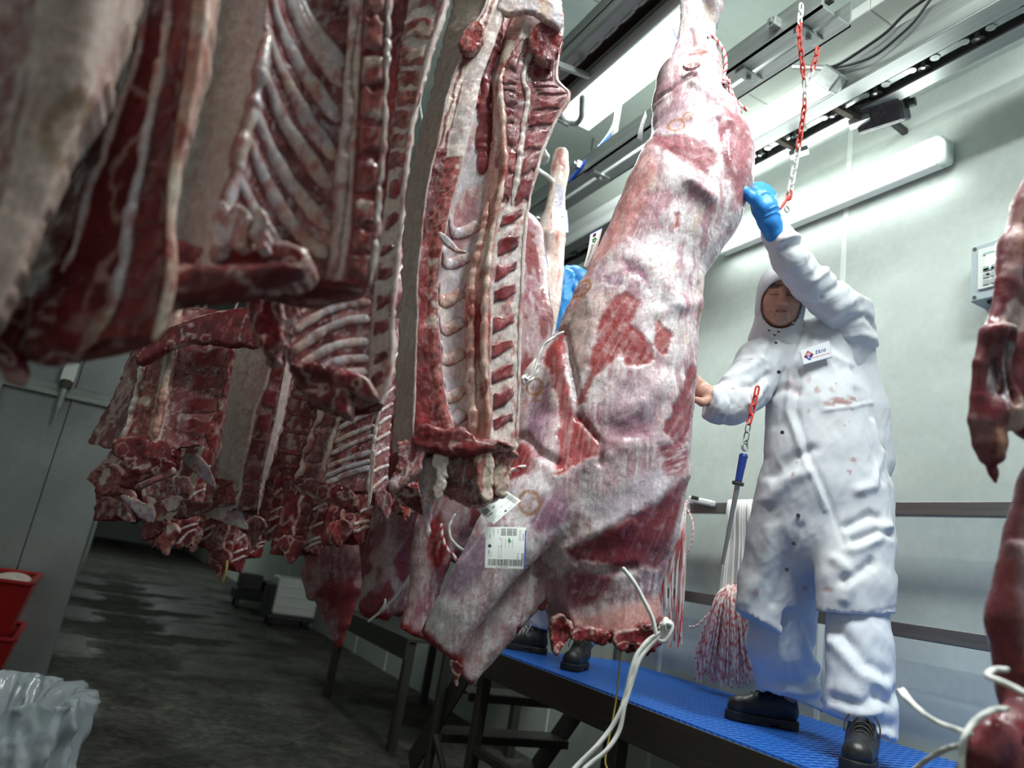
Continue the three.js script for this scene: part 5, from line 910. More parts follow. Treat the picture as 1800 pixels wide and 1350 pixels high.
const redPl = std({ color: lin(0.62, 0.045, 0.03), roughness: 0.4 }), whitePl = std({ color: lin(0.85, 0.86, 0.82), roughness: 0.4 });
{
  const r = 2.62, p = (x, y) => at(x, y, r), g = thing('plastic_chain', 'red and white plastic chain hanging from the overhead rails', 'chain', p(1380, 372));
  linkChain(g, [p(1409, 8), p(1405, 60), p(1410, 110), p(1415, 165), p(1408, 230), p(1397, 290), p(1386, 350)], 0.033, (i, n) => { const t = i / n; return t < 0.08 ? whitePl : t < 0.36 ? redPl : t < 0.5 ? whitePl : t < 0.72 ? redPl : t < 0.94 ? whitePl : redPl; }, 0.0042, 0.021, 0.0095);
  linkChain(g, [p(1438, 84), p(1432, 110), p(1418, 150)], 0.033, (i, n) => i < n / 2 ? redPl : whitePl, 0.0042, 0.021, 0.0095);
  part('broken_link', tube([p(1386, 345), p(1378, 358), p(1371, 367)], 0.006, 10, 6), redPl, g); part('end_ring', new THREE.TorusGeometry(0.012, 0.003, 8, 20).translate(...p(1383, 368).toArray()), galvMat, g);
}
// twisted cord: red and white strands wind round it
function cordGeo(pts, r, seg, pitch, red = [0.55, 0.03, 0.04], white = [0.80, 0.76, 0.74]) {
  const c = new THREE.CatmullRomCurve3(pts, false, 'centripetal'), g = new THREE.TubeGeometry(c, seg, r, 6, false), L = c.getLength(), u = g.attributes.uv, col = new Float32Array(u.count * 3);
  for (let i = 0; i < u.count; i++) { const a = u.getX(i) * L / pitch + u.getY(i), w = Math.abs((a - Math.floor(a)) - 0.5) < 0.2 ? 1 : 0; col.set(w ? red : white, 3 * i); }
  g.setAttribute('color', new THREE.BufferAttribute(col, 3)); return g.toNonIndexed();
}
const cordMat = std({ vertexColors: true, roughness: 0.8 }), ropeMat = std({ color: lin(0.78, 0.77, 0.74), roughness: 0.8, bumpMap: dataTex(64, (u, v) => { const s = Math.abs(((u * 4 + v * 1) % 1) - 0.5) * 2; return [s, s, s]; }), bumpScale: 0.003 });
const pp = (list, r) => list.map(([x, y, d]) => at(x, y, r + (d ?? 0)));
function rope(name, label, cat, runs, r, rad, mat, knots = []) {
  const g = thing(name, label, cat, at(runs[0][0][0], runs[0][0][1], r));
  for (const run of runs) part('strand', tube(pp(run, r), rad, 60, 8), mat, g);
  for (const [x, y, s, d] of knots) part('knot', merge([new THREE.TorusGeometry(s, rad * 1.15, 8, 20).rotateY(0.6).translate(...at(x, y, r + (d ?? 0)).toArray()), new THREE.TorusGeometry(s * 0.8, rad * 1.15, 8, 20).rotateX(1.2).translate(...at(x, y, r + (d ?? 0)).toArray())].map((q) => q.toNonIndexed())), mat, g);
  return g;
}
{
  const g = thing('striped_twine', 'red and white striped cord knotted round the hind shank of the large carcass', 'cord', at(1275, 130, 2.42)), q = (l) => pp(l, 2.42);
  part('strand', cordGeo(q([[1244, 66], [1252, 64], [1264, 76], [1274, 96], [1276, 118], [1273, 136], [1281, 152], [1287, 166], [1296, 180], [1314, 194]]), 0.0065, 120, 0.035), cordMat, g);
  part('strand', cordGeo(q([[1276, 136], [1284, 156], [1292, 176], [1302, 199]]), 0.0065, 60, 0.035), cordMat, g);
  part('knot', cordGeo([0, 1, 2, 3, 4, 5, 6, 7, 8, 9, 10, 11, 12].map((k) => at(1277 + 5 * Math.cos(k * 1.3), 138 + k * 0.8, 2.42 + 0.012 * Math.sin(k * 1.3))), 0.006, 80, 0.035), cordMat, g);
}
{
  const g = thing('striped_twine', 'short red and white cord hanging under the open side near the forelegs', 'cord', at(850, 950, 2.8)), q = (l, r) => pp(l, r);
  part('strand', cordGeo(q([[775, 920], [778, 945], [786, 965], [798, 978], [805, 990]], 2.9), 0.007, 70, 0.035), cordMat, g);
  part('strand', cordGeo(q([[885, 838], [900, 826], [912, 822], [925, 820]], 2.15), 0.006, 60, 0.035), cordMat, g);
}
rope('neck_rope', 'thick white rope tied through the neck of the large carcass with two long tails', 'rope', [[[1096, 1000], [1112, 1020], [1130, 1052], [1146, 1085], [1158, 1125], [1168, 1127], [1178, 1112], [1181, 1098], [1173, 1092], [1160, 1104]], [[1165, 1108], [1140, 1128], [1120, 1150], [1108, 1185], [1098, 1230], [1080, 1270], [1050, 1310], [1015, 1345], [1000, 1362]], [[1168, 1110], [1146, 1132], [1126, 1156], [1112, 1195], [1098, 1240], [1088, 1285], [1065, 1320], [1030, 1348], [1018, 1362]], [[1160, 1112], [1135, 1130], [1118, 1160], [1106, 1200], [1094, 1240]]], 2.2, 0.0065, ropeMat, [[1170, 1098, 0.014]]);
rope('yellow_string', 'thin yellow string hanging from the neck of the large carcass', 'string', [[[1090, 1142], [1088, 1180], [1083, 1230], [1074, 1280], [1066, 1320], [1064, 1342], [1070, 1356]]], 2.4, 0.0028, std({ color: lin(0.62, 0.45, 0.14), roughness: 0.6 }));
rope('white_string', 'white string knotted at the brisket of the large carcass', 'string', [[[990, 584], [975, 592], [955, 608], [944, 635], [935, 660], [922, 668]], [[948, 640], [940, 662], [925, 672], [918, 664], [926, 660]]], 2.3, 0.0045, ropeMat, [[922, 668, 0.012]]);
rope('white_string', 'white string looped round the neck of the rope-tied carcass near the platform end', 'string', [[[722, 1010], [705, 1035], [685, 1060], [665, 1078], [648, 1092]], [[672, 1040, 0.1], [676, 1062], [664, 1080]]], 3.45, 0.006, ropeMat);
rope('white_string', 'white string loop beside the tagged foreleg', 'string', [[[800, 905], [790, 925], [792, 945], [802, 958], [815, 968]]], 2.9, 0.006, ropeMat);
rope('yellow_string', 'faint yellow string dripping to the floor below the far sides', 'string', [[[400, 975, 0.1], [398, 1000], [392, 1022]]], 4.5, 0.006, std({ color: lin(0.45, 0.36, 0.10), roughness: 0.6 }));
rope('shoulder_rope', 'thick white rope wound round the dark shoulder beside the platform', 'rope', [[[1580, 1214, 0.3], [1600, 1235, 0.2], [1640, 1265, 0.1], [1680, 1282], [1706, 1290, -0.1]], [[1587, 1212, 0.3], [1605, 1236, 0.2], [1622, 1252, 0.15]], [[1770, 1246, -0.05], [1740, 1250, -0.1], [1712, 1270, -0.12], [1696, 1295, -0.13], [1690, 1330, -0.13], [1690, 1365, -0.13]], [[1770, 1177, -0.05], [1745, 1178, -0.1], [1735, 1188, -0.12], [1760, 1198, -0.16], [1800, 1218, -0.2], [1840, 1240, -0.2]], [[1690, 1310, -0.1], [1660, 1318, 0.05], [1630, 1335, 0.15], [1605, 1355, 0.25]]], 1.32, 0.0048, ropeMat);

// paper tags: corners are picture points at their own distances
const tagPrint = canvasTex(512, 512, (x) => {
  x.fillStyle = '#eef0ee'; x.fillRect(0, 0, 512, 512); x.fillStyle = '#1c2fb4'; x.fillRect(498, 40, 14, 472); x.fillStyle = '#222';
  let s = 3; const R = () => (s = (s * 16807) % 2147483647) / 2147483647;
  for (let k = 40; k < 470;) { const w = 2 + R() * 7; x.fillRect(k, 405, w, 78); k += w + 2 + R() * 6; }
  for (let k = 330; k < 490;) { const h = 2 + R() * 5; x.fillRect(462, k, 30, h); k += h + 2 + R() * 4; }
  for (let k = 40; k < 130;) { const h = 2 + R() * 5; x.fillRect(195, k - 20, 60, h); x.fillRect(268, k - 20, 70, h); x.fillRect(345, k - 20, 50, h); k += h + 2 + R() * 3; }
  x.font = 'bold 20px monospace'; x.fillText('NL 769121301', 150, 505);
  const V_ = (t, px, py, f) => { x.save(); x.translate(px, py); x.rotate(Math.PI / 2); x.font = f; x.fillText(t, 0, 0); x.restore(); };
  V_('EGA/APF', 425, 40, '34px serif'); V_('V NL', 405, 330, '34px serif'); V_('CROSS 18', 95, 25, '22px sans-serif'); V_('CROSS', 150, 25, '22px sans-serif'); V_('F98/2', 48, 95, '22px sans-serif'); V_('00', 180, 140, '24px sans-serif'); V_('Ekro', 38, 290, 'bold 26px sans-serif'); V_('04589998', 470, 80, 'bold 22px sans-serif');
  for (let k = 0; k < 4; k++) V_('mmmmmmmm', 205 + k * 45, 150, '17px sans-serif');
  x.save(); x.translate(55, 245); x.rotate(Math.PI / 4); x.fillStyle = '#1d2f45'; x.fillRect(-20, -20, 40, 40); x.restore();
  x.strokeStyle = '#222'; x.lineWidth = 3; x.strokeRect(170, 240, 32, 140); x.beginPath(); x.ellipse(62, 345, 18, 26, 0, 0, 7); x.stroke();
  x.fillStyle = '#0c7a35'; x.beginPath(); x.moveTo(295, 130); x.lineTo(335, 200); x.lineTo(300, 185); x.lineTo(320, 215); x.lineTo(285, 195); x.closePath(); x.fill();
});
const tagPlain = canvasTex(256, 256, (x) => { x.fillStyle = '#f0f1ee'; x.fillRect(0, 0, 256, 256); x.fillStyle = '#2540b0'; x.fillRect(248, 0, 8, 256); x.fillStyle = '#1a8040'; x.fillRect(150, 90, 26, 16); x.fillStyle = '#8a8f94'; for (let k = 0; k < 5; k++) x.fillRect(185 + k * 9, 30, 3, 110); });
const tagBar = canvasTex(256, 512, (x) => {
  x.fillStyle = '#eceeee'; x.fillRect(0, 0, 256, 512); x.fillStyle = '#2436a8'; x.fillRect(0, 0, 256, 10); x.fillStyle = '#242424'; let s = 9; const R = () => (s = (s * 16807) % 2147483647) / 2147483647;
  for (let k = 190; k < 420;) { const h = 2 + R() * 6; x.fillRect(60, k, 70, h); k += h + 2 + R() * 5; } for (let k = 0; k < 8; k++) x.fillRect(160 + 6 * (k % 2), 200 + k * 30, 14, 16); x.fillRect(60, 30, 70, 50);
  x.fillStyle = '#0f6b34'; for (const [a, b] of [[80, 120], [115, 110], [95, 150], [150, 130], [135, 160]]) { x.beginPath(); x.arc(a, b, 20, 0, 7); x.fill(); } x.fillStyle = '#555'; for (let k = 0; k < 5; k++) x.fillRect(60, 435 + k * 14, 60 + 20 * (k % 3), 5);
});
function paperTag(label, quad, tex, bow = 0.006) {      // quad: top-left, top-right, bottom-right, bottom-left, each [px, py, r]
  const q = quad.map((k) => at(...k)), N = 10, pos = [], uv = [], tri = [], nn = q[1].clone().sub(q[0]).cross(q[3].clone().sub(q[0])).normalize(); if (nn.dot(HEAD) > 0) nn.negate();
  for (const s of [0, 1]) for (let j = 0; j <= N; j++) for (let i = 0; i <= N; i++) { const u = i / N, v = j / N, p = q[0].clone().lerp(q[1], u).lerp(q[3].clone().lerp(q[2], u), v).addScaledVector(nn, bow * Math.sin(Math.PI * v) * (0.6 + 0.4 * u) - s * 0.0008); pos.push(p.x, p.y, p.z); uv.push(u, 1 - v); }
  for (const s of [0, 1]) for (let j = 0; j < N; j++) for (let i = 0; i < N; i++) { const o = s * (N + 1) * (N + 1), a = o + j * (N + 1) + i, b = a + 1, c = a + N + 1, d = c + 1; if (s) tri.push(a, b, c, b, d, c); else tri.push(a, c, b, b, c, d); }
  const e = (N + 1) * (N + 1), edge = []; for (let i = 0; i < N; i++) edge.push([i, i + 1], [(i + 1) * (N + 1) + N - (N + 1) + 0, (i + 1) * (N + 1) + N], [N * (N + 1) + i + 1, N * (N + 1) + i], [(i + 1) * (N + 1), i * (N + 1)]);
  for (const [a, b] of edge) tri.push(a, b, a + e, b, b + e, a + e);
  const g = new THREE.BufferGeometry(); g.setAttribute('position', new THREE.BufferAttribute(new Float32Array(pos), 3)); g.setAttribute('uv', new THREE.BufferAttribute(new Float32Array(uv), 2)); g.setIndex(tri); g.computeVertexNormals();
  return tag(part('paper_tag', g, std({ map: tex, roughness: 0.55 })), label, 'tag');
}
paperTag('square white paper tag with barcodes and a green mark on the foreleg shoulder', [[854, 926, 2.13], [925, 927, 2.13], [922, 1000, 2.11], [852, 998, 2.11]], tagPrint);
paperTag('tilted white paper tag with a blue edge above the square barcode tag', [[868, 922, 2.13], [837, 895, 2.13], [886, 860, 2.18], [916, 880, 2.18]], tagPrint);
paperTag('paper tag with green print in front of the glowing ceiling light', [[1158, 92, 2.45], [1183, 48, 2.45], [1192, 70, 2.4], [1160, 114, 2.4]], tagPlain);
paperTag('blank white paper tag seen edge-on below the stamped ham', [[1135, 194, 2.4], [1137, 206, 2.3], [1130, 250, 2.3], [1120, 242, 2.42]], tagPlain);
paperTag('narrow paper tag with barcode and green clover marks at the flank edge', [[1038, 411, 2.42], [1059, 400, 2.5], [1036, 470, 2.5], [1026, 468, 2.42]], tagBar);
paperTag('blank white paper tag near the shank of the pale carcass on the hook', [[970, 362, 3.32], [997, 370, 3.32], [1000, 409, 3.3], [971, 403, 3.3]], tagPlain);
paperTag('white paper tag sticking out sideways over the thigh of the pale carcass', [[922, 445, 3.2], [957, 434, 3.2], [964, 469, 3.15], [926, 478, 3.15]], tagPlain);
paperTag('small white paper tag tied to the brisket string of the large carcass', [[938, 632, 2.34], [948, 628, 2.34], [942, 664, 2.34], [931, 666, 2.34]], tagPlain);

// ropes kept on the handrail
function hank(name, label, strands, colored, mat) {
  const g = thing(name, label, 'rope', strands[0][0].clone()); const list = strands.map((s) => colored ? cordGeo(s, 0.0052, 26, 0.03) : tube(s, 0.0055, 24, 6));
  part('strands', merge(list), colored ? cordMat : mat, g).userData.kind = 'stuff'; return g;
}
reseed(77);
{
  const px = (x, y, d = 0) => atX(x, y, RX - 0.04 + d), S = [];
  for (let i = 0; i < 34; i++) { const t = (i + rnd() * 0.5) / 34, x0 = lerp(1282, 1324, t), x1 = lerp(1262, 1318, t) + 4 * rnd(), dd = -0.02 - 0.03 * rnd(); S.push([px(x0 + 2, 886, 0.03), px(x0, 878, -0.01), px(x0 - 3, 890, dd), px(lerp(x0, x1, 0.4), 960, dd), px(x1, 1060 + 20 * rnd(), dd), px(x1 - 4, 1100 + 40 * rnd(), dd)]); }
  hank('rope_hank', 'thick hank of plain white cords slung over the handrail', S, false, ropeMat);
  const B = []; for (let i = 0; i < 120; i++) { const t = rnd(), e = rnd(), x0 = lerp(1262, 1305, t), x1 = lerp(1222, 1332, clamp(t + 0.25 * (rnd() - 0.5))), y1 = lerp(1120, 1212, Math.pow(e, 0.6)) - 30 * Math.abs(t - 0.55), dd = -0.04 - 0.08 * rnd(); B.push([px(lerp(1285, 1300, t), 1022 + 14 * rnd(), -0.02), px(x0, 1040 + 12 * rnd(), dd), px(lerp(x0, x1, 0.55), lerp(1040, y1, 0.5), dd - 0.02), px(x1, y1, dd)]); }
  B.push([px(1270, 1050, -0.06), px(1245, 1080, -0.1), px(1225, 1100, -0.12), px(1212, 1102, -0.12)]);
  hank('striped_hank', 'fanned bunch of red and white cord ends below the white hank', B, true);
  const C = []; for (let i = 0; i < 46; i++) { const t = rnd(), x0 = lerp(1196, 1212, t), dd = -0.03 - 0.06 * rnd(), y1 = lerp(1060, 1140, rnd()); C.push([px(x0, 900, -0.01), px(x0 - 3, 880, -0.04), px(x0 - 8, 930, dd), px(lerp(1158, 1204, t), 1000, dd), px(lerp(1158, 1200, t) - 4 * rnd(), y1, dd)]); }
  C.push([px(1206, 890, -0.05), px(1218, 920, -0.06), px(1214, 960, -0.06), px(1200, 985, -0.06)]);
  hank('striped_hank', 'long red and white cord hank hanging on the handrail behind the large carcass', C, true);
  const d = thing('handheld_reader', 'small white plastic hand reader with a dark display lying on the handrail', 'reader', px(1232, 884)); const a = px(1214, 877), b = px(1254, 886);
  part('housing', bar(a, b, 0.05, 0.035, 0.012), whitePlastic, d); part('display', bar(px(1215, 874, -0.024), px(1228, 877, -0.024), 0.004, 0.022, 0.001), darkSteel, d);
}

// crates, bag, tub and trolley on the floor
{
  const rm = std({ color: lin(0.36, 0.008, 0.010), roughness: 0.35 }), c = at(-62, 1100, 5.0);
  const crate = (y0, y1, label, dx) => {
    const g = thing('meat_crate', label, 'crate', V(c.x + dx, y0, c.z)), X = c.x + dx, w0 = 0.25, w1 = 0.30, d0 = 0.3, d1 = 0.36, t = 0.012;
    const wall = (a, b, e, f) => { const q = new THREE.BoxGeometry(1, 1, 1, 1, 1, 1), p = q.attributes.position; for (let i = 0; i < p.count; i++) { const u = p.getX(i) + 0.5, v = p.getY(i) + 0.5, w = p.getZ(i) + 0.5, lo = a.clone().lerp(b, u), hi = e.clone().lerp(f, u), m = lo.lerp(hi, v), n = b.clone().sub(a).cross(e.clone().sub(a)).normalize(); m.addScaledVector(n, (w - 0.5) * t); p.setXYZ(i, m.x, m.y, m.z); } q.computeVertexNormals(); return q; };
    const K = (sx, sz, top) => V(X + sx * (top ? w1 : w0), top ? y1 : y0, c.z + sz * (top ? d1 : d0));
    for (const [s, q] of [[[-1, -1], [1, -1]], [[1, -1], [1, 1]], [[1, 1], [-1, 1]], [[-1, 1], [-1, -1]]]) { part('side_wall', wall(K(s[0], s[1], 0), K(q[0], q[1], 0), K(s[0], s[1], 1), K(q[0], q[1], 1)), rm, g); part('rim', bar(K(s[0], s[1], 1), K(q[0], q[1], 1), 0.035, 0.022, 0.006), rm, g); }
    part('base', box(X - w0, X + w0, y0, y0 + 0.012, c.z - d0, c.z + d0), rm, g); return g;
  };
  crate(0.06, 0.38, 'lower red plastic crate of the stack in front of the steel door', 0.0); crate(0.39, 0.71, 'upper red plastic crate filled with meat scraps in front of the steel door', 0.0);
  const bd = thing('crate_base', 'low dark dolly frame under the stack of red crates', 'dolly', V(c.x, 0, c.z)); part('frame', box(c.x - 0.26, c.x + 0.26, 0.0, 0.058, c.z - 0.31, c.z + 0.31, 0.01), darkSteel, bd);
  reseed(9); for (let k = 0; k < 9; k++) { const g = new THREE.IcosahedronGeometry(0.07 + 0.02 * rnd(), 3), p = g.attributes.position, o = V(c.x + (k % 3 - 1) * 0.18, 0.64 + 0.03 * rnd(), c.z + (Math.floor(k / 3) - 1) * 0.2); for (let i = 0; i < p.count; i++) { const q = V(p.getX(i), p.getY(i), p.getZ(i)), s = 0.7 + 0.7 * fbm(q.x * 14 + k, q.y * 14, q.z * 14); p.setXYZ(i, q.x * s * 1.3 + o.x, q.y * s * 0.7 + o.y, q.z * s + o.z); } g.computeVertexNormals(); paint(g, (x, y, z) => k % 3 ? mix3(TISSUE.layers(x, y, z, x * 9), FASC, 0.3) : TISSUE.fat(x, y, z)); tag(part('meat_scrap', g, meatMat), 'pale pink meat scrap lying in the upper red crate', 'meat scrap', 'meat scraps in the red crate'); }
}
{
  const c = at(10, 1330, 2.25), g = thing('bin_bag', 'crumpled clear plastic bag lining a bin by the red crates', 'bag', V(c.x - 0.05, 0, c.z)), pos = [], tri = [], uv = [], n = 160, m = 80;
  const X = c.x - 0.07, yT = at(60, 1225, 2.2).y;
  for (let j = 0; j <= m; j++) for (let i = 0; i <= n; i++) {
    const a = i / n * Math.PI * 2, t = j / m, ca = Math.cos(a), sa = Math.sin(a), fold = 1 - Math.abs(2 * fbm(ca * 3.2 + 5, sa * 3.2, t * 2.2) - 1), fine = 1 - Math.abs(2 * fbm(ca * 9 + 2, sa * 9, t * 8) - 1);
    const y = t < 0.2 ? yT - 0.10 + 0.10 * Math.sin(t / 0.2 * Math.PI / 2) : yT - (t - 0.2) / 0.8 * (yT - 0.02), rr = (t < 0.2 ? 0.15 + 0.08 * (t / 0.2) : 0.235 - 0.02 * t) + 0.07 * (fold * fold - 0.6) + 0.022 * (fine * fine - 0.6);
    pos.push(X + rr * ca, y + 0.07 * (fbm(ca * 2.4, sa * 2.4, 1) - 0.5) * (1 - t), c.z + rr * sa); uv.push(i / n, t);
  }
  for (let j = 0; j < m; j++) for (let i = 0; i < n; i++) { const a = j * (n + 1) + i, b = a + 1, d = a + n + 1, e = d + 1; tri.push(a, b, d, b, e, d); }
  const q = new THREE.BufferGeometry(); q.setAttribute('position', new THREE.BufferAttribute(new Float32Array(pos), 3)); q.setAttribute('uv', new THREE.BufferAttribute(new Float32Array(uv), 2)); q.setIndex(tri); q.computeVertexNormals();
  part('film', q, phys({ color: lin(0.62, 0.67, 0.71), roughness: 0.22, transmission: 0.6, thickness: 0, side: THREE.DoubleSide }), g);
  part('bin', cyl(V(X, 0.005, c.z), V(X, yT - 0.1, c.z), 0.15, 0.17, 28), std({ color: lin(0.3, 0.32, 0.34), roughness: 0.5 }), g);
}
{
  const a = atY(524, 1106, 0), g = thing('white_tub', 'boxy white plastic tub on a dark wheeled base under the far carcasses', 'tub', V(a.x + 0.2, 0, a.z)), X = Math.min(a.x, 2.4), y0 = 0.16;
  part('body', box(X, X + 0.62, y0, y0 + 0.52, a.z - 0.5, a.z, 0.04), whitePlastic, g); for (let k = 0; k < 3; k++) part('rib', box(X + 0.05, X + 0.53, y0 + 0.12 + k * 0.13, y0 + 0.145 + k * 0.13, a.z - 0.005, a.z + 0.012, 0.004), whitePlastic, g);
  part('side_bumper', box(X - 0.09, X, y0 - 0.06, y0 + 0.4, a.z - 0.45, a.z - 0.02, 0.01), blackMat, g); part('base', box(X - 0.05, X + 0.62, 0.1, y0 - 0.005, a.z - 0.5, a.z + 0.01, 0.01), darkSteel, g);
  for (const s of [0.03, 0.55]) for (const z of [-0.06, -0.42]) part('wheel', cyl(V(X + s - 0.02, 0.05, a.z + z), V(X + s + 0.02, 0.05, a.z + z), 0.05), blackMat, g);
}
{
  const a = at(500, 1032, 13).setY(0), g = thing('far_trolley', 'low black trolley standing on the far floor', 'trolley', V(a.x - 0.4, 0, a.z)); part('deck', box(a.x - 0.75, a.x, 0.14, 0.3, a.z - 0.5, a.z, 0.01), blackMat, g); part('load', box(a.x - 0.7, a.x - 0.35, 0.3, 0.55, a.z - 0.45, a.z - 0.05, 0.02), darkSteel, g); part('load', box(a.x - 0.32, a.x - 0.04, 0.3, 0.48, a.z - 0.45, a.z - 0.05, 0.02), blackMat, g);
  for (const s of [-0.68, -0.07]) for (const z of [-0.45, -0.05]) part('wheel', cyl(V(a.x + s - 0.02, 0.07, a.z + z), V(a.x + s + 0.02, 0.07, a.z + z), 0.07), darkSteel, g);
}

// ---------------------------------------------------------------- people
function blob(o) {         // smooth body from chains [px, py, radius px, depth towards the viewer in m]; returns world geometry
  const r0 = o.r, sq = o.squash ?? 0.8, O = HEAD.clone().multiplyScalar(r0).add(V(EYE.x, 0, EYE.z)), m = perPx(r0), k = o.k ?? 0.03;
  const loc = (px, py, dz = 0) => { const p = at(px, py, r0 - dz); return V(p.clone().sub(O).dot(SIDE), p.y, dz); };
  const cones = [], mn = V(1e9, 1e9, 1e9), mx = V(-1e9, -1e9, -1e9);
  for (const [ci, ch] of o.chains.entries()) for (let i = 0; i + 1 < ch.length; i++) {
    const A = ch[i], B = ch[i + 1], fa = perPx(r0 - (A[3] ?? 0)), fb = perPx(r0 - (B[3] ?? 0)); cones.push([loc(A[0], A[1], A[3] ?? 0), loc(B[0], B[1], B[3] ?? 0), A[2] * fa, B[2] * fb, ci]);
  }
  for (const [a, b, ra, rb] of cones) for (const [p, r] of [[a, ra], [b, rb]]) { mn.min(V(p.x - r - 0.04, p.y - r - 0.04, p.z - r - 0.04)); mx.max(V(p.x + r + 0.04, p.y + r + 0.04, p.z + r + 0.04)); }
  const cuts = (o.cuts ?? []).map((c) => ({ p: loc(c.p[0], c.p[1], c.p[2] ?? 0), n: c.n, w: c.w }));
  const sdf = (x, y, z) => {
    let d = 1e9;
    let dc = 1e9, last = -1; for (const [a, b, ra, rb, ci] of cones) { if (ci !== last) { d = smin(d, dc, k); dc = 1e9; last = ci; } const t = clamp(((x - a.x) * (b.x - a.x) + (y - a.y) * (b.y - a.y)) / ((b.x - a.x) ** 2 + (b.y - a.y) ** 2 + 1e-9)), zc = lerp(a.z, b.z, t); dc = smin(dc, rcone(x, y, zc + (z - zc) / sq, a, b, ra, rb), Math.min(k, 0.012)); } d = smin(d, dc, k);
    for (const c of cuts) { const l = Math.abs((x - c.p.x) * c.n[1] - (y - c.p.y) * c.n[0]); if (l < c.w) d = Math.max(d, (x - c.p.x) * c.n[0] + (y - c.p.y) * c.n[1]); }
    return d * 0.85;
  };
  const g = snet(sdf, mn, mx, o.cell), p = g.attributes.position, nrm = g.attributes.normal, col = new Float32Array(p.count * 3), uv = new Float32Array(p.count * 2);
  const folds = (o.folds ?? []).map((q) => ({ L: q.line.map(([x, y]) => { const v = loc(x, y, q.d ?? 0); return [v.x, v.y]; }), w: q.w * m, h: q.h }));
  const spots = (o.spots ?? []).map((q) => { const v = loc(q[0], q[1], q[5] ?? 0); return { x: v.x, y: v.y, rx: q[2] * m, ry: q[3] * m, a: q[4] }; });
  for (let i = 0; i < p.count; i++) {
    let x = p.getX(i), y = p.getY(i), z = p.getZ(i); const fr = sstep(-0.1, 0.3, nrm.getZ(i)), nz = o.wrinkle ?? 0.01;
    const rg = 1 - Math.abs(2 * fbm(x * 7 + y * 4, y * 3.2 - x * 2, z * 7 + 3) - 1), rg2 = 1 - Math.abs(2 * fbm(x * 17 - y * 6, y * 8, z * 17 + 1) - 1); let h = nz * 1.1 * (rg * rg - 0.6) + nz * 0.5 * (rg2 * rg2 - 0.6) + nz * 0.6 * (fbm(x * 5, y * 4, z * 5) - 0.5);
    for (const f of folds) { const d = segD(f.L, x, y); h += fr * f.h * Math.exp(-d * d / (f.w * f.w)); }
    let c = o.color ? o.color(x, y, z, i) : [0.8, 0.8, 0.8];
    for (const s of spots) { const d = Math.hypot((x - s.x) / s.rx, (y - s.y) / s.ry); if (d < 1.6 && fr > 0) { const w = sstep(1.0, 0.55, d + 0.9 * (fbm(x * 90, y * 90, 3) - 0.5)); c = mix3(c, [0.34, 0.12, 0.10], w * s.a * fr); } }
    col.set(c, 3 * i); uv.set([x, y], 2 * i);
    x += nrm.getX(i) * h; y += nrm.getY(i) * h; z += nrm.getZ(i) * h; p.setXYZ(i, O.x + SIDE.x * x - HEAD.x * z, y, O.z + SIDE.z * x - HEAD.z * z);
  }
  g.setAttribute('color', new THREE.BufferAttribute(col, 3)); g.setAttribute('uv', new THREE.BufferAttribute(uv, 2)); g.computeVertexNormals(); return g;
}
const weave = dataTex(128, (u, v) => { const s = 0.5 + 0.25 * Math.sin(u * 64 * Math.PI * 2) * Math.sin(v * 64 * Math.PI * 2) + 0.2 * (tileNoise(u, v, 20, 4) - 0.5); return [s, s, s]; }); weave.repeat.set(8, 8);
const cloth = std({ vertexColors: true, roughness: 0.85, bumpMap: weave, bumpScale: 0.0008 }), skinMat = std({ vertexColors: true, roughness: 0.5 }), gloveMat = std({ color: lin(0.03, 0.25, 0.68), roughness: 0.42 });
const WHITE = (x, y, z) => { const n = fbm(x * 5, y * 5, z * 5), s = fbm(x * 16, y * 16, z * 16); return mix3([0.62, 0.63, 0.67], [0.52, 0.50, 0.50], sstep(0.55, 0.8, 0.6 * n + 0.4 * s) * 0.5); };
const SKINC = (x, y, z) => { const n = fbm(x * 40, y * 40, z * 40); return mix3([0.50, 0.27, 0.19], [0.57, 0.30, 0.22], n); };
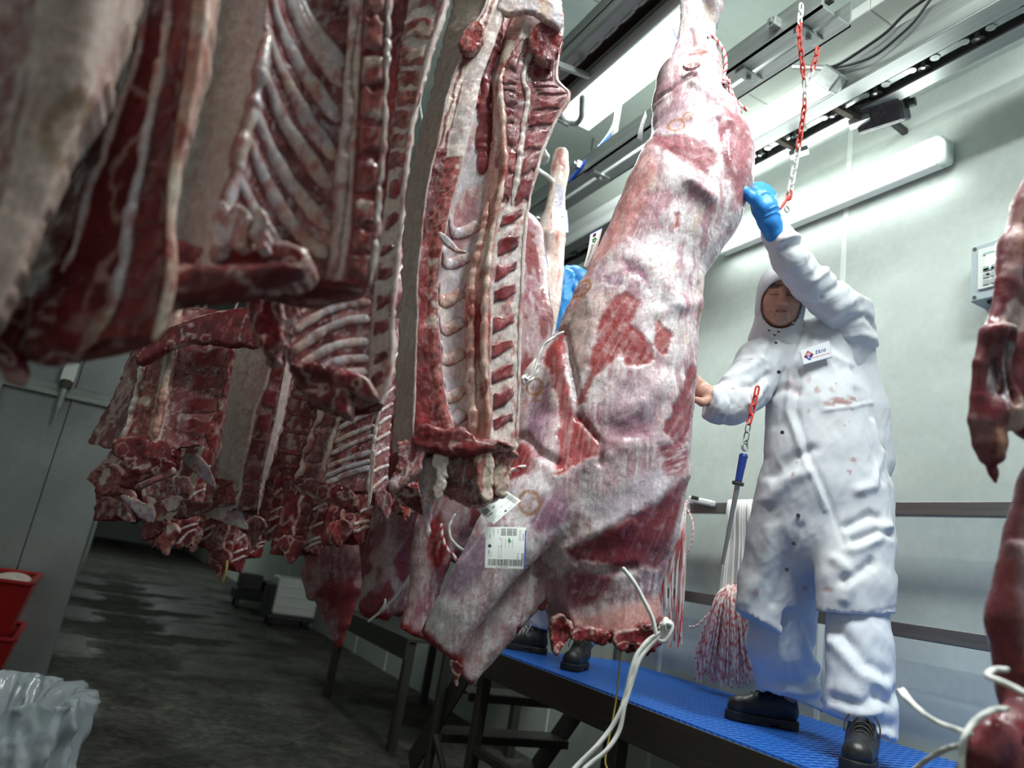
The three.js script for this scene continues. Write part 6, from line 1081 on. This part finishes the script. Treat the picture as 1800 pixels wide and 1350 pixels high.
// head in its own axes: x to the viewer's right of the face, y up, z out of the face
function headGeo(c, F, U, wear) {
  const S = U.clone().cross(F).normalize(), up = F.clone().cross(S).normalize(), e = (x, y, z, cx, cy, cz, rx, ry, rz) => { const a = (x - cx) / rx, b = (y - cy) / ry, d = (z - cz) / rz, k = Math.sqrt(a * a + b * b + d * d); return (k - 1) * Math.min(rx, ry, rz); };
  const cap = (x, y, z, a, b, ra, rb) => rcone(x, y, z, V(...a), V(...b), ra, rb);
  const face = (X, y, z) => {
    const x = Math.abs(X); let d = e(x, y, z, 0, 0.02, -0.006, 0.079, 0.108, 0.096);
    d = smin(d, e(x, y, z, 0, -0.052, 0.024, 0.064, 0.064, 0.068), 0.03); d = smin(d, e(x, y, z, 0.034, -0.016, 0.056, 0.03, 0.028, 0.026), 0.02);
    d = smin(d, cap(x, y, z, [0.008, 0.044, 0.082], [0.046, 0.038, 0.066], 0.011, 0.009), 0.012);
    d = Math.max(d, -e(x, y, z, 0.032, 0.016, 0.094, 0.020, 0.012, 0.018)); d = smin(d, e(x, y, z, 0.031, 0.014, 0.066, 0.0165, 0.0125, 0.0155), 0.004);
    d = smin(d, cap(x, y, z, [0, 0.034, 0.083], [0, -0.019, 0.114], 0.0085, 0.0145), 0.010); d = smin(d, e(x, y, z, 0.0125, -0.022, 0.097, 0.0095, 0.008, 0.012), 0.006);
    d = smin(d, cap(x, y, z, [0, -0.046, 0.085], [0.022, -0.052, 0.072], 0.0065, 0.0045), 0.006); d = smin(d, cap(x, y, z, [0, -0.058, 0.083], [0.018, -0.059, 0.073], 0.0075, 0.005), 0.006); d = Math.max(d, -cap(x, y, z, [0, -0.0518, 0.096], [0.023, -0.0565, 0.084], 0.0026, 0.0016));
    d = smin(d, e(x, y, z, 0, -0.090, 0.070, 0.024, 0.02, 0.02), 0.02); d = smin(d, cap(x, y, z, [0, -0.08, -0.02], [0, -0.19, -0.04], 0.052, 0.058), 0.03);
    d = smin(d, e(x, y, z, 0.078, 0.0, -0.008, 0.010, 0.03, 0.018), 0.006); return d;
  };
  const hood = (X, y, z) => { const x = Math.abs(X); let d = e(x, y, z, 0, 0.024, -0.014, 0.096, 0.126, 0.116); d = smin(d, cap(X, y, z, [0, -0.07, -0.022], [0, -0.16, -0.03], 0.088, 0.112), 0.05); const hole = (Math.hypot(x / 0.0765, (y + 0.028) / 0.094) - 1) * 0.07; return Math.max(d, -Math.max(hole, 0.028 - z)) + 0.002 * (fbm(X * 30, y * 16, z * 30) - 0.5); };
  const g = snet(wear === 'hood' ? hood : face, V(-0.14, -0.27, -0.17), V(0.14, 0.17, 0.15), wear === 'hood' ? 0.0045 : 0.0035), p = g.attributes.position, col = new Float32Array(p.count * 3), uv = new Float32Array(p.count * 2);
  for (let i = 0; i < p.count; i++) {
    const X = p.getX(i), y = p.getY(i), z = p.getZ(i), x = Math.abs(X); let q;
    if (wear === 'hood') q = WHITE(X, y, z); else {
      q = SKINC(X, y, z); const n = fbm(X * 160, y * 160, z * 160);
      q = mix3(q, [0.56, 0.22, 0.16], 0.6 * sstep(0.024, 0.008, Math.hypot(X, y + 0.014)) * (z > 0.08 ? 1 : 0)); q = mix3(q, [0.20, 0.125, 0.095], 0.4 * sstep(-0.022, -0.045, y) * sstep(0.3, 0.6, n) * (z > -0.02 ? 1 : 0));
      const br = Math.hypot((x - 0.031) / 0.027, (y - 0.042 + 0.16 * (x - 0.03)) / 0.0105); q = mix3(q, [0.03, 0.02, 0.017], 0.92 * sstep(1.25, 0.7, br + 0.5 * (n - 0.5)) * (z > 0.04 ? 1 : 0));
      q = mix3(q, [0.025, 0.017, 0.015], 0.85 * sstep(0.0034, 0.0012, Math.abs(y - 0.0085 - 4 * (x - 0.031) ** 2)) * sstep(0.02, 0.015, Math.abs(x - 0.031)) * (z > 0.05 ? 1 : 0));
      q = mix3(q, [0.42, 0.14, 0.12], 0.65 * sstep(0.024, 0.019, x) * sstep(0.011, 0.006, Math.abs(y + 0.0525)) * (z > 0.068 ? 1 : 0)); q = mix3(q, [0.10, 0.035, 0.03], 0.8 * sstep(0.0024, 0.0010, Math.abs(y + 0.0520 + 0.2 * x)) * sstep(0.023, 0.02, x) * (z > 0.07 ? 1 : 0));
    }
    col.set(q, 3 * i); uv.set([X, y], 2 * i); const w = c.clone().addScaledVector(S, X).addScaledVector(up, y).addScaledVector(F, z); p.setXYZ(i, w.x, w.y, w.z);
  }
  g.setAttribute('color', new THREE.BufferAttribute(col, 3)); g.setAttribute('uv', new THREE.BufferAttribute(uv, 2)); g.computeVertexNormals(); return g;
}
const bootMat = std({ color: lin(0.016, 0.016, 0.017), roughness: 0.38, bumpMap: meatRough, bumpScale: 0.002 }), soleMat = std({ color: lin(0.010, 0.010, 0.011), roughness: 0.6 });
function boot(parent, heel, toe, laces = blackMat) {           // heel and toe: points on the ground
  const f = toe.clone().sub(heel).setY(0).normalize(), s = V(-f.z, 0, f.x), L = 0.30, o = toe.clone().addScaledVector(f, -L + 0.0), w = (a, b, c) => o.clone().addScaledVector(f, a).addScaledVector(s, c).add(V(0, b, 0));
  const sdf = (a, y, c) => { let d = rcone(a, y, c, V(0.055, 0.06, 0), V(0.13, 0.065, 0), 0.044, 0.046); d = smin(d, rcone(a, y, c, V(0.13, 0.06, 0), V(0.245, 0.048, 0.006), 0.046, 0.046), 0.02); d = smin(d, rcone(a, y, c, V(0.075, 0.09, 0), V(0.065, 0.135, 0), 0.048, 0.046), 0.03); d = smin(d, rcone(a, y, c, V(0.10, 0.10, 0), V(0.19, 0.075, 0), 0.038, 0.034), 0.02); return Math.max(d, 0.022 - y); };
  const g = snet(sdf, V(-0.03, 0, -0.1), V(0.33, 0.27, 0.1), 0.005), p = g.attributes.position; for (let i = 0; i < p.count; i++) { const q = w(p.getX(i), p.getY(i) + 0.003 * (fbm(p.getX(i) * 50, p.getY(i) * 50, p.getZ(i) * 50) - 0.5), p.getZ(i)); p.setXYZ(i, q.x, q.y, q.z); } g.computeVertexNormals(); uvFlat(g, V(1, 0, 0), V(0, 1, 0.3));
  const b = part('boot', g, bootMat, parent);
  const sh = (a, y, c) => { const d = Math.max(rcone(a, 0, c, V(0.055, 0, 0), V(0.245, 0, 0.006), 0.048, 0.052), Math.abs(y - 0.017) - 0.017); return d; };
  const h = snet(sh, V(-0.03, -0.02, -0.09), V(0.33, 0.06, 0.09), 0.0045), q = h.attributes.position; for (let i = 0; i < q.count; i++) { const v = w(q.getX(i), Math.max(0.0005, q.getY(i) - (q.getX(i) > 0.10 && q.getX(i) < 0.15 && q.getY(i) < 0.01 ? -0.008 : 0)), q.getZ(i)); q.setXYZ(i, v.x, v.y, v.z); } h.computeVertexNormals(); uvFlat(h, V(1, 0, 0), V(0, 1, 0));
  const subs = [['sole', h, soleMat]], lc = []; for (let k = 0; k < 4; k++) { const a = 0.115 + k * 0.024, y = 0.142 - k * 0.012; lc.push(tube([w(a, y - 0.02, -0.034), w(a + 0.006, y + 0.004, -0.01), w(a + 0.012, y + 0.002, 0.014), w(a + 0.02, y - 0.024, 0.034)], 0.003, 14, 6), tube([w(a, y - 0.02, 0.034), w(a + 0.006, y + 0.004, 0.01), w(a + 0.012, y + 0.002, -0.014), w(a + 0.02, y - 0.024, -0.034)], 0.003, 14, 6)); }
  lc.push(tube([w(0.112, 0.15, 0.0), w(0.12, 0.158, 0.03), w(0.135, 0.13, 0.05), w(0.15, 0.10, 0.052)], 0.003, 16, 6), tube([w(0.112, 0.15, 0.0), w(0.12, 0.158, -0.03), w(0.135, 0.13, -0.05), w(0.15, 0.10, -0.052)], 0.003, 16, 6));
  subs.push(['laces', merge(lc), laces]);
  for (const [n, geo, m] of subs) { const base = new THREE.Vector3().setFromMatrixPosition(parent.matrixWorld); geo.translate(-base.x, -base.y, -base.z); geo.userData.shifted = true; part(n, geo, m, b); }
  return b;
}
const strip = (g) => { g.deleteAttribute('uv'); g.setAttribute('uv', new THREE.BufferAttribute(new Float32Array(g.attributes.position.count * 2), 2)); return g.index ? g.toNonIndexed() : g; };
{
  const r0 = 2.8, foot = atY(1425, 1290, PLAT), T = thing('person', 'man in a blood-spotted white coat and hood reaching up to the large carcass', 'person', V(2.4, PLAT, -2.0));
  const hc = at(1373, 526, 2.74), F = HEAD.clone().multiplyScalar(-Math.cos(0.3)).addScaledVector(SIDE, -Math.sin(0.3)).multiplyScalar(Math.cos(0.30)).add(V(0, -Math.sin(0.30), 0)).normalize(), U = V(0, 1, 0).addScaledVector(SIDE, 0.0);
  // the body under the clothes, with the bare right hand, joined to the head
  const under = blob({ r: r0, squash: 0.7, cell: 0.014, k: 0.05, wrinkle: 0, color: SKINC, chains: [[[1398, 580, 26, 0.03], [1420, 630, 52, 0], [1435, 720, 66, 0], [1450, 820, 68, 0], [1450, 900, 66, 0]], [[1430, 900, 40, -0.04], [1380, 1060, 32, -0.16], [1392, 1215, 18, -0.27]], [[1475, 900, 40, 0.02], [1508, 1070, 32, 0.09], [1512, 1250, 18, 0.17]], [[1440, 630, 40, 0], [1492, 575, 26, 0.04], [1420, 494, 18, 0.19], [1362, 400, 13, 0.30]], [[1400, 630, 38, 0], [1345, 630, 26, 0], [1288, 710, 20, 0.04], [1250, 700, 14, 0.14]]] });
  const hand = blob({ r: 2.64, squash: 0.8, cell: 0.003, k: 0.012, wrinkle: 0.001, color: SKINC, chains: [[[1268, 708, 15, 0], [1250, 698, 17, 0.01], [1240, 690, 16, 0.01]], [[1238, 678, 7.5, 0.0], [1225, 668, 7, -0.02], [1216, 668, 6, -0.05]], [[1236, 685, 7.5, 0.0], [1220, 677, 7, -0.02], [1210, 678, 6, -0.05]], [[1236, 692, 7.5, 0.0], [1221, 687, 7, -0.02], [1211, 689, 6, -0.05]], [[1238, 699, 7, 0.0], [1224, 697, 6.5, -0.02], [1216, 700, 5.5, -0.045]], [[1246, 704, 8, 0.03], [1234, 707, 7, 0.04], [1224, 703, 6, 0.03]]] });
  part('body', merge([strip(under), strip(headGeo(hc, F, U, 'face')), strip(hand)]), skinMat, T);
  const coat = blob({ r: r0, squash: 0.68, cell: 0.0085, k: 0.035, wrinkle: 0.0065, color: WHITE,
    chains: [[[1412, 622, 58, 0], [1424, 660, 80, 0], [1438, 720, 92, 0.01], [1446, 790, 99, 0.01], [1452, 860, 104, 0.01], [1452, 915, 100, 0]], [[1400, 615, 46, 0], [1465, 600, 56, 0], [1495, 605, 44, 0]], [[1415, 870, 82, -0.02], [1388, 950, 72, -0.06], [1362, 1025, 60, -0.1], [1345, 1095, 52, -0.12], [1340, 1140, 50, -0.12]], [[1482, 870, 86, 0.02], [1502, 950, 72, 0.08], [1504, 1025, 66, 0.12], [1502, 1120, 62, 0.13]], [[1500, 640, 40, -0.02], [1505, 720, 56, -0.04], [1500, 800, 70, -0.06]]],
    cuts: [{ p: [1330, 1092, -0.1], n: [-0.38, -0.925], w: 0.18 }, { p: [1503, 1076, 0.12], n: [0.14, -0.99], w: 0.20 }],
    folds: [{ line: [[1398, 600], [1374, 660], [1366, 730], [1388, 820], [1420, 900]], w: 4, h: 0.008 }, { line: [[1410, 600], [1386, 660], [1377, 730], [1398, 820], [1432, 905], [1445, 960]], w: 4, h: -0.007 }, { line: [[1350, 840], [1372, 815], [1400, 800]], w: 9, h: -0.014 }, { line: [[1345, 880], [1365, 850], [1392, 838]], w: 10, h: 0.012 }, { line: [[1470, 870], [1500, 862], [1530, 800]], w: 8, h: 0.012 }, { line: [[1450, 930], [1490, 910], [1505, 915]], w: 7, h: -0.018 }, { line: [[1460, 955], [1500, 940], [1530, 942]], w: 7, h: -0.020 }, { line: [[1455, 970], [1490, 952], [1525, 930]], w: 9, h: 0.014 }, { line: [[1440, 1020], [1470, 1000], [1482, 990]], w: 8, h: -0.022 }, { line: [[1432, 985], [1450, 1010], [1440, 1050]], w: 9, h: 0.016 }, { line: [[1480, 700], [1505, 780], [1520, 850]], w: 8, h: -0.010 }, { line: [[1350, 930], [1345, 1000], [1320, 1060]], w: 9, h: 0.010 }, { line: [[1385, 930], [1375, 1000], [1365, 1060]], w: 8, h: -0.010 }, { line: [[1478, 660], [1500, 700], [1512, 740]], w: 7, h: -0.014 }, { line: [[1540, 800], [1550, 900], [1545, 1000]], w: 9, h: -0.010 }, { line: [[1420, 735], [1470, 728], [1520, 714]], w: 3, h: 0.005 }, { line: [[1478, 1071], [1520, 1066], [1560, 1062]], w: 3, h: -0.004 }, { line: [[1380, 700], [1362, 690], [1342, 700]], w: 8, h: -0.012 }, { line: [[1440, 640], [1470, 650], [1490, 690]], w: 8, h: 0.008 }],
    spots: [[1447, 720, 26, 7, 0.75], [1425, 724, 12, 6, 0.6], [1470, 714, 14, 5, 0.7], [1410, 700, 6, 9, 0.6], [1432, 700, 5, 8, 0.5], [1384, 704, 5, 6, 0.5], [1374, 690, 14, 20, 0.25], [1465, 819, 6, 4, 0.7], [1457, 839, 4, 4, 0.75], [1475, 878, 10, 6, 0.4], [1373, 842, 3, 5, 0.6], [1316, 1040, 3.5, 9, 0.55, -0.12], [1467, 734, 5, 3, 0.6], [1437, 1036, 7, 5, 0.5, 0.08], [1378, 820, 2.5, 4, 0.6], [1450, 760, 2, 2, 0.7], [1440, 690, 3, 3, 0.6], [1395, 735, 4, 4, 0.5], [1458, 756, 2, 2, 0.7], [1353, 720, 3, 3, 0.6], [1398, 680, 4, 9, 0.4], [1385, 660, 3, 6, 0.35]] });
  const cg = part('coat', coat, cloth, T); tag(cg, 'white work coat with brown and red blood spots');
  const sl = blob({ r: r0, squash: 0.85, cell: 0.0075, k: 0.03, wrinkle: 0.010, color: WHITE, chains: [[[1480, 628, 44, -0.02], [1497, 585, 44, 0.02], [1492, 556, 42, 0.06], [1456, 524, 38, 0.13], [1420, 494, 36, 0.19], [1388, 454, 33, 0.25], [1368, 414, 27, 0.29], [1356, 386, 22, 0.31]]], cuts: [{ p: [1360, 396, 0.3], n: [-0.38, 0.925], w: 0.12 }],
    folds: [{ line: [[1420, 545], [1450, 520], [1465, 480]], w: 7, h: -0.012, d: 0.08 }, { line: [[1400, 520], [1425, 500], [1440, 470]], w: 6, h: 0.012, d: 0.1 }, { line: [[1345, 450], [1380, 440], [1405, 420]], w: 6, h: 0.012, d: 0.18 }, { line: [[1350, 465], [1385, 455], [1412, 440]], w: 6, h: -0.014, d: 0.16 }, { line: [[1450, 590], [1490, 575], [1528, 590]], w: 7, h: -0.012, d: 0 }, { line: [[1445, 605], [1490, 600], [1530, 610]], w: 8, h: 0.012, d: 0 }, { line: [[1440, 570], [1480, 540], [1510, 545]], w: 8, h: 0.010, d: 0.03 }], spots: [[1424, 540, 4, 3, 0.5, 0.1], [1372, 415, 5, 3, 0.4, 0.25], [1352, 440, 6, 10, 0.3, 0.2]] });
  part('sleeve', sl, cloth, T);
  const sr = blob({ r: r0, squash: 0.9, cell: 0.0075, k: 0.03, wrinkle: 0.012, color: WHITE, chains: [[[1372, 618, 44, 0], [1338, 640, 43, 0.02], [1312, 680, 42, 0.05], [1288, 708, 39, 0.1], [1262, 712, 34, 0.14], [1240, 702, 26, 0.16]]], cuts: [{ p: [1246, 702, 0.15], n: [-0.93, 0.2], w: 0.12 }],
    folds: [{ line: [[1330, 640], [1300, 660], [1270, 672]], w: 7, h: 0.012, d: 0.05 }, { line: [[1340, 665], [1310, 690], [1290, 690]], w: 7, h: -0.016, d: 0.05 }, { line: [[1260, 690], [1275, 720], [1270, 745]], w: 6, h: -0.014, d: 0.1 }, { line: [[1245, 690], [1255, 715], [1250, 735]], w: 5, h: 0.010, d: 0.14 }, { line: [[1300, 720], [1320, 705], [1335, 680]], w: 6, h: 0.010, d: 0.05 }, { line: [[1345, 610], [1335, 640], [1335, 680]], w: 6, h: -0.012, d: 0.02 }], spots: [[1312, 640, 3, 2, 0.6, 0.05], [1278, 690, 4, 3, 0.5, 0.1], [1262, 735, 9, 6, 0.35, 0.12], [1325, 700, 3, 3, 0.6, 0.04], [1290, 722, 6, 3, 0.35, 0.1]] });
  part('sleeve', sr, cloth, T);
  part('hood', headGeo(hc, F, U, 'hood'), cloth, T);
  const tr = blob({ r: r0, squash: 0.85, cell: 0.009, k: 0.03, wrinkle: 0.009, color: (x, y, z) => mix3([0.70, 0.73, 0.80], [0.60, 0.63, 0.70], fbm(x * 8, y * 8, z * 8)), chains: [[[1440, 930, 50, -0.02], [1405, 990, 50, -0.09], [1380, 1050, 52, -0.15], [1372, 1130, 54, -0.2], [1382, 1190, 50, -0.26], [1394, 1260, 50, -0.29]], [[1470, 930, 50, 0], [1492, 1000, 48, 0.04], [1506, 1060, 50, 0.09], [1511, 1130, 53, 0.13], [1512, 1230, 56, 0.17], [1512, 1320, 54, 0.18]]], cuts: [{ p: [1385, 1236, -0.28], n: [-0.2, -0.98], w: 0.17 }, { p: [1510, 1276, 0.18], n: [-0.22, -0.975], w: 0.17 }],
    folds: [{ line: [[1470, 1110], [1500, 1160], [1540, 1180]], w: 9, h: -0.016, d: 0.16 }, { line: [[1465, 1130], [1490, 1180], [1530, 1200]], w: 9, h: 0.014, d: 0.16 }, { line: [[1520, 1220], [1550, 1230], [1565, 1215]], w: 8, h: -0.016, d: 0.18 }, { line: [[1360, 1190], [1400, 1200], [1420, 1180]], w: 8, h: -0.014, d: -0.25 }, { line: [[1340, 1205], [1390, 1215], [1420, 1205]], w: 8, h: 0.012, d: -0.27 }, { line: [[1365, 1090], [1362, 1150], [1370, 1190]], w: 5, h: 0.008, d: -0.2 }, { line: [[1460, 1250], [1500, 1262], [1550, 1270]], w: 8, h: -0.014, d: 0.18 }] });
  part('trousers', tr, cloth, T);
  boot(T, atY(1425, 1288, PLAT), atY(1274, 1262, PLAT)); boot(T, atY(1530, 1296, PLAT), atY(1508, 1362, PLAT));
  const gl = blob({ r: 2.47, squash: 0.8, cell: 0.003, k: 0.014, wrinkle: 0.002, chains: [[[1362, 410, 21, -0.02], [1352, 388, 22, 0], [1345, 366, 25, 0.01], [1338, 350, 22, 0.01]], [[1338, 364, 13, 0.03], [1322, 347, 11.5, 0.05], [1308, 336, 10, 0.055], [1300, 328, 8.5, 0.05]], [[1334, 346, 12, 0], [1327, 334, 11.5, -0.02], [1318, 329, 10.5, -0.06]], [[1342, 342, 11.5, -0.02], [1337, 329, 10.5, -0.05], [1327, 328, 9.5, -0.1]], [[1348, 346, 11, -0.03], [1347, 333, 10, -0.07], [1338, 333, 9, -0.12]], [[1354, 354, 10, -0.03], [1356, 342, 9, -0.06], [1350, 338, 8, -0.1]]], folds: [{ line: [[1345, 378], [1356, 372], [1366, 372]], w: 2, h: 0.0025 }, { line: [[1340, 388], [1355, 382], [1368, 382]], w: 2, h: 0.0025 }, { line: [[1330, 356], [1340, 350], [1348, 352]], w: 2, h: -0.003 }] });
  gl.deleteAttribute('color'); part('glove', gl, gloveMat, T);
  // embroidered badge
  const badgeTex = canvasTex(512, 256, (x) => {
    x.fillStyle = '#f2f2f4'; x.fillRect(0, 0, 512, 256); x.strokeStyle = '#c9ccd4'; x.lineWidth = 10; x.strokeRect(8, 8, 496, 240);
    x.fillStyle = '#b5202c'; x.beginPath(); x.moveTo(130, 40); x.lineTo(215, 125); x.lineTo(45, 125); x.fill(); x.fillStyle = '#1d2f86'; x.beginPath(); x.moveTo(45, 125); x.lineTo(215, 125); x.lineTo(130, 212); x.fill();
    x.strokeStyle = '#f4f4f4'; x.lineWidth = 7; for (let k = -2; k <= 2; k++) { x.beginPath(); x.moveTo(130 + k * 8, 118); x.lineTo(130 + k * 20, 70 + Math.abs(k) * 8); x.stroke(); } x.beginPath(); x.arc(135, 150, 22, 0.4, 5); x.stroke(); x.beginPath(); x.arc(120, 155, 16, 3, 6.6); x.stroke();
    x.fillStyle = '#22388f'; x.font = 'italic bold 84px sans-serif'; x.fillText('Ekro', 240, 140); x.fillStyle = '#b5202c'; x.font = 'bold 27px sans-serif'; x.fillText('PARTNER QUALITY VEAL', 178, 192, 310);
  });
  const q = [[1405, 617], [1458, 599], [1463, 628], [1412, 642]].map(([x, y]) => at(x, y, 2.66)), N = 14, pos = [], uv = [], tri = [], nn = q[1].clone().sub(q[0]).cross(q[0].clone().sub(q[3])).normalize(); if (nn.dot(HEAD) > 0) nn.negate();
  const ca = coat.attributes.position, near = (p) => { let best = -1e9; const d = p.clone().sub(EYE).normalize(); for (let i = 0; i < ca.count; i++) { const v = V(ca.getX(i) + T.position.x - EYE.x, ca.getY(i) + T.position.y - EYE.y, ca.getZ(i) + T.position.z - EYE.z), t = v.dot(d); if (t < 2.95 && v.addScaledVector(d, -t).length() < 0.012) best = Math.max(best, -t); } return best > -1e8 ? -best : null; };
  const G = 5, depth = []; for (let j = 0; j < G; j++) for (let i = 0; i < G; i++) { const u = i / (G - 1), v = j / (G - 1), p = q[0].clone().lerp(q[1], u).lerp(q[3].clone().lerp(q[2], u), v); depth.push(near(p) ?? p.distanceTo(EYE)); }
  const pull = (u, v) => { const p = q[0].clone().lerp(q[1], u).lerp(q[3].clone().lerp(q[2], u), v), fx = clamp(u * (G - 1), 0, G - 1.001), fy = clamp(v * (G - 1), 0, G - 1.001), ix = Math.floor(fx), iy = Math.floor(fy), D = (a, b) => depth[b * G + a], dd = lerp(lerp(D(ix, iy), D(ix + 1, iy), fx - ix), lerp(D(ix, iy + 1), D(ix + 1, iy + 1), fx - ix), fy - iy) - 0.006; return EYE.clone().add(p.sub(EYE).normalize().multiplyScalar(dd)); };
  for (let j = 0; j <= N; j++) for (let i = 0; i <= N; i++) { const p = pull(i / N, j / N); pos.push(p.x, p.y, p.z); uv.push(i / N, 1 - j / N); } for (let j = 0; j <= N; j++) for (let i = 0; i <= N; i++) { const p = pull(i / N, j / N).addScaledVector(HEAD, 0.004); pos.push(p.x, p.y, p.z); uv.push(i / N, 1 - j / N); }
  const M = (N + 1) * (N + 1); for (let j = 0; j < N; j++) for (let i = 0; i < N; i++) { const a = j * (N + 1) + i, b = a + 1, c = a + N + 1, d = c + 1; tri.push(a, c, b, b, c, d, a + M, b + M, c + M, b + M, d + M, c + M); }
  for (let i = 0; i < N; i++) for (const [a, b] of [[i, i + 1], [i * (N + 1) + N, (i + 1) * (N + 1) + N], [N * (N + 1) + i + 1, N * (N + 1) + i], [(i + 1) * (N + 1), i * (N + 1)]]) tri.push(a, b, a + M, b, b + M, a + M);
  const bg = new THREE.BufferGeometry(); bg.setAttribute('position', new THREE.BufferAttribute(new Float32Array(pos), 3)); bg.setAttribute('uv', new THREE.BufferAttribute(new Float32Array(uv), 2)); bg.setIndex(tri); bg.computeVertexNormals();
  tag(part('badge', bg, std({ map: badgeTex, roughness: 0.7, color: lin(0.82, 0.82, 0.84) }), T), 'white embroidered badge with a red and blue diamond');
  // press studs
  const stud = (x, y, rr) => { const p0 = at(x, y, 2.66), d = near(p0) ?? p0.distanceTo(EYE), dir = p0.sub(EYE).normalize(), c = EYE.clone().addScaledVector(dir, d - 0.004), g = new THREE.CylinderGeometry(0.0065, 0.0075, 0.005, 14); g.rotateX(Math.PI / 2); g.lookAt(dir.clone().negate()); g.translate(c.x, c.y, c.z); part('press_stud', g, darkSteel, T); };
  for (const [x, y] of [[1369, 654], [1403, 906], [1395, 955], [1383, 1001], [1375, 760]]) stud(x, y);
  for (const [x, y] of [[1352, 580], [1362, 588], [1369, 582], [1394, 569], [1364, 602]]) { const c = at(x, y, 2.6), g = new THREE.SphereGeometry(0.006, 10, 8); g.translate(c.x, c.y, c.z); part('press_stud', g, darkSteel, T); }
}
{ // sharpening steel at his side
  const r = 2.62, p = (x, y) => at(x, y, r), g = thing('sharpening_steel', 'sharpening steel with a blue handle hanging from a red chain at the coat side', 'tool', p(1270, 992));
  linkChain(g, [p(1332, 680), p(1325, 710), p(1316, 745)], 0.034, () => redPl, 0.004, 0.021, 0.008); linkChain(g, [p(1316, 745), p(1312, 768), p(1309, 790)], 0.03, () => galvMat, 0.0028, 0.018, 0.010, 'steel_link');
  part('ring', new THREE.TorusGeometry(0.014, 0.003, 8, 24).translate(...p(1309, 786).toArray()), galvMat, g);
  part('handle', merge([cyl(p(1307, 800), p(1298, 846), 0.0155, 0.0125, 20), cyl(p(1308, 798), p(1307, 803), 0.012, 0.0165, 20)]), std({ color: lin(0.01, 0.035, 0.22), roughness: 0.4 }), g);
  part('guard', cyl(p(1297.6, 848), p(1296.8, 852), 0.021, 0.021, 24), darkSteel, g); part('rod', cyl(p(1270, 992), p(1297, 850), 0.006, 0.0095, 16), std({ color: lin(0.3, 0.3, 0.32), metalness: 0.8, roughness: 0.35 }), g);
}
{ // second worker, mostly behind the large carcass
  const r0 = 4.2, T = thing('person', 'second worker in white with blue gloves, mostly hidden behind the large carcass', 'person', V(2.35, PLAT, -3.6));
  const hc = at(1040, 622, 4.15), F = HEAD.clone().multiplyScalar(-0.5).addScaledVector(SIDE, -0.86).setY(0.1).normalize();
  const under = blob({ r: r0, squash: 0.75, cell: 0.016, k: 0.05, wrinkle: 0, color: SKINC, chains: [[[1038, 650, 16], [1030, 700, 36], [1030, 780, 42], [1028, 900, 42]], [[1010, 900, 26, -0.05], [970, 1020, 22, -0.2], [950, 1100, 14, -0.25]], [[1040, 900, 26, 0.02], [1032, 1020, 22, 0.05], [1030, 1130, 14, 0.08]], [[1015, 690, 22], [985, 640, 15, 0.05], [990, 560, 12, 0.1], [1000, 495, 9, 0.1]]] });
  part('body', merge([strip(under), strip(headGeo(hc, F, V(0, 1, 0), 'face'))]), skinMat, T); part('hood', headGeo(hc, F, V(0, 1, 0), 'hood'), cloth, T);
  part('coat', blob({ r: r0, squash: 0.75, cell: 0.014, k: 0.04, wrinkle: 0.012, color: WHITE, chains: [[[1030, 690, 44], [1032, 760, 54], [1030, 840, 58], [1026, 920, 60], [1018, 1000, 58]], [[1012, 690, 34], [990, 650, 28, 0.05], [982, 612, 24, 0.08]], [[1045, 690, 32], [1070, 740, 28], [1075, 790, 24, 0.1]]], cuts: [{ p: [1018, 1020], n: [0, -1], w: 0.3 }] }), cloth, T);
  part('trousers', blob({ r: r0, squash: 0.85, cell: 0.012, k: 0.03, wrinkle: 0.012, color: () => [0.72, 0.75, 0.82], chains: [[[1010, 940, 36, -0.05], [972, 1030, 32, -0.2], [948, 1120, 27, -0.26]], [[1035, 940, 36, 0.02], [1032, 1040, 31, 0.05], [1030, 1145, 27, 0.06]]], cuts: [{ p: [948, 1102, -0.26], n: [0, -1], w: 0.12 }, { p: [1030, 1128, 0.06], n: [0, -1], w: 0.12 }] }), cloth, T);
  const sl = blob({ r: r0, squash: 0.9, cell: 0.008, k: 0.02, wrinkle: 0.02, chains: [[[980, 608, 23, 0.09], [984, 570, 22, 0.12], [990, 530, 20, 0.14], [996, 488, 17, 0.15]]] }); sl.deleteAttribute('color'); tag(part('oversleeve', sl, std({ color: lin(0.04, 0.32, 0.8), roughness: 0.35 }), T), 'crinkled blue plastic oversleeve');
  const gl = blob({ r: r0, squash: 0.85, cell: 0.006, k: 0.012, wrinkle: 0.003, chains: [[[996, 480, 14, 0.15], [1010, 484, 18, 0.14], [1020, 490, 17, 0.12]], [[1020, 480, 7, 0.1], [1034, 482, 7, 0.04]], [[1024, 488, 7, 0.1], [1038, 490, 7, 0.04]], [[1024, 496, 7, 0.1], [1037, 498, 7, 0.04]], [[1018, 504, 7, 0.1], [1030, 508, 6.5, 0.04]], [[1008, 496, 7.5, 0.16], [1012, 508, 7, 0.18], [1018, 514, 6, 0.18]]] }); gl.deleteAttribute('color'); part('glove', gl, gloveMat, T);
  boot(T, atY(955, 1150, PLAT), atY(872, 1136, PLAT), ropeMat); const b = atY(1000, 1180, PLAT); boot(T, b.clone().addScaledVector(HEAD, 0.28).addScaledVector(SIDE, 0.1), b);
}

scene.traverse((o) => { if (o.isMesh) { o.castShadow = true; o.receiveShadow = true; } });
renderer.render(scene, camera);
